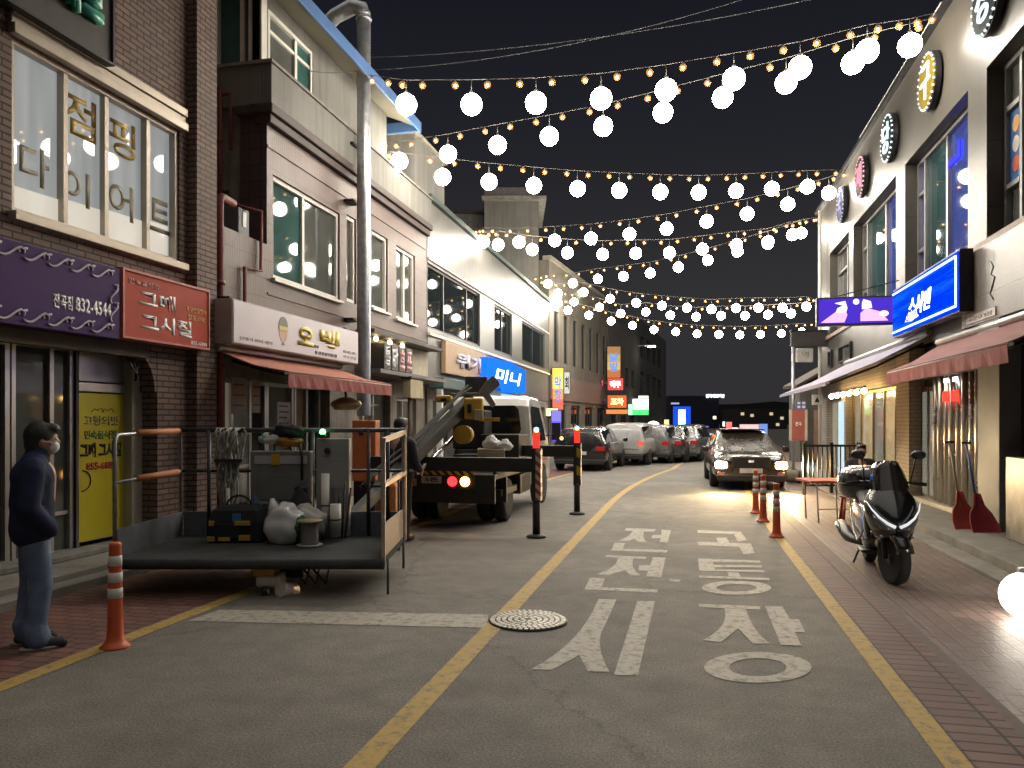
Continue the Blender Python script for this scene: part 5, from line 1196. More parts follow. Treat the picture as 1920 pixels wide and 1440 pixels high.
# ================================================================== lift truck with its work basket
YELM = mat('yellow_machine_paint', (.50, .30, .03), .45, 0, .12, 5)
BOOM = mat('boom_grey', (.045, .045, .043), .7, 0, .3, 6, spec=.2)
CABP = mat('cab_silver_white', (.55, .54, .52), .3, .1, .08, 3, coat=.5)
DKF = mat('chassis_black', (.025, .023, .022), .55, .2, .3, 8)
HAZ = None
def stripes(name, c1, c2, w_, ang=45, axes='xz', rough=.5):
    m, nt, b = _new(name); t = nt.nodes.new('ShaderNodeTexCoord'); mp = nt.nodes.new('ShaderNodeMapping')
    mp.inputs['Rotation'].default_value = (0, R(ang), 0); nt.links.new(t.outputs['Object'], mp.inputs[0])
    wv = nt.nodes.new('ShaderNodeTexWave'); wv.bands_direction = 'X'; wv.inputs['Scale'].default_value = .314 / w_; nt.links.new(mp.outputs[0], wv.inputs['Vector'])
    rp = nt.nodes.new('ShaderNodeValToRGB'); rp.color_ramp.interpolation = 'CONSTANT'; rp.color_ramp.elements[0].color = c4(c1); rp.color_ramp.elements[1].color = c4(c2); rp.color_ramp.elements[1].position = .5
    nt.links.new(wv.outputs['Fac'], rp.inputs[0]); nt.links.new(rp.outputs[0], b.inputs['Base Color']); b.inputs['Roughness'].default_value = rough; return m
HAZ = stripes('hazard_stripes', (.5, .33, .02), (.02, .018, .015), .09)
REDW = stripes('red_white_stripes', (.5, .42, .34), (.28, .05, .04), .10, 50)
TX, TY = -3.70, 11.3
T = Frame((TX, TY, 0), (1, 0, 0), (0, -1, 0))
tr = thing('lift_truck', 'silver lift truck with extended outriggers, yellow boom fittings and a low work basket behind', 'truck', (TX, TY, 0))
def tb(name, m, a0, a1, y0, y1, z0, z1, par=None, **k): return bx(par or tr, name, m, T, a0, a1, z0, z1, -y1, -y0, **k)
def wheel(par, c, r, wd, dual=False, axis='x', name='wheel'):
    b = MB(); c = Vector(c); h = wd / 2
    b.lathe([(r * .6, -h * .9), (r * .93, -h), (r, -h * .6), (r, h * .6), (r * .93, h), (r * .6, h * .9)], c, 24, axis)
    o = b.build(name, M['rubber'], par, world=False if par and par.rotation_euler.z else True)
    ROOTS[o.name] = ROOTS.get(par.name, Vector((0, 0, 0)))
    q = MB(); q.lathe([(0.0, -h * .35), (r * .25, -h * .6), (r * .55, -h * .5), (r * .62, -h * .92), (r * .62, h * .92), (r * .55, h * .5), (r * .25, h * .6), (0.0, h * .35)], c, 18, axis)
    q.build('rim', M['galv'] if not dual else DKF, o)
    return o
# chassis, bed
b = MB()
for s in (-.36, .36): b.box(T, s - .04, s + .04, .55, .75, -4.6, .0)
b.box(T, -.8, .8, .45, .56, -1.75, -.6); b.box(T, .45, .84, .38, .72, -2.75, -1.85); b.box(T, -.84, -.45, .38, .72, -2.75, -1.85)
b.build('chassis', DKF, tr, bevel=.01)
bd = sub(tb('flatbed', mat('bed_steel', (.07, .065, .06), .55, .4, .3, 6), -.86, .86, 0, 2.75, .76, .84, bevel=.01))
tb('side_rail', BOOM, .80, .86, .05, 2.7, .842, .98, bd); tb('side_rail', BOOM, -.86, -.80, .05, 2.7, .842, .98, bd)
tb('rear_panel', DKF, -.86, .86, -.06, -.003, .40, .84, bevel=.01)
tb('hazard_bar', HAZ, -.86, -.62, -.09, -.062, .83, .92); tb('hazard_bar', HAZ, -.40, .55, -.09, -.062, .83, .92)
pt = sub(tb('number_plate', mat('yellow_plate', (.36, .27, .03), .5), -.84, -.38, -.085, -.063, .655, .765, bevel=.004))
text('경기 80 바 4827', Frame((TX, TY, 0), (1, 0, 0), (0, -1, 0)), -.81, -.41, .68, .74, .086, BLK, pt, bold=.02)
wp_ = sub(tb('rear_marker', mat('grey_marker', (.4, .38, .36), .5), -.30, .02, -.085, -.063, .70, .81)); text('5톤', T, -.24, -.02, .725, .79, .086, BLK, wp_, bold=.02)
def lampdisc(par, name, F, a, z, r, c0, c1, m): return part(par, name, m, lambda b: disc(b, F, a, z, r, r, c0, c1, 20), bevel=.004)
for a in (.20, -.95):
    if a < 0: continue
    tb('lamp_housing', DKF, a - .12, a + .36, -.08, -.062, .62, .84)
    lampdisc(tr, 'tail_light', T, a, .735, .075, .081, .10, emit('tail_red', (1, .02, .02), 2.6))
    lampdisc(tr, 'turn_light', T, a + .20, .735, .075, .081, .10, emit('turn_amber', (1, .45, .06), 9))
for p in ((.70, 1.12), (.44, 1.12), (-.70, 1.12), (-.44, 1.12)): wheel(tr, T.P(p[0], .36, -p[1]), .36, .20, True)
for p in ((.74, 4.05), (-.74, 4.05)): wheel(tr, T.P(p[0], .36, -p[1]), .36, .22)
tb('mudguard', DKF, .30, .86, .70, .76, .35, .76); tb('mudguard', DKF, -.86, -.30, .70, .76, .35, .76)
tb('tank', BOOM, .50, .85, 2.0, 2.7, .40, .70, bevel=.03)
# cab
b = MB()
FSd = Frame((TX - .85, TY, 0), (0, 1, 0), (1, 0, 0))     # side profile: a = y', b = z, c = across
prof = [(2.86, .50), (2.84, 1.05), (2.86, 1.95), (2.95, 2.08), (3.2, 2.14), (3.9, 2.12), (4.12, 1.98), (4.52, 1.30), (4.72, 1.08), (4.78, .55), (4.6, .42), (4.42, .45), (4.3, .72), (4.05, .80), (3.8, .72), (3.66, .45), (3.0, .44)]
n_ = len(prof)
rings = []
for t in (0, .05, .14, .5, .86, .95, 1):
    edge = abs(t - .5) * 2
    pull = 0 if edge < .75 else (.02 if edge < .93 else .05)
    ring = []
    for (y, z) in prof:
        cx = 3.6; cz = 1.25
        yy = cx + (y - cx) * (1 - pull * .8); zz = cz + (z - cz) * (1 - pull * .7)
        a = (t - .5) * 1.70 * (1 - max(0, zz - 1.25) * .13)
        ring.append(Vector((TX + a, TY + yy, zz)))
    rings.append(ring)
b.loft(rings, smooth=False); b.build('cab', CABP, tr, bevel=.02)
def cabpt(a, y, z): return Vector((TX + a * (1 - max(0, z - 1.25) * .13), TY + y, z))
GCAB = glass('cab_glass', (.015, .017, .02), .05, .5)
q = [(-.58, 1.42), (.62, 1.42), (.66, 1.5), (.64, 1.88), (.56, 1.95), (-.56, 1.95), (-.64, 1.88), (-.66, 1.5)]
b = MB(); b.add([cabpt(a, 2.835, z) for a, z in q], [tuple(range(8))]); b.add([cabpt(a, 2.828, z) for a, z in q], [tuple(range(8))]); b.build('rear_window', GCAB, tr)
for s in (1, -1):
    sw_ = [(3.02, 1.28), (4.22, 1.26), (4.10, 1.55), (3.86, 1.92), (3.1, 1.94), (3.02, 1.85)]
    b = MB(); b.add([cabpt(s * .858, y, z) for y, z in sw_], [tuple(range(6))]); b.build('side_window', GCAB, tr)
    b = MB(); b.box(T, s * .853 - .004, s * .853 + .004, 1.08, 1.13, -3.35, -3.18); b.build('door_handle', M['chrome'], tr)
    b = MB(); b.tube([cabpt(s * .85, 4.3, 1.35), T.P(s * 1.02, 1.40, -4.4)], .015, 6); b.box(T, s * 1.04 - .09, s * 1.04 + .09, 1.26, 1.62, -4.45, -4.38); b.build('mirror', M['black'], tr)
part(tr, 'mirror_lamp', emit('orange_marker', (1, .45, .1), 4), lambda b: b.sphere(T.P(1.16, 1.30, -4.36), .035, 10, 6))
b = MB(); b.add([cabpt(a, y, z) + Vector((0, .012, .01)) for a, y, z in ((-.72, 4.47, 1.36), (.72, 4.47, 1.36), (.66, 4.13, 1.93), (-.66, 4.13, 1.93))], [(0, 1, 2, 3)]); b.build('windscreen', GCAB, tr)
tb('door_stripe', mat('red_white_stripe', (.35, .10, .09), .5), .846, .856, 3.4, 4.4, .86, .93)
# outriggers: beam, striped sleeve, inner leg, foot, red cap, green lamp
GLED = emit('green_led', (.06, 1, .25), 9); RCAP = emit('red_marker', (1, .03, .02), .9)
def outrigger(x, y, xb, zb, slv):
    o = MB(); lx = x - TX; ly = y - TY
    o.box(T, xb, lx - .06, zb - .10, zb + .10, -ly - .07, -ly + .07)
    o = sub(o.build('outrigger', DKF, tr, bevel=.01))
    def p(nm, m, f, **k): return part(o, nm, m, f, **k)
    p('sleeve', DKF, lambda b: b.box(T, lx - .058, lx + .07, .52, 1.27, -ly - .064, -ly + .064), bevel=.006)
    p('stripe_plate', slv, lambda b: (b.box(T, lx + .0, lx + .068, .53, 1.26, -ly + .0642, -ly + .068), b.box(T, lx + .0702, lx + .074, .53, 1.26, -ly - .06, -ly + .064)))
    p('leg', M['dark_metal'], lambda b: b.cone((x, y, .03), (x, y, .55), .055, n=14))
    p('foot', DKF, lambda b: b.lathe([(0, .0), (.14, .0), (.14, .025), (.06, .05), (0.0, .05)], (x, y, .003), 18))
    p('marker_cap', RCAP, lambda b: b.cone((x, y, 1.272), (x, y, 1.50), .05, n=12))
    p('green_lamp', GLED, lambda b: b.sphere((x, y, 1.53), .035, 10, 8))
outrigger(-2.10, 10.72, -.9, 1.03, REDW)
outrigger(-1.92, 13.55, .3, 1.12, stripes('yellow_black_sleeve', (.03, .03, .028), (.45, .33, .05), .3, 70))
# bed clutter belonging to the truck
tb('control_box', YELM, .05, .62, 2.55, 2.72, 1.28, 1.38)
tb('oil_tank', BOOM, -.1, .55, .9, 1.5, .845, 1.10, bevel=.02)
tb('cross_locker', DKF, .1, .8, 1.9, 2.65, .845, 1.42, bevel=.02)
bx_ = FC.px(895, 858, -12.3); by_ = FC.px(946, 842, -12.3)
r = thing('cardboard_box', 'flat tan box on the bed of the lift truck', 'box', FC.P(bx_[0], bx_[1], -12.3))
part(r, 'carton', mat('tan_carton', (.36, .28, .2), .8), lambda b: b.box(FC, bx_[0], by_[0], bx_[1] - .05, by_[1], -12.7, -12.3), bevel=.01); part(r, 'tape', mat('carton_tape', (.42, .36, .26), .4), lambda b: b.box(FC, bx_[0] - .002, by_[0] + .002, by_[1] - .06, by_[1] - .04, -12.702, -12.297))
# turret and boom
tc_ = T.P(-.15, 0, -2.25)
b = MB(); b.cone(tc_ + Vector((0, 0, .845)), tc_ + Vector((0, 0, 1.15)), .38, .32, 20); b.box(T, -.45, .15, 1.15, 1.85, -2.55, -2.0); b.build('turret', BOOM, tr, bevel=.03)
def beam(b, p0, p1, w_, h_):
    p0, p1 = Vector(p0), Vector(p1); d = (p1 - p0).normalized(); s = d.cross(Vector((0, 0, 1))).normalized(); u = s.cross(d)
    vs = [p + s * i * w_ / 2 + u * j * h_ / 2 for p in (p0, p1) for i, j in ((-1, -1), (1, -1), (1, 1), (-1, 1))]
    b.add(vs, [(3, 2, 1, 0), (4, 5, 6, 7), (0, 1, 5, 4), (1, 2, 6, 5), (2, 3, 7, 6), (3, 0, 4, 7)])
S0 = atd(880, 752, 13.2); E0 = atd(645, 985, 8.85)
D_ = E0 - S0; side0 = D_.normalized().cross(Vector((0, 0, 1))).normalized() * -1
if side0.dot(Vector((CA, SA, 0))) > 0: side0 = -side0
bo = MB(); beam(bo, S0, S0 + D_ * .62, .17, .19); beam(bo, S0 + D_ * .02 + side0 * .30 - Vector((0, 0, .05)), S0 + D_ * .52 + side0 * .24 - Vector((0, 0, .06)), .11, .13); bo = sub(bo.build('boom', BOOM, tr, bevel=.02))
for f0, f1, w1, h1, m_ in ((.60, .80, .15, .17, mat('boom_inner', (.055, .055, .053), .6, .1, .2)), (.78, .97, .12, .13, mat('boom_tip', (.08, .08, .078), .6, .1, .2))):
    part(bo, 'boom_section', m_, lambda b: beam(b, S0 + D_ * f0, S0 + D_ * f1, w1, h1), bevel=.01)
side = D_.normalized().cross(Vector((0, 0, 1))).normalized(); upv = side.cross(D_.normalized())
part(bo, 'hydraulic_ram', M['chrome'], lambda b: b.cone(S0 + D_ * .1 - upv * .33, S0 + D_ * .55 - upv * .26, .035, n=10))
part(bo, 'hose', M['rubber'], lambda b: [b.tube([S0 + D_ * t + upv * (.24 + .05 * math.sin(t * 9 + k)) + side * (.05 * k - .06) for t in [j / 14 * .9 for j in range(15)]], .018, 6) for k in range(2)])
part(bo, 'boom_tray', mat('tray_dark', (.06, .06, .062), .5), lambda b: b.box(FC, *sorted((FC.px(872, 740, -13.4)[0], FC.px(914, 740, -13.4)[0])), FC.px(900, 735, -13.4)[1], FC.px(900, 706, -13.4)[1], -13.9, -13.33), bevel=.02)
def pxpoly(b, pts, d, th):
    b.prism(FC, [FC.px(u, v, -d) for u, v in pts], -d - th, -d)
LKG = mat('link_grey', (.20, .20, .20), .4, .3)
part(bo, 'boom_link', LKG, lambda b: pxpoly(b, [(845, 743), (905, 743), (922, 764), (930, 758), (918, 738), (938, 722), (934, 712), (924, 704), (910, 716), (896, 736), (845, 737)], 13.1, .22), bevel=.012)
part(bo, 'light_edge', mat('edge_steel', (.42, .42, .40), .35, .6), lambda b: b.tube([atd(806, 806, 12.1), atd(842, 770, 12.8)], .018, 6))
part(bo, 'light_edge', bpy.data.materials['edge_steel'], lambda b: b.tube([atd(767, 851, 11.2), atd(800, 820, 11.9)], .018, 6))
part(bo, 'warning_bar', YELM, lambda b: pxpoly(b, [(898, 790), (937, 790), (937, 783), (898, 783)], 13.6, .06), bevel=.005)
def cbox(nm, m, u0, u1, v0, v1, d, th, par=tr, bev=.03):
    q0 = FC.px(u0, v1, -d); q1 = FC.px(u1, v0, -d)
    return part(par, nm, m, lambda b: b.box(FC, q0[0], q1[0], q0[1], q1[1], -d - th, -d), bevel=bev)
cbox('yellow_housing', YELM, 815, 846, 741, 754, 12.2, .4, bo)
cbox('yellow_housing', YELM, 870, 905, 746, 786, 12.4, .35, bo)
cbox('housing_port', M['black'], 876, 884, 758, 774, 12.385, .015, bo, .002)
cbox('housing_port', M['black'], 826, 837, 747, 752, 12.185, .015, bo, .002)
cbox('pump_cover', mat('pale_pump', (.42, .33, .22), .5), 889, 906, 768, 788, 12.30, .08, bo, .01)
part(bo, 'winch_drum', YELM, lambda b: b.cone(atd(866, 815, 12.3), atd(872, 815, 12.55), .15, n=20))
# work basket at the boom tip (camera aligned frame: a = sideways, b = height, c = -distance)
PA0, PA1, PY0, PY1, PZ = -3.74, -1.21, 7.2, 8.72, .36
DECK = mat('deck_rubber', (.050, .053, .054), .85, 0, .3, 3, .4, 30, spec=.15)
b = MB(); b.box(FC, PA0, PA1, PZ - .07, PZ, -PY1, -PY0); b.tube([FC.P(PA0 - .02, PZ - .045, -PY0 + .01), FC.P(PA1 + .02, PZ - .045, -PY0 + .01)], .05, 10)
wk = sub(b.build('work_basket', DECK, tr, bevel=.008))
RAIL = mat('rail_steel', (.30, .30, .31), .4, .7, .3, 12); RAILD = mat('rail_dark', (.07, .07, .078), .5, .5, .3, 12); RAILP = mat('rail_pale', (.42, .35, .30), .4, .5, .2, 10)
OR = mat('orange_foam', (.42, .14, .055), .7, 0, .15, 10); TOE = mat('toe_plate', (.14, .145, .165), .5, .3, .25, 6)
def wkp(nm, m, f, **k): return part(wk, nm, m, f, **k)
wkp('toe_board', TOE, lambda b: b.box(FC, PA0 + .03, PA1 - .03, PZ + .002, PZ + .27, -PY1 + .01, -PY1 + .03))
wkp('toe_board', TOE, lambda b: b.box(FC, PA0, PA0 + .02, PZ + .002, PZ + .27, -PY1 + .03, -PY0 - .05))
wkp('toe_board', mat('toe_plate_pale', (.27, .22, .19), .5, .3, .2, 6), lambda b: b.box(FC, PA1 - .02, PA1, PZ + .002, PZ + .31, -PY1 + .03, -PY0 - .03))
tz = 1.52
wkp('guard_rail', RAIL, lambda b: b.tube([FC.P(PA0, PZ, -PY0 - .04), FC.P(PA0, tz - .05, -PY0 - .04), FC.P(PA0, tz, -PY0 - .09), FC.P(PA0, tz + .03, -PY1 + .05), FC.P(PA0, PZ, -PY1 + .03)], .019, 8))
wkp('guard_rail', RAIL, lambda b: b.tube([FC.P(PA0, 1.07, -PY0 - .04), FC.P(PA0, 1.09, -PY1 + .03)], .016, 8))
for z_ in (tz + .02, 1.085):
    wkp('orange_pad', OR, lambda b: b.tube([FC.P(PA0, z_ - .005, -PY0 - .45), FC.P(PA0, z_, -PY1 + .12)], .034, 10))
wkp('guard_rail', RAILD, lambda b: b.tube([FC.P(PA0, tz + .03, -PY1 + .03), FC.P(PA1, tz + .03, -PY1 + .03)], .026, 8))
wkp('guard_rail', RAILD, lambda b: b.tube([FC.P(PA0, 1.09, -PY1 + .03), FC.P(PA1, 1.09, -PY1 + .03)], .018, 8))
for a in (-3.42, -2.25, -1.62, -1.40): wkp('rail_post', RAILD, lambda b: b.tube([FC.P(a, PZ, -PY1 + .04), FC.P(a, tz + .03, -PY1 + .04)], .022, 8))
def gate(b):
    for y in (PY0 + .04, PY1 - .14, PY1 - .03): b.box(FC, PA1 - .018, PA1 + .018, PZ - .05, tz if y > PY0 + 1 else tz - .06, -y - .018, -y + .018)
    for z0, z1 in ((tz - .05, tz + .01), (1.05, 1.07)):
        vs = []
        for y, z in ((PY0 + .04, z0), (PY1 - .03, z1)):
            for da, dz in ((-.02, -.022), (.02, -.022), (.02, .022), (-.02, .022)): vs.append(FC.P(PA1 + da, z + dz, -y))
        b.add(vs, [(0, 1, 2, 3), (7, 6, 5, 4), (0, 4, 5, 1), (1, 5, 6, 2), (2, 6, 7, 3), (3, 7, 4, 0)])
wkp('gate_frame', RAILP, gate)
wkp('hanging_rod', RAILD, lambda b: b.cone(FC.P(-1.17, PZ - .34, -PY0 - .05), FC.P(-1.17, PZ, -PY0 - .05), .012, n=8))
wkp('hanging_rod', RAILD, lambda b: b.cone(FC.P(-1.16, PZ - .28, -PY1 + .5), FC.P(-1.16, PZ, -PY1 + .5), .014, n=8))
def cb(nm, m, u0, u1, v0, v1, d, th, bev=.015): return cbox(nm, m, u0, u1, v0, v1, d, th, wk, bev)
cb('swivel_block', YELM, 472, 512, 1050, 1082, 7.32, .3)
cb('swivel_motor', mat('pale_motor', (.75, .72, .66), .5, .2, .2), 478, 522, 1080, 1102, 7.3, .3, .03)
wkp('motor_drum', mat('pink_grey_motor', (.75, .64, .60), .45, .2, .2), lambda b: b.cone(atd(526, 1105, 7.25), atd(552, 1108, 7.4), .075, n=16))
wkp('motor_foot', M['black'], lambda b: b.cone(atd(497, 1100, 7.3), atd(497, 1122, 7.3), .035, n=10))
wkp('swivel_bracket', DKF, lambda b: b.box(FC, -2.5, -2.05, PZ - .25, PZ - .07, -8.0, -7.55), bevel=.02)
wkp('hose', M['black'], lambda b: [b.tube([FC.P(-2.2 + .1 * k, PZ - .08, -7.5), FC.P(-2.0 + .1 * k, PZ - .28, -7.45), FC.P(-1.95 + .09 * k, PZ - .05, -7.5)], .014, 6) for k in range(3)])
# added framed box behind the basket gate; its orange imitates the truck's amber light
r = thing('added_framed_box', 'added small box in a black frame behind the basket gate, coloured orange like amber light', 'added_framed_box', C2W(-1.62, 9.8))
gq0, gq1 = FC.px(702, 930, -9.8)[0], FC.px(748, 930, -9.8)[0]
part(r, 'engine', mat('amber_lit_orange', (.55, .20, .06), .45), lambda b: b.box(FC, gq0 + .03, gq1 - .03, .42, .86, -10.15, -9.8), bevel=.05)
part(r, 'tank', mat('pale_box_top', (.5, .42, .36), .4), lambda b: b.box(FC, gq0 + .05, gq1 - .12, .87, 1.02, -10.1, -9.85), bevel=.04)
part(r, 'frame', M['black'], lambda b: [b.tube([FC.P(a, .01, -y), FC.P(a, 1.05, -y)], .016, 6) for a in (gq0, gq1) for y in (9.78, 10.17)])
part(r, 'base', M['black'], lambda b: b.box(FC, gq0, gq1, .08, .40, -10.15, -9.8), bevel=.02)
# ------------------------------------------------------------------ things lying in the basket
def lying(nm, lab, cat, p): return thing(nm, lab, cat, p)
BAGY = mat('bag_yellow', (.46, .29, .025), .7); BAGB = mat('bag_black', (.015, .016, .02), .8, 0, .3, 20, .4, 80)
p = FC.P(-2.95, PZ, -8.2)
r = lying('tool_bag', 'black tool bag with yellow trim on the deck of the lift basket', 'bag', p)
q0, q1 = FC.px(388, 1018, -8.15)[0], FC.px(490, 1018, -8.15)[0]
def bagf(b):
    for i, (z0, z1, s0_, s1_) in enumerate(((0, .02, .96, 1), (.02, .22, 1, 1), (.22, .34, 1, .88), (.34, .39, .88, .6))):
        rr_ = []
        for z, s in ((z0, s0_), (z1, s1_)):
            rr_.append([FC.P((q0 + q1) / 2 + (q1 - q0) / 2 * x * s, PZ + z, -8.33 + .18 * y * s) for x, y in ((-1, -.85), (-.9, -1), (.9, -1), (1, -.85), (1, .85), (.9, 1), (-.9, 1), (-1, .85))])
        b.loft(rr_, smooth=False)
part(r, 'body', BAGB, bagf, bevel=.012)
for (x0, x1, z0, z1) in ((.02, .16, .02, .07), (.22, .44, .025, .065), (.60, .80, .03, .085), (.05, .14, .185, .235), (.52, .80, .19, .235)):
    part(r, 'trim', BAGY, lambda b: b.box(FC, q0 + (q1 - q0) * x0, q0 + (q1 - q0) * x1, PZ + z0, PZ + z1, -8.15, -8.118), bevel=.002)
part(r, 'pocket', BAGB, lambda b: b.box(FC, q0 + .05, q0 + .36, PZ + .05, PZ + .21, -8.15, -8.128), bevel=.008)
part(r, 'blue_tag', mat('blue_cloth', (.05, .16, .32), .7), lambda b: b.box(FC, q0 + .27, q0 + .36, PZ + .22, PZ + .31, -8.155, -8.14), bevel=.004)
part(r, 'handle', BAGB, lambda b: b.tube([FC.P((q0 + q1) / 2 + .14 * math.cos(t), PZ + .36 + .13 * math.sin(t), -8.3) for t in [k * math.pi / 10 for k in range(11)]], .012, 6))
def blobby(b, c, r_, sc, seed, n=(20, 14), amp=.14):
    c = Vector(c); random.seed(seed); ph = [random.uniform(0, 6) for _ in range(8)]
    k0 = len(b.v); b.sphere((0, 0, 0), 1, *n)
    for i in range(k0, len(b.v)):
        v = b.v[i]; f = 1 + amp * (math.sin(4 * v.x + ph[0]) * math.cos(3 * v.z + ph[1]) + .6 * math.sin(7 * v.y + 5 * v.z + ph[2]) + .4 * math.sin(11 * v.x - 6 * v.z + ph[3]))
        w_ = Vector((v.x * sc[0], v.y * sc[1], v.z * sc[2])) * (r_ * f)
        if w_.z < -r_ * sc[2] * .8: w_.z = -r_ * sc[2] * .8
        b.v[i] = c + w_
    return b
pm, nt_, bb = _new('clear_plastic'); bb.inputs['Base Color'].default_value = (.78, .78, .77, 1); bb.inputs['Roughness'].default_value = .25; bb.inputs['Alpha'].default_value = .82
bc = FC.P(FC.px(533, 1000, -8.1)[0], PZ + .18, -8.15)
r = lying('plastic_bag', 'crumpled white plastic bag next to the tool bag in the lift basket', 'bag', bc)
part(r, 'sack', pm, lambda b: blobby(b, bc, .22, (1.0, .8, 1.0), 3, (28, 20), .12))
part(r, 'knot', pm, lambda b: b.cone(bc + Vector((-.12, 0, .12)), bc + Vector((-.16, 0, .29)), .09, .02, 8))
part(r, 'contents', mat('green_cloth', (.03, .11, .06), .8), lambda b: blobby(b, bc + Vector((.18, -.03, -.02)), .13, (1, .8, 1.0), 9, amp=.2))
sc_ = FC.P(FC.px(583, 1000, -8.0)[0], PZ, -7.95)
r = lying('cable_spool', 'small cable spool with a tan round flange beside the plastic bag', 'spool', sc_)
WD = mat('tan_flange', (.36, .27, .15), .6, 0, .15, 12)
part(r, 'flange', WD, lambda b: b.lathe([(0.0, .25), (.13, .25), (.13, .27), (0.0, .27)], sc_, 24)); part(r, 'flange', mat('grey_flange', (.3, .29, .27), .6), lambda b: b.lathe([(0.0, .003), (.13, .003), (.13, .022), (0.0, .022)], sc_, 24))
part(r, 'wound_cable', mat('grey_cable', (.26, .25, .23), .6), lambda b: b.lathe([(.085, .022)] + [(.085 + (.008 if k % 2 else 0), .025 + k * .0102) for k in range(22)] + [(.085, .25)], sc_, 20))
part(r, 'hub_hole', M['black'], lambda b: b.lathe([(0.0, .2705), (.02, .2705), (.02, .2715), (0, .2715)], sc_, 12))
bc2 = FC.P(FC.px(562, 970, -8.3)[0], PZ + .2, -8.35)
r = lying('cloth_bundle', 'white and green bundle of cloth heaped behind the cable spool', 'cloth', bc2)
part(r, 'white_cloth', mat('white_cloth', (.5, .48, .45), .8), lambda b: blobby(b, bc2 + Vector((.1, 0, 0)), .19, (1, .7, .95), 12, amp=.16)); part(r, 'green_cloth', bpy.data.materials['green_cloth'], lambda b: blobby(b, bc2 + Vector((-.06, -.12, .03)), .12, (1.2, .5, .6), 14, amp=.2))
def tubeobj(lab, u, v0, v1, d, r_, m, cat='tube'):
    p = FC.px(u, v1, -d); q = FC.px(u, v0, -d); zb = max(PZ + .002, p[1])
    t = thing('white_tube', lab, cat, FC.P(p[0], zb, -d))
    part(t, 'tube', m, lambda b: b.lathe([(r_ * .8, q[1] - .01), (r_ * .8, zb + .01), (r_, zb), (r_, q[1]), (r_ * .8, q[1]), (r_ * .8, q[1] - .02)], FC.P(p[0], 0, -d), 16))
    part(t, 'band', M['black'], lambda b: b.lathe([(r_ + .002, zb + (q[1] - zb) * .5), (r_ + .005, zb + (q[1] - zb) * .5 + .008), (r_ + .002, zb + (q[1] - zb) * .5 + .016)], FC.P(p[0], 0, -d), 16))
PALE = mat('pale_tube', (.72, .70, .64), .5, 0, .1)
wbp = atd(922, 832, 12.45)
r = thing('plastic_bag', 'white plastic bags heaped on the tan box on the truck bed', 'bag', wbp)
part(r, 'sack', pm, lambda b: blobby(b, wbp, .15, (.9, .7, .8), 71, (20, 14), .2)); part(r, 'second_sack', pm, lambda b: blobby(b, wbp + Vector((.2, .02, -.03)), .12, (1, .7, .8), 72, (20, 14), .2))
tubeobj('tall pale tube standing in the basket before the grey cabinet', 610, 888, 1010, 8.42, .045, PALE)
tubeobj('short thick pale tube standing in front of the tall pale tube', 629, 945, 1006, 8.25, .058, PALE)
tubeobj('pale tube standing among the hanging cables at the left of basket', 456, 888, 1000, 8.5, .04, mat('dull_tube', (.5, .48, .44), .6))
tubeobj('thin pale tube at the far left of the hanging cables', 427, 915, 1000, 8.52, .022, bpy.data.materials['dull_tube'])
for k, u in enumerate((622, 634, 641)):
    pass
r = lying('stick_bundle', 'bundle of dark sticks poking up from behind the short pale tube', 'sticks', FC.P(FC.px(632, 900, -8.4)[0], PZ, -8.4))
for k in range(5):
    a = FC.px(622 + 6 * k, 950, -8.4)[0]
    part(r, 'stick', M['dark_brown'], lambda b: b.tube([FC.P(a, PZ + .01, -8.42), FC.P(a + .03 * (k - 2), PZ + .62 - .06 * (k % 3), -8.45)], .012, 6))
# hanging cables
random.seed(21)
r = lying('hanging_cables', 'thick skein of grey cables hung over the back rail of the lift basket', 'cables', FC.P(-3.2, tz, -8.7))
def cabs(b):
    for k in range(22):
        a = FC.px(402 + k * 2.4, 900, -8.6)[0]; dd = 8.62 + random.uniform(-.05, .05); low = PZ + random.uniform(.1, .4)
        pts = [FC.P(a + .02, tz - .02, -8.74), FC.P(a, tz + .05, -8.68)]
        for j in range(8): pts.append(FC.P(a + .05 * math.sin(j * .9 + k) - .02 * j * (k - 10) / 12, tz - (tz - low) * j / 7, -dd - .03 * math.cos(j + k)))
        b.tube(pts, .013, 5)
part(r, 'cables', mat('cable_grey', (.27, .27, .24), .6, 0, .3, 9), cabs)['kind'] = 'stuff'
part(r, 'tie', M['black'], lambda b: b.box(FC, FC.px(402, 850, -8.55)[0], FC.px(455, 850, -8.55)[0], 1.2, 1.23, -8.7, -8.53))
# harness, cloths, led, cabinet, drawers
hc = FC.P(FC.px(541, 812, -8.6)[0], 1.5, -8.62)
r = lying('harness', 'black and amber safety harness slung over the back rail of the basket', 'harness', hc)
part(r, 'webbing', BAGB, lambda b: blobby(b, hc + Vector((0, 0, .03)), .14, (1.35, .6, .6), 31, amp=.2))
part(r, 'pad', mat('amber_pad', (.36, .17, .02), .7), lambda b: blobby(b, hc + Vector((.02, -.05, -.09)), .11, (1.6, .5, .5), 33, amp=.2))
part(r, 'strap', BAGB, lambda b: (b.tube([hc + Vector(q_) for q_ in ((-.14, -.06, -.1), (-.12, -.08, -.3), (-.04, -.08, -.46), (.06, -.08, -.5))], .014, 6), b.tube([hc + Vector(q_) for q_ in ((.16, -.06, -.08), (.2, -.08, -.25), (.2, -.08, -.5))], .014, 6)))
cc_ = FC.P(FC.px(505, 820, -8.55)[0], 1.44, -8.6)
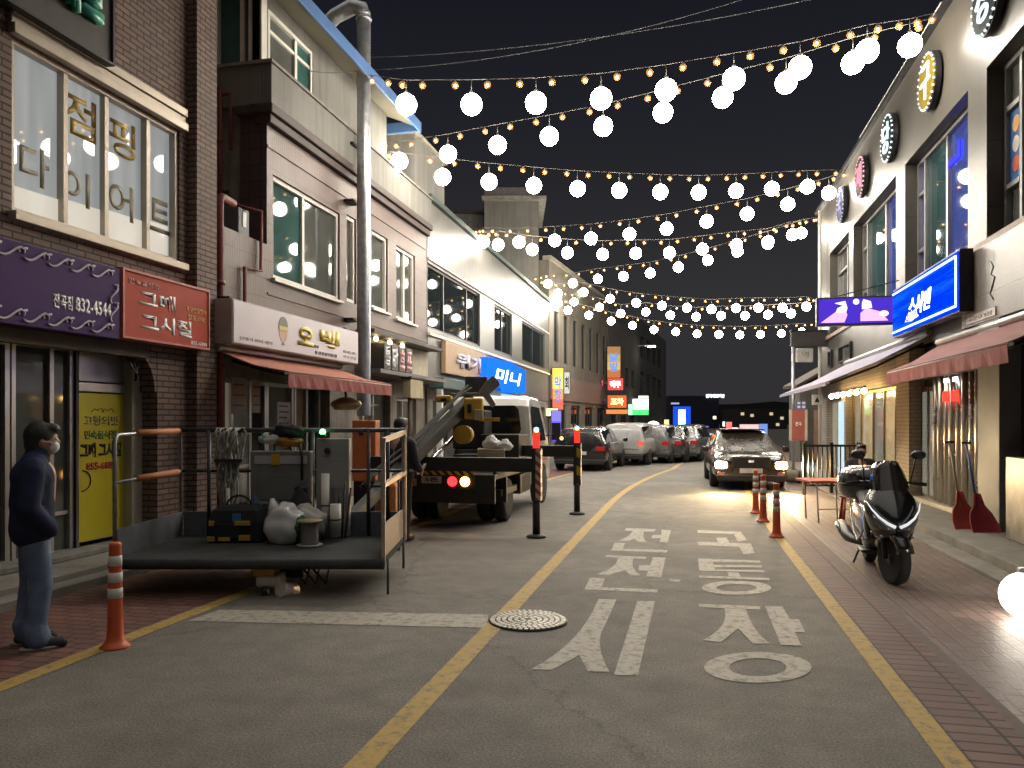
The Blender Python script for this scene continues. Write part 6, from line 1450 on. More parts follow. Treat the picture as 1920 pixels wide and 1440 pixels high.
r = lying('rag', 'white and mint rag tucked over the rail left of the harness', 'rag', cc_); part(r, 'cloth', mat('rag_white', (.5, .52, .48), .8), lambda b: blobby(b, cc_, .09, (1.2, .6, .65), 41, amp=.2)); part(r, 'mint_corner', mat('rag_mint', (.3, .45, .43), .8), lambda b: blobby(b, cc_ + Vector((-.08, -.01, .01)), .06, (1, .6, .9), 42, amp=.2))
lp_ = atd(605, 810, 8.55)
r = lying('indicator_lamp', 'small green indicator lamp glowing on the back rail of the basket', 'lamp', lp_); part(r, 'lens', emit('green_lamp', (.08, 1, .3), 12), lambda b: b.sphere(lp_, .032, 12, 8)); part(r, 'base', M['black'], lambda b: b.cone(lp_ - Vector((0, 0, .06)), lp_ - Vector((0, 0, .02)), .04, n=10))
GC = mat('cabinet_grey', (.30, .305, .30), .55, .1, .15, 3)
r = lying('control_cabinet', 'tall grey control cabinet at the back of the lift basket', 'cabinet', FC.P(-1.9, PZ, -8.6))
ga0, ga1 = FC.px(592, 900, -8.55)[0], FC.px(654, 900, -8.55)[0]
part(r, 'case', GC, lambda b: b.box(FC, ga0, ga1, PZ + .002, 1.46, -8.68, -8.56), bevel=.012); part(r, 'knob', M['black'], lambda b: b.cone(FC.P(ga0 + .13, 1.32, -8.56), FC.P(ga0 + .13, 1.32, -8.53), .035, n=12)); part(r, 'door', GC, lambda b: b.box(FC, ga0 + .03, ga1 - .03, .9, 1.24, -8.559, -8.55), bevel=.004)
r = lying('drawer_unit', 'dark grey drawer unit with pale slots behind the plastic bag', 'drawers', FC.P(-2.5, PZ, -8.6))
da0, da1 = FC.px(468, 900, -8.5)[0], FC.px(580, 900, -8.5)[0]
part(r, 'case', mat('drawer_grey', (.15, .155, .15), .5), lambda b: b.box(FC, da0, da1, PZ + .002, 1.32, -8.67, -8.52), bevel=.012)
part(r, 'label_strip', mat('pale_strip', (.38, .38, .39), .4), lambda b: b.box(FC, da0 + .05, da1 - .03, 1.18, 1.27, -8.519, -8.51))
part(r, 'yellow_tag', YELM, lambda b: b.box(FC, da0 + .24, da0 + .33, 1.17, 1.29, -8.509, -8.50))
for k in range(4): part(r, 'slot', mat('slot_pale', (.36, .35, .30), .5) if k == 0 else bpy.data.materials['slot_pale'], lambda b: b.box(FC, da0 + .12 + k * .12, da0 + .20 + k * .12, .735, .765, -8.519, -8.505))
for k in range(2): part(r, 'drawer', bpy.data.materials['drawer_grey'], lambda b: b.box(FC, da0 + .04, da1 - .04, .42 + .36 * k, .70 + .36 * k, -8.519, -8.512), bevel=.004)
jc = FC.P(FC.px(562, 940, -8.4)[0], .78, -8.46)
r = lying('jacket', 'dark plum jacket draped in front of the drawer unit', 'jacket', jc); part(r, 'cloth', mat('plum_cloth', (.045, .035, .05), .85), lambda b: blobby(b, jc - Vector((0, 0, .1)), .2, (.55, .35, 1.25), 51, amp=.12)); part(r, 'collar', M['black'], lambda b: blobby(b, jc + Vector((0, 0, .13)), .07, (1, .6, .5), 52))
jc = FC.P(FC.px(477, 945, -8.4)[0], .70, -8.46)
r = lying('blue_cloth', 'blue cloth hanging behind the handle of the tool bag', 'cloth', jc); part(r, 'cloth', mat('blue_rag', (.07, .11, .2), .8), lambda b: blobby(b, jc - Vector((0, 0, .06)), .16, (.5, .3, 1.1), 61, amp=.12)); part(r, 'fold', bpy.data.materials['blue_rag'], lambda b: blobby(b, jc + Vector((.05, -.04, -.1)), .09, (.4, .3, 1.2), 62))

# ================================================================== people (remeshed continuous bodies)
SKIN = mat('skin', (.40, .23, .16), .5, 0, .06); HAIR = mat('black_hair', (.008, .007, .007), .5, 0, .3, 30, .4, 120)
class Loc:      # person's own axes: f forward, s to the right, z up
    def __init__(s, p, ang): s.p = Vector(p); s.f = Vector((math.cos(ang), math.sin(ang), 0)); s.s = Vector((math.sin(ang), -math.cos(ang), 0))
    def __call__(s, f, r_, z): return s.p + s.f * f + s.s * r_ + Vector((0, 0, z))
def ell(b, L, f, r_, z, rf, rs, rz, seg=20, rings=14):
    k0 = len(b.v); b.sphere((0, 0, 0), 1, seg, rings)
    for i in range(k0, len(b.v)):
        v = b.v[i]; b.v[i] = L(f + v.x * rf, r_ + v.y * rs, z + v.z * rz)
def head(b, L, f, r_, z):
    ell(b, L, f, r_, z, .098, .076, .115); ell(b, L, f + .03, r_, z - .06, .062, .058, .06)
    ell(b, L, f + .098, r_, z - .018, .02, .014, .026, 10, 8)
    for s in (-1, 1): ell(b, L, f - .005, r_ + s * .078, z - .015, .022, .012, .033, 10, 8)
def face(root, L, f, r_, z):
    part(root, 'eye', mat('eye_white', (.6, .58, .55), .3), lambda b: ell(b, L, f + .082, r_ - .032, z + .008, .012, .016, .009, 10, 8)); part(root, 'eye', bpy.data.materials['eye_white'], lambda b: ell(b, L, f + .082, r_ + .032, z + .008, .012, .016, .009, 10, 8))
def hand(b, L, f, r_, z, down=True):
    ell(b, L, f, r_, z, .035, .018, .05, 12, 8)
    for k in range(4): b.capsule(L(f - .024 + .016 * k, r_, z - .04), L(f - .02 + .016 * k, r_ - .012, z - .10 + .008 * abs(k - 1.5)), .0085, .007, 8)
    b.capsule(L(f + .03, r_, z), L(f + .05, r_ - .01, z - .055), .010, .008, 8)
def hairf(b, L, f, r_, z):
    ell(b, L, f - .018, r_, z + .028, .108, .088, .108); ell(b, L, f - .055, r_, z - .03, .065, .080, .09)
    ell(b, L, f + .06, r_, z + .082, .055, .066, .04)
# man on the left pavement
mp_ = C2W(-3.50, 5.62)
L = Loc(mp_, YAW + R(32))
pr_ = thing('person', 'man in navy jacket, jeans and white face mask, hands in pockets, watching the lift', 'person', mp_)
b = MB(); head(b, L, .06, 0, 1.515); b.capsule(L(.03, 0, 1.33), L(.05, 0, 1.45), .058, .055)
b.capsule(L(0, 0, .85), L(.01, 0, 1.25), .13, .14)
for s in (-1, 1):
    b.capsule(L(0, s * .18, 1.28), L(-.03, s * .24, 1.04), .05, .042); b.capsule(L(-.03, s * .24, 1.04), L(.08, s * .19, .92), .040, .030); hand(b, L, .07, s * .15, .95)
    b.capsule(L(0, s * .09, .82), L(.01, s * .095, .45), .06, .045); b.capsule(L(.01, s * .095, .45), L(0, s * .10, .12), .045, .035); b.capsule(L(0, s * .10, .08), L(.10, s * .11, .05), .028, .024)
b.build('body', SKIN, pr_, remesh=.011)
NAVY = mat('navy_nylon', (.020, .026, .058), .85, 0, .25, 6, .5, 9, spec=.2)
b = MB()
for z0, z1, r0, r1, w0, w1 in ((.87, 1.05, .145, .142, .075, .075), (1.05, 1.25, .142, .138, .075, .09), (1.25, 1.33, .138, .095, .09, .08)):
    for s in (-1, 0, 1): b.capsule(L(-.01, s * w0, z0), L(.0, s * w1, z1), r0, r1)
b.capsule(L(0, -.16, 1.31), L(0, .16, 1.31), .085)
for s in (-1, 1):
    b.capsule(L(0, s * .185, 1.29), L(-.03, s * .245, 1.04), .082, .070); b.capsule(L(-.03, s * .245, 1.04), L(.10, s * .20, .88), .068, .058); b.capsule(L(.05, s * .14, .88), L(.10, s * .19, .87), .07, .06)
b.capsule(L(.02, 0, 1.36), L(.03, 0, 1.425), .088, .082)
b.build('jacket', NAVY, pr_, remesh=.014)
JEAN = mat('blue_denim', (.12, .18, .29), .8, 0, .3, 7, .4, 200)
b = MB(); b.capsule(L(0, -.06, .86), L(0, .06, .86), .135)
for s in (-1, 1):
    st = .03 if s > 0 else -.03
    b.capsule(L(0, s * .085, .84), L(.02 + st, s * .095, .47), .104, .078); b.capsule(L(.02 + st, s * .095, .47), L(-.02 + st, s * .10, .13), .078, .070); b.capsule(L(-.02 + st, s * .10, .15), L(.0 + st, s * .10, .085), .085, .088)
b.build('jeans', JEAN, pr_, remesh=.013)
for s in (-1, 1):
    st = .03 if s > 0 else -.03
    b = MB()
    b.capsule(L(-.05 + st, s * .10, .05), L(.15 + st, s * .115, .04), .046, .040); b.capsule(L(-.02 + st, s * .10, .07), L(.06 + st, s * .105, .065), .045, .04)
    sh = sub(b.build('shoe', mat('dark_sneaker', (.03, .032, .04), .7), pr_, remesh=.009))
    b = MB(); b.loft([[L(-.02 + st + x * .145 + .05, s * .107 + y * .048, z) for x, y in [(math.cos(t), math.sin(t)) for t in [k * math.pi / 10 for k in range(20)]]] for z in (.004, .028)]); b.build('sole', mat('grey_sole', (.33, .32, .30), .7), sh)
b = MB(); hairf(b, L, .06, 0, 1.515); b.build('hair', HAIR, pr_, remesh=.010)
b = MB(); ell(b, L, .115, 0, 1.465, .055, .060, .055); b.build('face_mask', mat('white_mask', (.72, .72, .72), .7), pr_, remesh=.009)
part(pr_, 'mask_strap', WH, lambda b: b.tube([L(.14, .05, 1.485), L(.1, .075, 1.50), L(.05, .088, 1.505)], .003, 5))
face(pr_, L, .06, 0, 1.515)
# worker by the truck
wp = C2W(-1.55, 10.6); L = Loc(wp, YAW + R(60))
pr_ = thing('person', 'worker in dark clothes standing between the basket gate and the truck rear', 'person', wp)
b = MB(); head(b, L, .04, 0, 1.58); b.capsule(L(.0, 0, 1.38), L(.02, 0, 1.5), .056); b.capsule(L(0, 0, .9), L(0, 0, 1.3), .14)
for s in (-1, 1):
    b.capsule(L(0, s * .18, 1.34), L(.02, s * .24, 1.08), .05, .04); b.capsule(L(.02, s * .24, 1.08), L(.2, s * .2, .98), .038, .03); hand(b, L, .25, s * .2, .98)
    b.capsule(L(0, s * .09, .88), L(0, s * .1, .1), .08, .045); b.capsule(L(-.02, s * .1, .06), L(.14, s * .1, .05), .045, .04)
b.build('body', SKIN, pr_, remesh=.012)
b = MB()
for s in (-1, 0, 1): b.capsule(L(0, s * .08, .92), L(0, s * .09, 1.28), .14, .14)
b.capsule(L(0, -.16, 1.36), L(0, .16, 1.36), .08)
for s in (-1, 1): b.capsule(L(0, s * .19, 1.34), L(.02, s * .25, 1.08), .082, .07); b.capsule(L(.02, s * .25, 1.08), L(.18, s * .2, .99), .068, .056)
b.build('jacket', mat('dark_work_jacket', (.015, .015, .02), .8, 0, .3, 8), pr_, remesh=.014)
b = MB(); b.capsule(L(0, -.06, .9), L(0, .06, .9), .13)
for s in (-1, 1): b.capsule(L(0, s * .09, .86), L(0, s * .1, .48), .11, .085); b.capsule(L(0, s * .1, .48), L(-.02, s * .1, .1), .085, .075)
b.build('trousers', mat('dark_trousers', (.02, .02, .024), .85), pr_, remesh=.014)
for s in (-1, 1): part(pr_, 'shoe', M['black'], lambda b: b.capsule(L(-.04, s * .1, .05), L(.14, s * .1, .045), .05, .042))
b = MB(); hairf(b, L, .04, 0, 1.58); b.build('hair', HAIR, pr_, remesh=.011)
face(pr_, L, .04, 0, 1.58)
part(pr_, 'belt', mat('white_belt', (.45, .42, .35), .6), lambda b: b.loft([[L(.152 * math.cos(t), .225 * math.sin(t), z) for t in [k * math.pi / 12 for k in range(24)]] for z in (.96, 1.0)]))
# person seated behind the scooter
sp0 = C2W(6.16, 13.6); L = Loc(sp0, YAW + R(-95))
pr_ = thing('person', 'person with short dark hair seated at folding table behind the scooter', 'person', sp0)
hz = 1.13
b = MB(); head(b, L, .06, 0, hz); b.capsule(L(.02, 0, .93), L(.03, 0, 1.05), .055); b.capsule(L(-.05, 0, .5), L(0, 0, .85), .14)
for s in (-1, 1):
    b.capsule(L(0, s * .18, .9), L(.1, s * .24, .68), .05, .04); b.capsule(L(.1, s * .24, .68), L(.32, s * .16, .71), .038, .03); hand(b, L, .38, s * .14, .73)
    b.capsule(L(-.03, s * .1, .48), L(.38, s * .12, .47), .075, .055); b.capsule(L(.38, s * .12, .47), L(.36, s * .12, .1), .052, .04); b.capsule(L(.34, s * .12, .05), L(.5, s * .12, .045), .045, .038)
b.build('body', SKIN, pr_, remesh=.012)
b = MB()
for s in (-1, 0, 1): b.capsule(L(-.05, s * .08, .5), L(0, s * .09, .84), .14, .13)
b.capsule(L(0, -.16, .92), L(0, .16, .92), .078)
for s in (-1, 1): b.capsule(L(0, s * .19, .9), L(.1, s * .25, .68), .08, .066); b.capsule(L(.1, s * .25, .68), L(.3, s * .17, .71), .064, .052)
b.build('jacket', mat('black_jacket', (.018, .017, .018), .7, 0, .3, 8), pr_, remesh=.014)
b = MB(); b.capsule(L(-.05, -.07, .48), L(-.05, .07, .48), .12)
for s in (-1, 1): b.capsule(L(-.03, s * .1, .48), L(.38, s * .12, .47), .1, .08); b.capsule(L(.38, s * .12, .47), L(.36, s * .12, .1), .08, .07)
b.build('trousers', bpy.data.materials['dark_trousers'], pr_, remesh=.014)
b = MB(); hairf(b, L, .05, 0, hz); b.build('hair', mat('dark_brown_hair', (.025, .013, .009), .5, 0, .3, 30), pr_, remesh=.011); face(pr_, L, .06, 0, hz)
for s in (-1, 1): part(pr_, 'shoe', M['black'], lambda b: b.capsule(L(.33, s * .12, .05), L(.5, s * .12, .045), .05, .042))
RP = mat('red_stool_plastic', (.42, .05, .035), .4)
def stool(lab, L, h):
    r = thing('stool', lab, 'stool', L(0, 0, 0))
    part(r, 'seat', RP, lambda b: b.lathe([(0, h - .03), (.15, h - .03), (.165, h - .01), (.15, h), (0.0, h)], L(0, 0, 0), 18))
    for k in range(4):
        t = math.pi / 4 + k * math.pi / 2
        part(r, 'leg', RP, lambda b: b.cone(L(.18 * math.cos(t), .18 * math.sin(t), .003), L(.13 * math.cos(t), .13 * math.sin(t), h - .03), .025, .022, 8))
stool('red plastic stool under the person seated behind the scooter', Loc(L(-.05, 0, 0), 0), .38)
stool('empty red plastic stool between folding table and scooter', Loc(C2W(5.45, 12.4), 0), .45)
# folding table
tq0, tq1 = FC.px(1514, 905, -12.6)[0], FC.px(1600, 905, -12.6)[0]
r = thing('folding_table', 'folding table with a red top and thin white legs on the right pavement', 'table', FC.P(tq0, 0, -12.6))
part(r, 'tabletop', mat('red_tabletop', (.48, .075, .05), .4), lambda b: b.box(FC, tq0, tq1, .645, .685, -13.15, -12.45), bevel=.01)
LG = mat('white_leg', (.5, .46, .40), .4)
for a, y in ((tq0 + .12, 12.52), (tq0 + .12, 13.05), (tq1 - .1, 12.52), (tq1 - .1, 13.05)): part(r, 'leg', LG, lambda b: b.tube([FC.P(a, .645, -y), FC.P(a + .03, .006, -y)], .013, 6))
part(r, 'brace', LG, lambda b: b.tube([FC.P(tq0 + .13, .22, -12.52), FC.P(tq1 - .09, .22, -12.52)], .009, 6))
q = FC.px(1497, 897, -20.4)
r = thing('canvas_roll', 'grey canvas roll lying on the pavement past the folding table', 'roll', FC.P(q[0], 0, -20.4)); rc_ = FC.P(q[0], .18, -20.4)
part(r, 'roll', mat('grey_canvas', (.27, .255, .21), .8, 0, .15), lambda b: b.lathe([(0, -.32), (.16, -.32), (.17, -.28), (.17, .28), (.16, .32), (0, .32)], (rc_.x, rc_.y, .185), 18, 'x')); part(r, 'strap', M['black'], lambda b: b.lathe([(.171, -.03), (.176, -.028), (.176, .028), (.171, .03)], (rc_.x, rc_.y, .185), 18, 'x'))

# ================================================================== bollards, manhole cover
ORB = mat('orange_bollard', (.55, .095, .03), .45, 0, .14, 7); BAND = mat('reflective_band', (.62, .60, .55), .4, 0, .1)
def bollard(p, lab, top=.765, cap=True):
    r = thing('bollard', lab, 'bollard', p, 0, 'orange plastic bollards on the yellow edge lines')
    part(r, 'post', ORB, lambda b: b.lathe([(.0, 0), (.105, 0), (.105, .012), (.08, .03), (.062, .06), (.055, .12), (.041, top - .03), (.044, top - .012), (.036, top), (0.0, top)], p, 22))
    for z in (.36, .475, .595):
        rr_ = .055 - (z + .03 - .12) * .022 + .0035
        part(r, 'band', BAND, lambda b: b.lathe([(rr_ - .004, z), (rr_, z + .002), (rr_ - .0015, z + .073), (rr_ - .006, z + .075)], p, 22))
    return r
p = C2W((216 - 960) / 1442 * 5.62, 5.62)
bo_ = bollard(p, 'orange bollard with three white bands standing alone beside the man in navy jacket')
for (u, v), lab in zip(((1417, 962), (1431, 978), (1456, 1007)), ('orange bollard farthest of the three in front of the oncoming car', 'orange bollard in the middle of the three before the oncoming car', 'orange bollard nearest the camera of the three on the right edge line')):
    q = onz(u, v, .009); dup(bo_, (q.x, q.y, .009), 0, lab)
q = C2W(FC.px(1560, 890, -18.9)[0], 18.9, .165); dup(bo_, q, 0, 'orange bollard half hidden by the black railing and folding table')
mc = onz(990, 1165, .0)
IRON = mat('cast_iron', (.46, .44, .38), .45, .4, .3, 14)
r = thing('manhole_cover', 'round iron manhole cover with a raised ring pattern at the end of white line', 'manhole cover', (mc.x, mc.y, 0))
mr_ = .325
part(r, 'plate', mat('iron_dark', (.06, .056, .05), .6, .4, .3, 10), lambda b: b.lathe([(0.0, .002), (mr_, .002), (mr_, .014), (0.0, .014)], (mc.x, mc.y, 0), 40))
def studs(b):
    for k, rad in enumerate((.05, .10, .15, .20, .245)):
        n = 6 + 7 * k
        for j in range(n):
            t = 2 * math.pi * (j + .25 * (k % 2)) / n; dt = 2 * math.pi / n * .36
            ps = [(rad - .016, t - dt), (rad + .016, t - dt), (rad + .016, t + dt), (rad - .016, t + dt)]
            b.prism(W0, [(mc.x + q_ * math.cos(a_), mc.y + q_ * math.sin(a_)) for q_, a_ in ps], .0142, .021)
    n = 40
    for j in range(n):
        t = 2 * math.pi * j / n; dt = 2 * math.pi / n * .3
        b.prism(W0, [(mc.x + q_ * math.cos(a_), mc.y + q_ * math.sin(a_)) for q_, a_ in ((.275, t - dt), (.312, t - dt), (.312, t + dt), (.275, t + dt))], .0142, .021)
o = part(r, 'raised_pattern', IRON, studs)

# ================================================================== cars
TAIL = emit('car_tail', (1, .05, .04), .07, (.25, .02, .02)); PLATE = mat('white_plate', (.55, .55, .53), .5); CGL = glass('car_glass', (.010, .011, .012), .08, .25)
def car(lab, cat, loc, rotz, paint_, st, cab, wb, wr=.32, name='parked_car', group=None, lights=False, box=False, tail=TAIL, plate=''):
    """st: stations rear to front (y, half width, z low, z shoulder, half width top, z top); cab: (first, last) station of the glasshouse"""
    r = thing(name, lab, cat, loc, rotz, group)
    rings = []
    for y, hw, zl, zs, ht, zt in st:
        h = [(hw * .86, zl), (hw * .98, zl + .10), (hw, (zl + zs) / 2), (hw * .985, zs - .05), (hw * .95, zs), (ht + (hw * .95 - ht) * .12, zs + (zt - zs) * .88), (ht * .93, zt - .005), (ht * .5, zt + .012)]
        rings.append([Vector((x, y, z)) for x, z in h] + [Vector((-x, y, z)) for x, z in h[::-1]])
    b = MB(); b.loft(rings, smooth=True); body = b.build('body', paint_, r, world=False)
    for p in body.data.polygons: p.use_smooth = True
    m_ = body.modifiers.new('b', 'BEVEL'); m_.width = .03; m_.segments = 2; m_.limit_method = 'ANGLE'; m_.angle_limit = R(35)
    i0, i1 = cab
    def G(i, k, s): v = rings[i][k] if s > 0 else rings[i][15 - k]; return v
    for s in (1, -1):
        b = MB()
        for i in range(i0, i1):
            a, bq, c, d = G(i, 4, s), G(i + 1, 4, s), G(i + 1, 5, s), G(i, 5, s)
            if (c - bq).length < .1 or (d - a).length < .1: 
                pass
            q = [a.lerp(d, .10).lerp(bq.lerp(c, .10), .05), bq.lerp(c, .10).lerp(a.lerp(d, .10), .05), bq.lerp(c, .93).lerp(a.lerp(d, .93), .05), a.lerp(d, .93).lerp(bq.lerp(c, .93), .05)]
            b.add([v + Vector((s * .014, 0, .004)) for v in q], [(0, 1, 2, 3)])
        b.build('side_window', CGL, r, world=False)
    def endglass(i, j, nm, sgn):
        a, c = rings[i], rings[j]; q = [a[4].lerp(c[5], .08), a[11].lerp(c[10], .08), a[11].lerp(c[10], .92), a[4].lerp(c[5], .92)]
        q = [Vector((v.x * .90, v.y + sgn * .02, v.z + .03)) for v in q]
        b = MB(); b.add(q, [(0, 1, 2, 3)]); b.build(nm, CGL, r, world=False)
    endglass(i0 - 1, i0, 'rear_window', -1); endglass(i1 + 1, i1, 'windscreen', 1)
    y0, y1 = st[0][0], st[-1][0]; hw = max(s_[1] for s_ in st)
    for y in (wb[0], wb[1]):
        for s in (1, -1):
            o = wheel(r, Vector((s * (hw - .10), y, wr)), wr, .21)
    F = Frame((0, y0, 0), (1, 0, 0), (0, -1, 0)); F2 = Frame((0, y1, 0), (1, 0, 0), (0, 1, 0))
    zs = st[1][3]
    def lb(nm, m, Fr, *a, **k): b = MB(); b.box(Fr, *a); return b.build(nm, m, r, world=False, **k)
    for s in (1, -1):
        a0, a1 = sorted((s * (hw * .62), s * (hw * .93))); lb('tail_light', tail, F, a0, a1, zs - .22, zs - .07, -.12, .012, bevel=.01)
        if lights:
            lb('headlight', lights, F2, a0, a1, .52, .69, -.16, .02, bevel=.04)
            lb('fog_lamp', M['chrome'], F2, a0 + .05, a1 - .05, .36, .44, -.1, .01, bevel=.01)
        else: lb('headlight', M['chrome'], F2, a0, a1, .62, .76, -.14, .008, bevel=.02)
        lb('mirror', paint_, W0, *sorted((s * (hw + .02), s * (hw + .19))), st[i1 + 1][0] - .12, st[i1 + 1][0] + .0, zs + .02, zs + .16, bevel=.03)
    lb('rear_plate', PLATE, F, -.26, .26, .55 if not box else .62, .66 if not box else .73, 0, .02); lb('front_plate', PLATE, F2, -.26, .26, .42, .53, 0, .025)
    lb('rear_bumper', M['black'], F, -hw * .9, hw * .9, .24, .40, -.1, .03, bevel=.03); lb('front_bumper', M['black'], F2, -hw * .88, hw * .88, .22, .38, -.1, .03, bevel=.03)
    lb('grille', M['black'], F2, -hw * .5, hw * .5, .56, .80, -.1, .012, bevel=.02); lb('grille_bar', M['chrome'], F2, -hw * .55, hw * .55, .83, .855, -.08, .022, bevel=.006); lb('grille_badge', M['chrome'], F2, -.07, .07, .66, .73, .012, .03, bevel=.01)
    return r
BLKP = mat('black_car_paint', (.012, .013, .015), .25, .2, .1, coat=.8); SILV = mat('silver_car_paint', (.17, .175, .18), .28, .4, .06, coat=.6); WHTP = mat('white_car_paint', (.36, .36, .35), .3, 0, .05, coat=.6); DGR = mat('graphite_car_paint', (.05, .05, .055), .25, .3, .08, coat=.7)
SEDAN = [(0, .72, .42, .82, .66, .86), (.08, .86, .28, .95, .68, 1.0), (.55, .89, .24, .98, .66, 1.08), (1.05, .91, .22, .97, .58, 1.40), (1.9, .91, .22, .95, .59, 1.46), (2.6, .91, .22, .94, .56, 1.40), (3.35, .90, .22, .94, .70, 1.0), (4.2, .86, .26, .82, .70, .88), (4.55, .78, .34, .70, .62, .74), (4.62, .66, .42, .62, .52, .64)]
SUV = [(0, .74, .45, .95, .66, 1.05), (.06, .88, .34, 1.02, .64, 1.45), (.22, .91, .30, 1.04, .63, 1.60), (1.5, .92, .28, 1.03, .66, 1.69), (2.55, .92, .28, 1.01, .62, 1.62), (3.3, .92, .28, 1.02, .74, 1.10), (4.1, .90, .30, .97, .76, 1.03), (4.45, .86, .34, .90, .72, .95), (4.55, .72, .42, .82, .62, .86)]
HATCH = [(0, .70, .42, .90, .62, 1.0), (.06, .80, .32, .94, .60, 1.35), (.2, .83, .28, .95, .58, 1.46), (1.3, .84, .26, .94, .60, 1.52), (2.1, .84, .26, .93, .56, 1.46), (2.85, .83, .26, .94, .68, 1.04), (3.5, .80, .30, .84, .66, .90), (3.75, .68, .4, .72, .56, .76)]
gp_ = 'cars parked along the left side'
def place(st_, lab, u, v, paint_, cat, **k):
    q = onz(u, v, 0); return car(lab, cat, (q.x, q.y, 0), k.pop('rz', -.05), paint_, st_, *k.pop('cab'), group=gp_, **k)
place([(q[0], q[1], q[2] * .9, q[3] * .88, q[4], q[5] * .87) for q in SUV], 'black parked car behind the front outrigger leg, before the white pickup', 1085, 884, BLKP, 'car', cab=((2, 4), (.8, 3.45)), rz=-.08)
# white pickup with canopy
PICK = [(q[0], q[1], q[2] * .92, q[3] * .91, q[4], q[5] * .89) for q in [(0, .76, .55, 1.02, .72, 1.06), (.04, .84, .45, 1.06, .68, 1.50), (.2, .86, .42, 1.07, .64, 1.72), (1.5, .87, .42, 1.06, .66, 1.78), (2.9, .87, .40, 1.05, .62, 1.74), (3.6, .87, .40, 1.06, .74, 1.15), (4.5, .85, .42, 1.0, .74, 1.06), (4.8, .74, .5, .9, .64, .95)]]
pk = place(PICK, 'white pickup with a canopy and small rear window, parked past the black car', 1166, 873, WHTP, 'pickup', cab=((2, 4), (.9, 3.7)), rz=-.17, name='parked_pickup', box=True, tail=emit('pickup_tail', (1, .12, .08), .5))
b = MB(); b.box(Frame((0, 0, 0), (1, 0, 0), (0, -1, 0)), -.6, .6, .62, .98, .001, .03); b.build('tailgate', WHTP, pk, world=False, bevel=.01)
place(HATCH, 'silver parked hatchback just past the white pickup', 1216, 869, SILV, 'car', cab=((2, 4), (.65, 2.95)), rz=-.22)
place(SEDAN, 'dark grey parked sedan past the silver hatchback', 1238, 868, DGR, 'car', cab=((3, 5), (.85, 3.6)), rz=-.22)
place(SEDAN, 'silver grey parked sedan, last but one along the left side', 1268, 866, SILV, 'car', cab=((3, 5), (.85, 3.6)), rz=-.18)
place(HATCH, 'dark parked hatchback, farthest of the row on the left side', 1288, 862, DGR, 'car', cab=((2, 4), (.65, 2.95)), rz=-.12)
HL = emit('headlight_glow', (1, .62, .24), 80)
oc_ = onz(1402, 920, 0)
oncar = car('black oncoming car with glowing yellow white headlights on the right edge line', 'car', (oc_.x - .06, oc_.y + 4.55, 0), math.pi + .03, mat('bronze_black_paint', (.03, .022, .016), .28, .3, .1, coat=.7), [(q[0], q[1] * .96, q[2] * .86, q[3] * .84, q[4], q[5] * .83) for q in SUV], (2, 4), (.8, 3.45), name='oncoming_car', lights=HL)
for s in (1, -1):
    ld = bpy.data.lights.new('headlamp_beam', 'SPOT'); ld.energy = 320; ld.color = (1, .72, .38); ld.spot_size = R(95); ld.spot_blend = .9; ld.shadow_soft_size = .07
    lo = bpy.data.objects.new('headlamp_beam', ld); COL.objects.link(lo); lo.parent = oncar; lo.location = (s * .68, 4.62, .61); lo.rotation_euler = (R(82), 0, 0)
rs_ = MB(); rs_.box(W0, -.55, .55, 1.35, 2.6, 1.42, 1.45); rs_.build('roof_rack', M['dark_metal'], oncar, world=False)
# ================================================================== scooter
ff, rr0 = onz(1676, 1096, 0), onz(1630, 1052, 0)
hd = math.atan2(ff.y - rr0.y, ff.x - rr0.x)
sc0 = thing('scooter', 'black scooter with a top box and tall dark screen parked on right pavement', 'scooter', (rr0.x, rr0.y, 0), hd - math.pi / 2)
SB_ = mat('gloss_black', (.011, .011, .012), .22, .1, .15, 4, coat=.9); SM = mat('satin_black', (.02, .02, .021), .45); SILT = mat('silver_trim', (.28, .28, .28), .3, .8)
def sp(nm, m, f, par=None, **k): b = MB(); f(b); return b.build(nm, m, par or sc0, world=False, **k)
WBS = (ff - rr0).length
def swheel(y, r_, nm, steer=0):
    rot = Matrix.Rotation(steer, 3, 'Z')
    b = MB(); b.lathe([(r_ * .66, -.04), (r_ * .86, -.058), (r_ * .97, -.045), (r_, 0), (r_ * .97, .045), (r_ * .86, .058), (r_ * .66, .04)], (0, 0, 0), 30, 'x')
    b.v = [rot @ v + Vector((0, y, r_)) for v in b.v]; o = b.build(nm, M['rubber'], sc0, world=False)
    q = MB(); q.lathe([(r_ * .60, -.035), (r_ * .67, -.04), (r_ * .67, .04), (r_ * .60, .035)], (0, 0, 0), 30, 'x'); q.lathe([(0, -.05), (.05, -.05), (.05, .05), (0, .05)], (0, 0, 0), 14, 'x')
    for k in range(5):
        t = 2 * math.pi * k / 5
        q.cone((0, .04 * math.cos(t), .04 * math.sin(t)), (0, r_ * .62 * math.cos(t + .25), r_ * .62 * math.sin(t + .25)), .018, .012, 8)
    q.v = [rot @ v + Vector((0, y, r_)) for v in q.v]; q.build('rim', SM, o, world=False)
    q = MB(); q.lathe([(.07, -.066), (.12, -.066), (.12, -.062), (.07, -.062)], (0, 0, 0), 24, 'x'); q.v = [rot @ v + Vector((0, y, r_)) for v in q.v]; q.build('brake_disc', M['galv'], o, world=False)
    return o
ST = R(16)
swheel(0, .25, 'rear_wheel'); swheel(WBS, .26, 'front_wheel', ST)
RS = Matrix.Rotation(ST, 3, 'Z')
def fw(x, y, z): return RS @ Vector((x, y, 0)) + Vector((0, WBS, z))
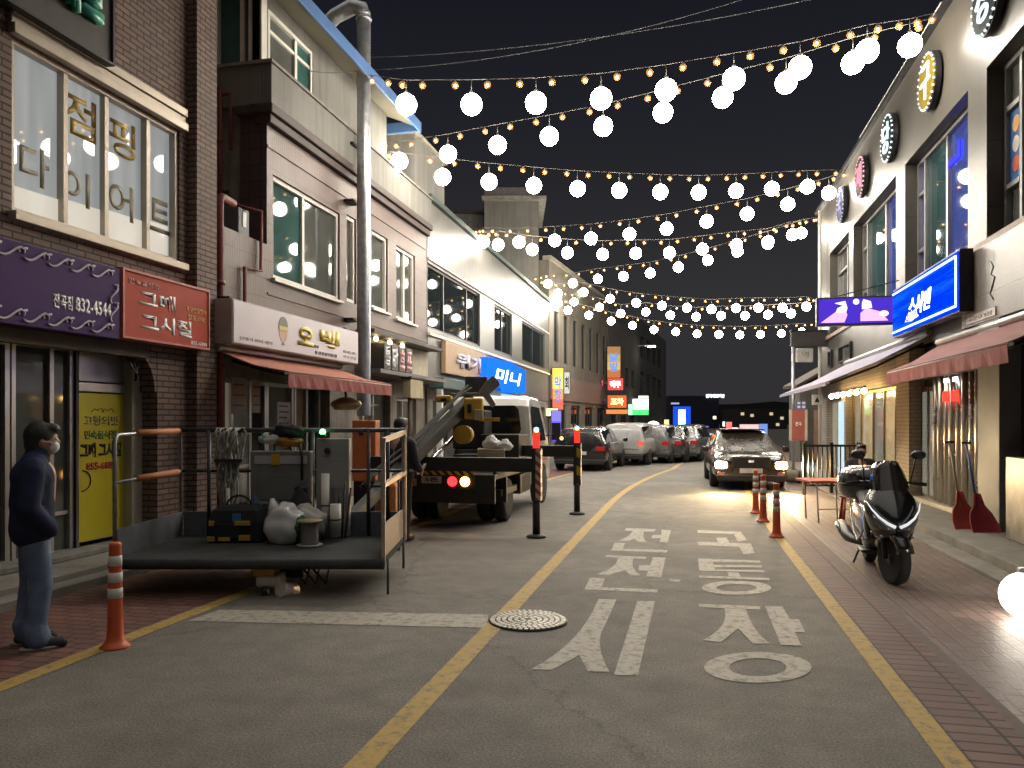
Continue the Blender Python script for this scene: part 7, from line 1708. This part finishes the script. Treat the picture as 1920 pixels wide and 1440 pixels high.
def fend(b):
    rings = []
    for k in range(9):
        t = R(20 + k * 17); c, s = math.cos(t), math.sin(t); R1_ = .285
        rings.append([fw(x, -c * (R1_ + dz) * -1, .26 + s * (R1_ + dz)) for x, dz in ((-.075, -.07), (-.07, 0), (0, .02), (.07, 0), (.075, -.07), (.06, -.075), (0, -.01), (-.06, -.075))])
    b.loft(rings)
sp('front_fender', SB_, fend)
for s in (1, -1): sp('fork', SM, lambda b: b.tube([fw(s * .085, 0, .26), fw(s * .085, -.10, .62)], .025, 10))
def yring(z, hw, yb, yf, n=20, e=2.4):
    out_ = []
    for k in range(n):
        t = 2 * math.pi * k / n; c, s = math.cos(t), math.sin(t)
        x = hw * abs(c) ** (2 / e) * (1 if c > 0 else -1); yy = (1 if s > 0 else -1) * abs(s) ** (2 / e)
        y = (yb + yf) / 2 + (yf - yb) / 2 * yy
        x *= 1 - .55 * max(0, yy) ** 2
        out_.append(Vector((x, y, z)))
    return out_
W_ = WBS
sp('front_fairing', SB_, lambda b: b.loft([yring(.40, .11, W_ - .28, W_ - .02), yring(.47, .17, W_ - .33, W_ + .08), yring(.56, .215, W_ - .36, W_ + .17), yring(.66, .25, W_ - .38, W_ + .19), yring(.76, .265, W_ - .38, W_ + .13), yring(.86, .24, W_ - .38, W_ + .03), yring(.95, .18, W_ - .37, W_ - .08), yring(1.0, .12, W_ - .36, W_ - .15)]), sub=1)
for s in (1, -1):
    sp('side_fairing', SB_, lambda b: b.loft([[Vector((s * (.17 + dx), y, z)) for dx, y, z in ((0, W_ - .42, .30), (.075, W_ - .38, .36), (.105, W_ - .30, .60), (.10, W_ - .26, .84), (.03, W_ - .32, .90), (-.02, W_ - .42, .60))], [Vector((s * (.17 + dx), y, z)) for dx, y, z in ((0, W_ - .22, .36), (.02, W_ - .12, .42), (.06, W_ - .06, .62), (.045, W_ - .12, .80), (.01, W_ - .2, .85), (-.02, W_ - .25, .6))]]), sub=1)
SCRN = glass('smoked_screen', (.022, .017, .016), .08, .5)
def screen(b):
    for i in range(6):
        for j in range(8):
            f = lambda i_, j_: Vector(((j_ / 8 - .5) * 2 * (.185 - .05 * (i_ / 6) ** 3), W_ - .02 - .26 * i_ / 6 - .11 * abs(j_ / 8 - .5) ** 2 * 4, .86 + .38 * i_ / 6 - .05 * abs((j_ / 8 - .5) * 2) ** 4 * (i_ / 6)))
            b.quad(f(i, j), f(i, j + 1), f(i + 1, j + 1), f(i + 1, j))
o = sp('windscreen', SCRN, screen); m_ = o.modifiers.new('t', 'SOLIDIFY'); m_.thickness = .006
for p_ in o.data.polygons: p_.use_smooth = True
LEDW = emit('headlamp_lens', (.9, .95, 1), .35, (.7, .72, .75))
for s in (1, -1):
    def hl(b, w0=.0):
        pts = [(s * .02, W_ + .192, .60), (s * .09, W_ + .18, .635), (s * .16, W_ + .145, .69), (s * .215, W_ + .07, .76), (s * .25, W_ - .04, .83)]
        b.tube([Vector(p) for p in pts], [.016, .014, .011, .008, .004], 8)
    sp('light_strip', LEDW, hl)
    sp('headlight', mat('headlamp_glass', (.12, .12, .13), .08, .3) if s > 0 else bpy.data.materials['headlamp_glass'], lambda b: b.loft([[Vector((s * x, y, z)) for x, y, z in ((.02, W_ + .185, .585), (.02, W_ + .18, .54), (.05, W_ + .16, .53), (.05, W_ + .17, .60))], [Vector((s * x, y, z)) for x, y, z in ((.13, W_ + .165, .645), (.13, W_ + .155, .57), (.15, W_ + .12, .575), (.15, W_ + .13, .65))], [Vector((s * x, y, z)) for x, y, z in ((.205, W_ + .09, .715), (.20, W_ + .09, .66), (.20, W_ + .06, .66), (.21, W_ + .06, .715))]]))
    sp('turn_light', SILT, lambda b: b.sphere((s * .14, W_ + .13, .50), .016, 8, 6))
def bring(y, hw, z0, z1, n=16, e=3):
    out_ = []
    for k in range(n):
        t = 2 * math.pi * k / n; c, s = math.cos(t), math.sin(t)
        out_.append(Vector((hw * abs(c) ** (2 / e) * (1 if c > 0 else -1) * (1 - .15 * (s > 0)), y, (z0 + z1) / 2 + (z1 - z0) / 2 * abs(s) ** (2 / e) * (1 if s > 0 else -1))))
    return out_
sp('body', SB_, lambda b: b.loft([bring(W_ - .36, .16, .28, .60), bring(W_ - .50, .20, .24, .46), bring(W_ - .66, .21, .24, .50), bring(W_ - .78, .19, .26, .66), bring(.36, .20, .28, .74), bring(.1, .21, .36, .76), bring(-.2, .17, .50, .79), bring(-.42, .09, .62, .80), bring(-.50, .03, .70, .78)]), sub=1)
sp('seat', mat('seat_vinyl', (.016, .015, .015), .55), lambda b: b.loft([bring(W_ - .70, .09, .62, .70), bring(W_ - .80, .15, .66, .78), bring(.40, .17, .70, .80), bring(.1, .17, .74, .86), bring(-.12, .13, .76, .86), bring(-.2, .08, .78, .84)]), sub=1)
sp('floorboard', SM, lambda b: b.box(W0, -.24, .24, W_ - .72, W_ - .40, .24, .28), bevel=.02)
for s in (1, -1): sp('side_trim', SILT, lambda b: b.tube([Vector((s * .19, W_ - .30, .62)), Vector((s * .225, W_ - .5, .42)), Vector((s * .225, .6, .33)), Vector((s * .222, .35, .40)), Vector((s * .205, .0, .56)), Vector((s * .13, -.34, .70))], .009, 6))
bxr = sp('top_box', SB_, lambda b: b.loft([yring(.70, .20, -.52, -.06, 24, 3), yring(.74, .28, -.60, .0, 24, 3), yring(.86, .315, -.64, .04, 24, 3), yring(.97, .305, -.63, .03, 24, 3), yring(1.06, .27, -.59, -.01, 24, 3), yring(1.105, .18, -.50, -.10, 24, 3), yring(1.115, .06, -.4, -.2, 24, 3)]), sub=1)
def seam(z, hw, yb, yf, rr_): return lambda b: b.tube([v * 1.0 for v in yring(z, hw, yb, yf, 24, 3)] + [yring(z, hw, yb, yf, 24, 3)[0]], rr_, 6)
sp('box_seam', SM, seam(.90, .316, -.642, .042, .007), bxr)
sp('box_badge', SILT, lambda b: b.box(W0, -.10, -.0, .02, .034, .97, .985), bxr); sp('reflector', SILT, lambda b: b.sphere((.12, .01, 1.02), .02, 8, 6), bxr)
sp('box_carrier', SM, lambda b: b.box(W0, -.12, .12, -.5, -.1, .66, .705), bevel=.01)
sp('handlebar', SM, lambda b: b.tube([Vector(p) for p in ((-.36, W_ - .40, .99), (-.2, W_ - .32, 1.01), (0, W_ - .28, .99), (.2, W_ - .32, 1.01), (.36, W_ - .40, .99))], .016, 8))
for s in (1, -1):
    sp('grip', M['rubber'], lambda b: b.cone((s * .26, W_ - .345, 1.005), (s * .385, W_ - .41, .987), .021, n=10))
    o = sp('mirror', SM, lambda b: (b.tube([Vector((s * .22, W_ - .33, 1.01)), Vector((s * .24, W_ - .28, 1.15)), Vector((s * .26, W_ - .28, 1.27))], .008, 6), b.loft([[Vector((s * .29 + x * .075 * k_, W_ - .28 + dy, 1.30 + z * .05 * k_ + s * x * .0)) for x, z in [(math.cos(q_ * math.pi / 8), math.sin(q_ * math.pi / 8)) for q_ in range(16)]] for dy, k_ in ((-.02, .95), (-.015, 1), (.012, .85), (.03, .4))])))
    sp('mirror_glass', M['chrome'], lambda b: b.loft([[Vector((s * .29 + x * .066, W_ - .302 - dd, 1.30 + z * .043)) for x, z in [(math.cos(q_ * math.pi / 8), math.sin(q_ * math.pi / 8)) for q_ in range(16)]] for dd in (0, .002)]), o)
sp('muffler', mat('muffler_steel', (.08, .078, .075), .4, .5), lambda b: b.tube([Vector(p) for p in ((.10, .35, .26), (.2, .2, .27), (.235, .05, .29), (.245, -.15, .33), (.25, -.42, .38))], [.03, .04, .065, .075, .06], 14))
sp('muffler_shield', SILT, lambda b: b.tube([Vector(p) for p in ((.30, -.08, .34), (.315, -.25, .38), (.31, -.36, .40))], [.02, .03, .02], 8))
sp('rear_fender', SM, lambda b: b.loft([[Vector((x, y, z)) for x in (-.07, .07)] + [Vector((x, y - .01, z - .015)) for x in (.07, -.07)] for y, z in ((-.05, .54), (-.2, .50), (-.32, .40), (-.38, .30))]))
sp('stand', SM, lambda b: (b.tube([Vector((-.12, .25, .26)), Vector((-.2, .18, .01))], .012, 6), b.tube([Vector((.12, .25, .26)), Vector((.2, .18, .01))], .012, 6)))
sp('engine_block', SM, lambda b: b.box(W0, -.13, .10, -.05, .5, .18, .34), bevel=.03)
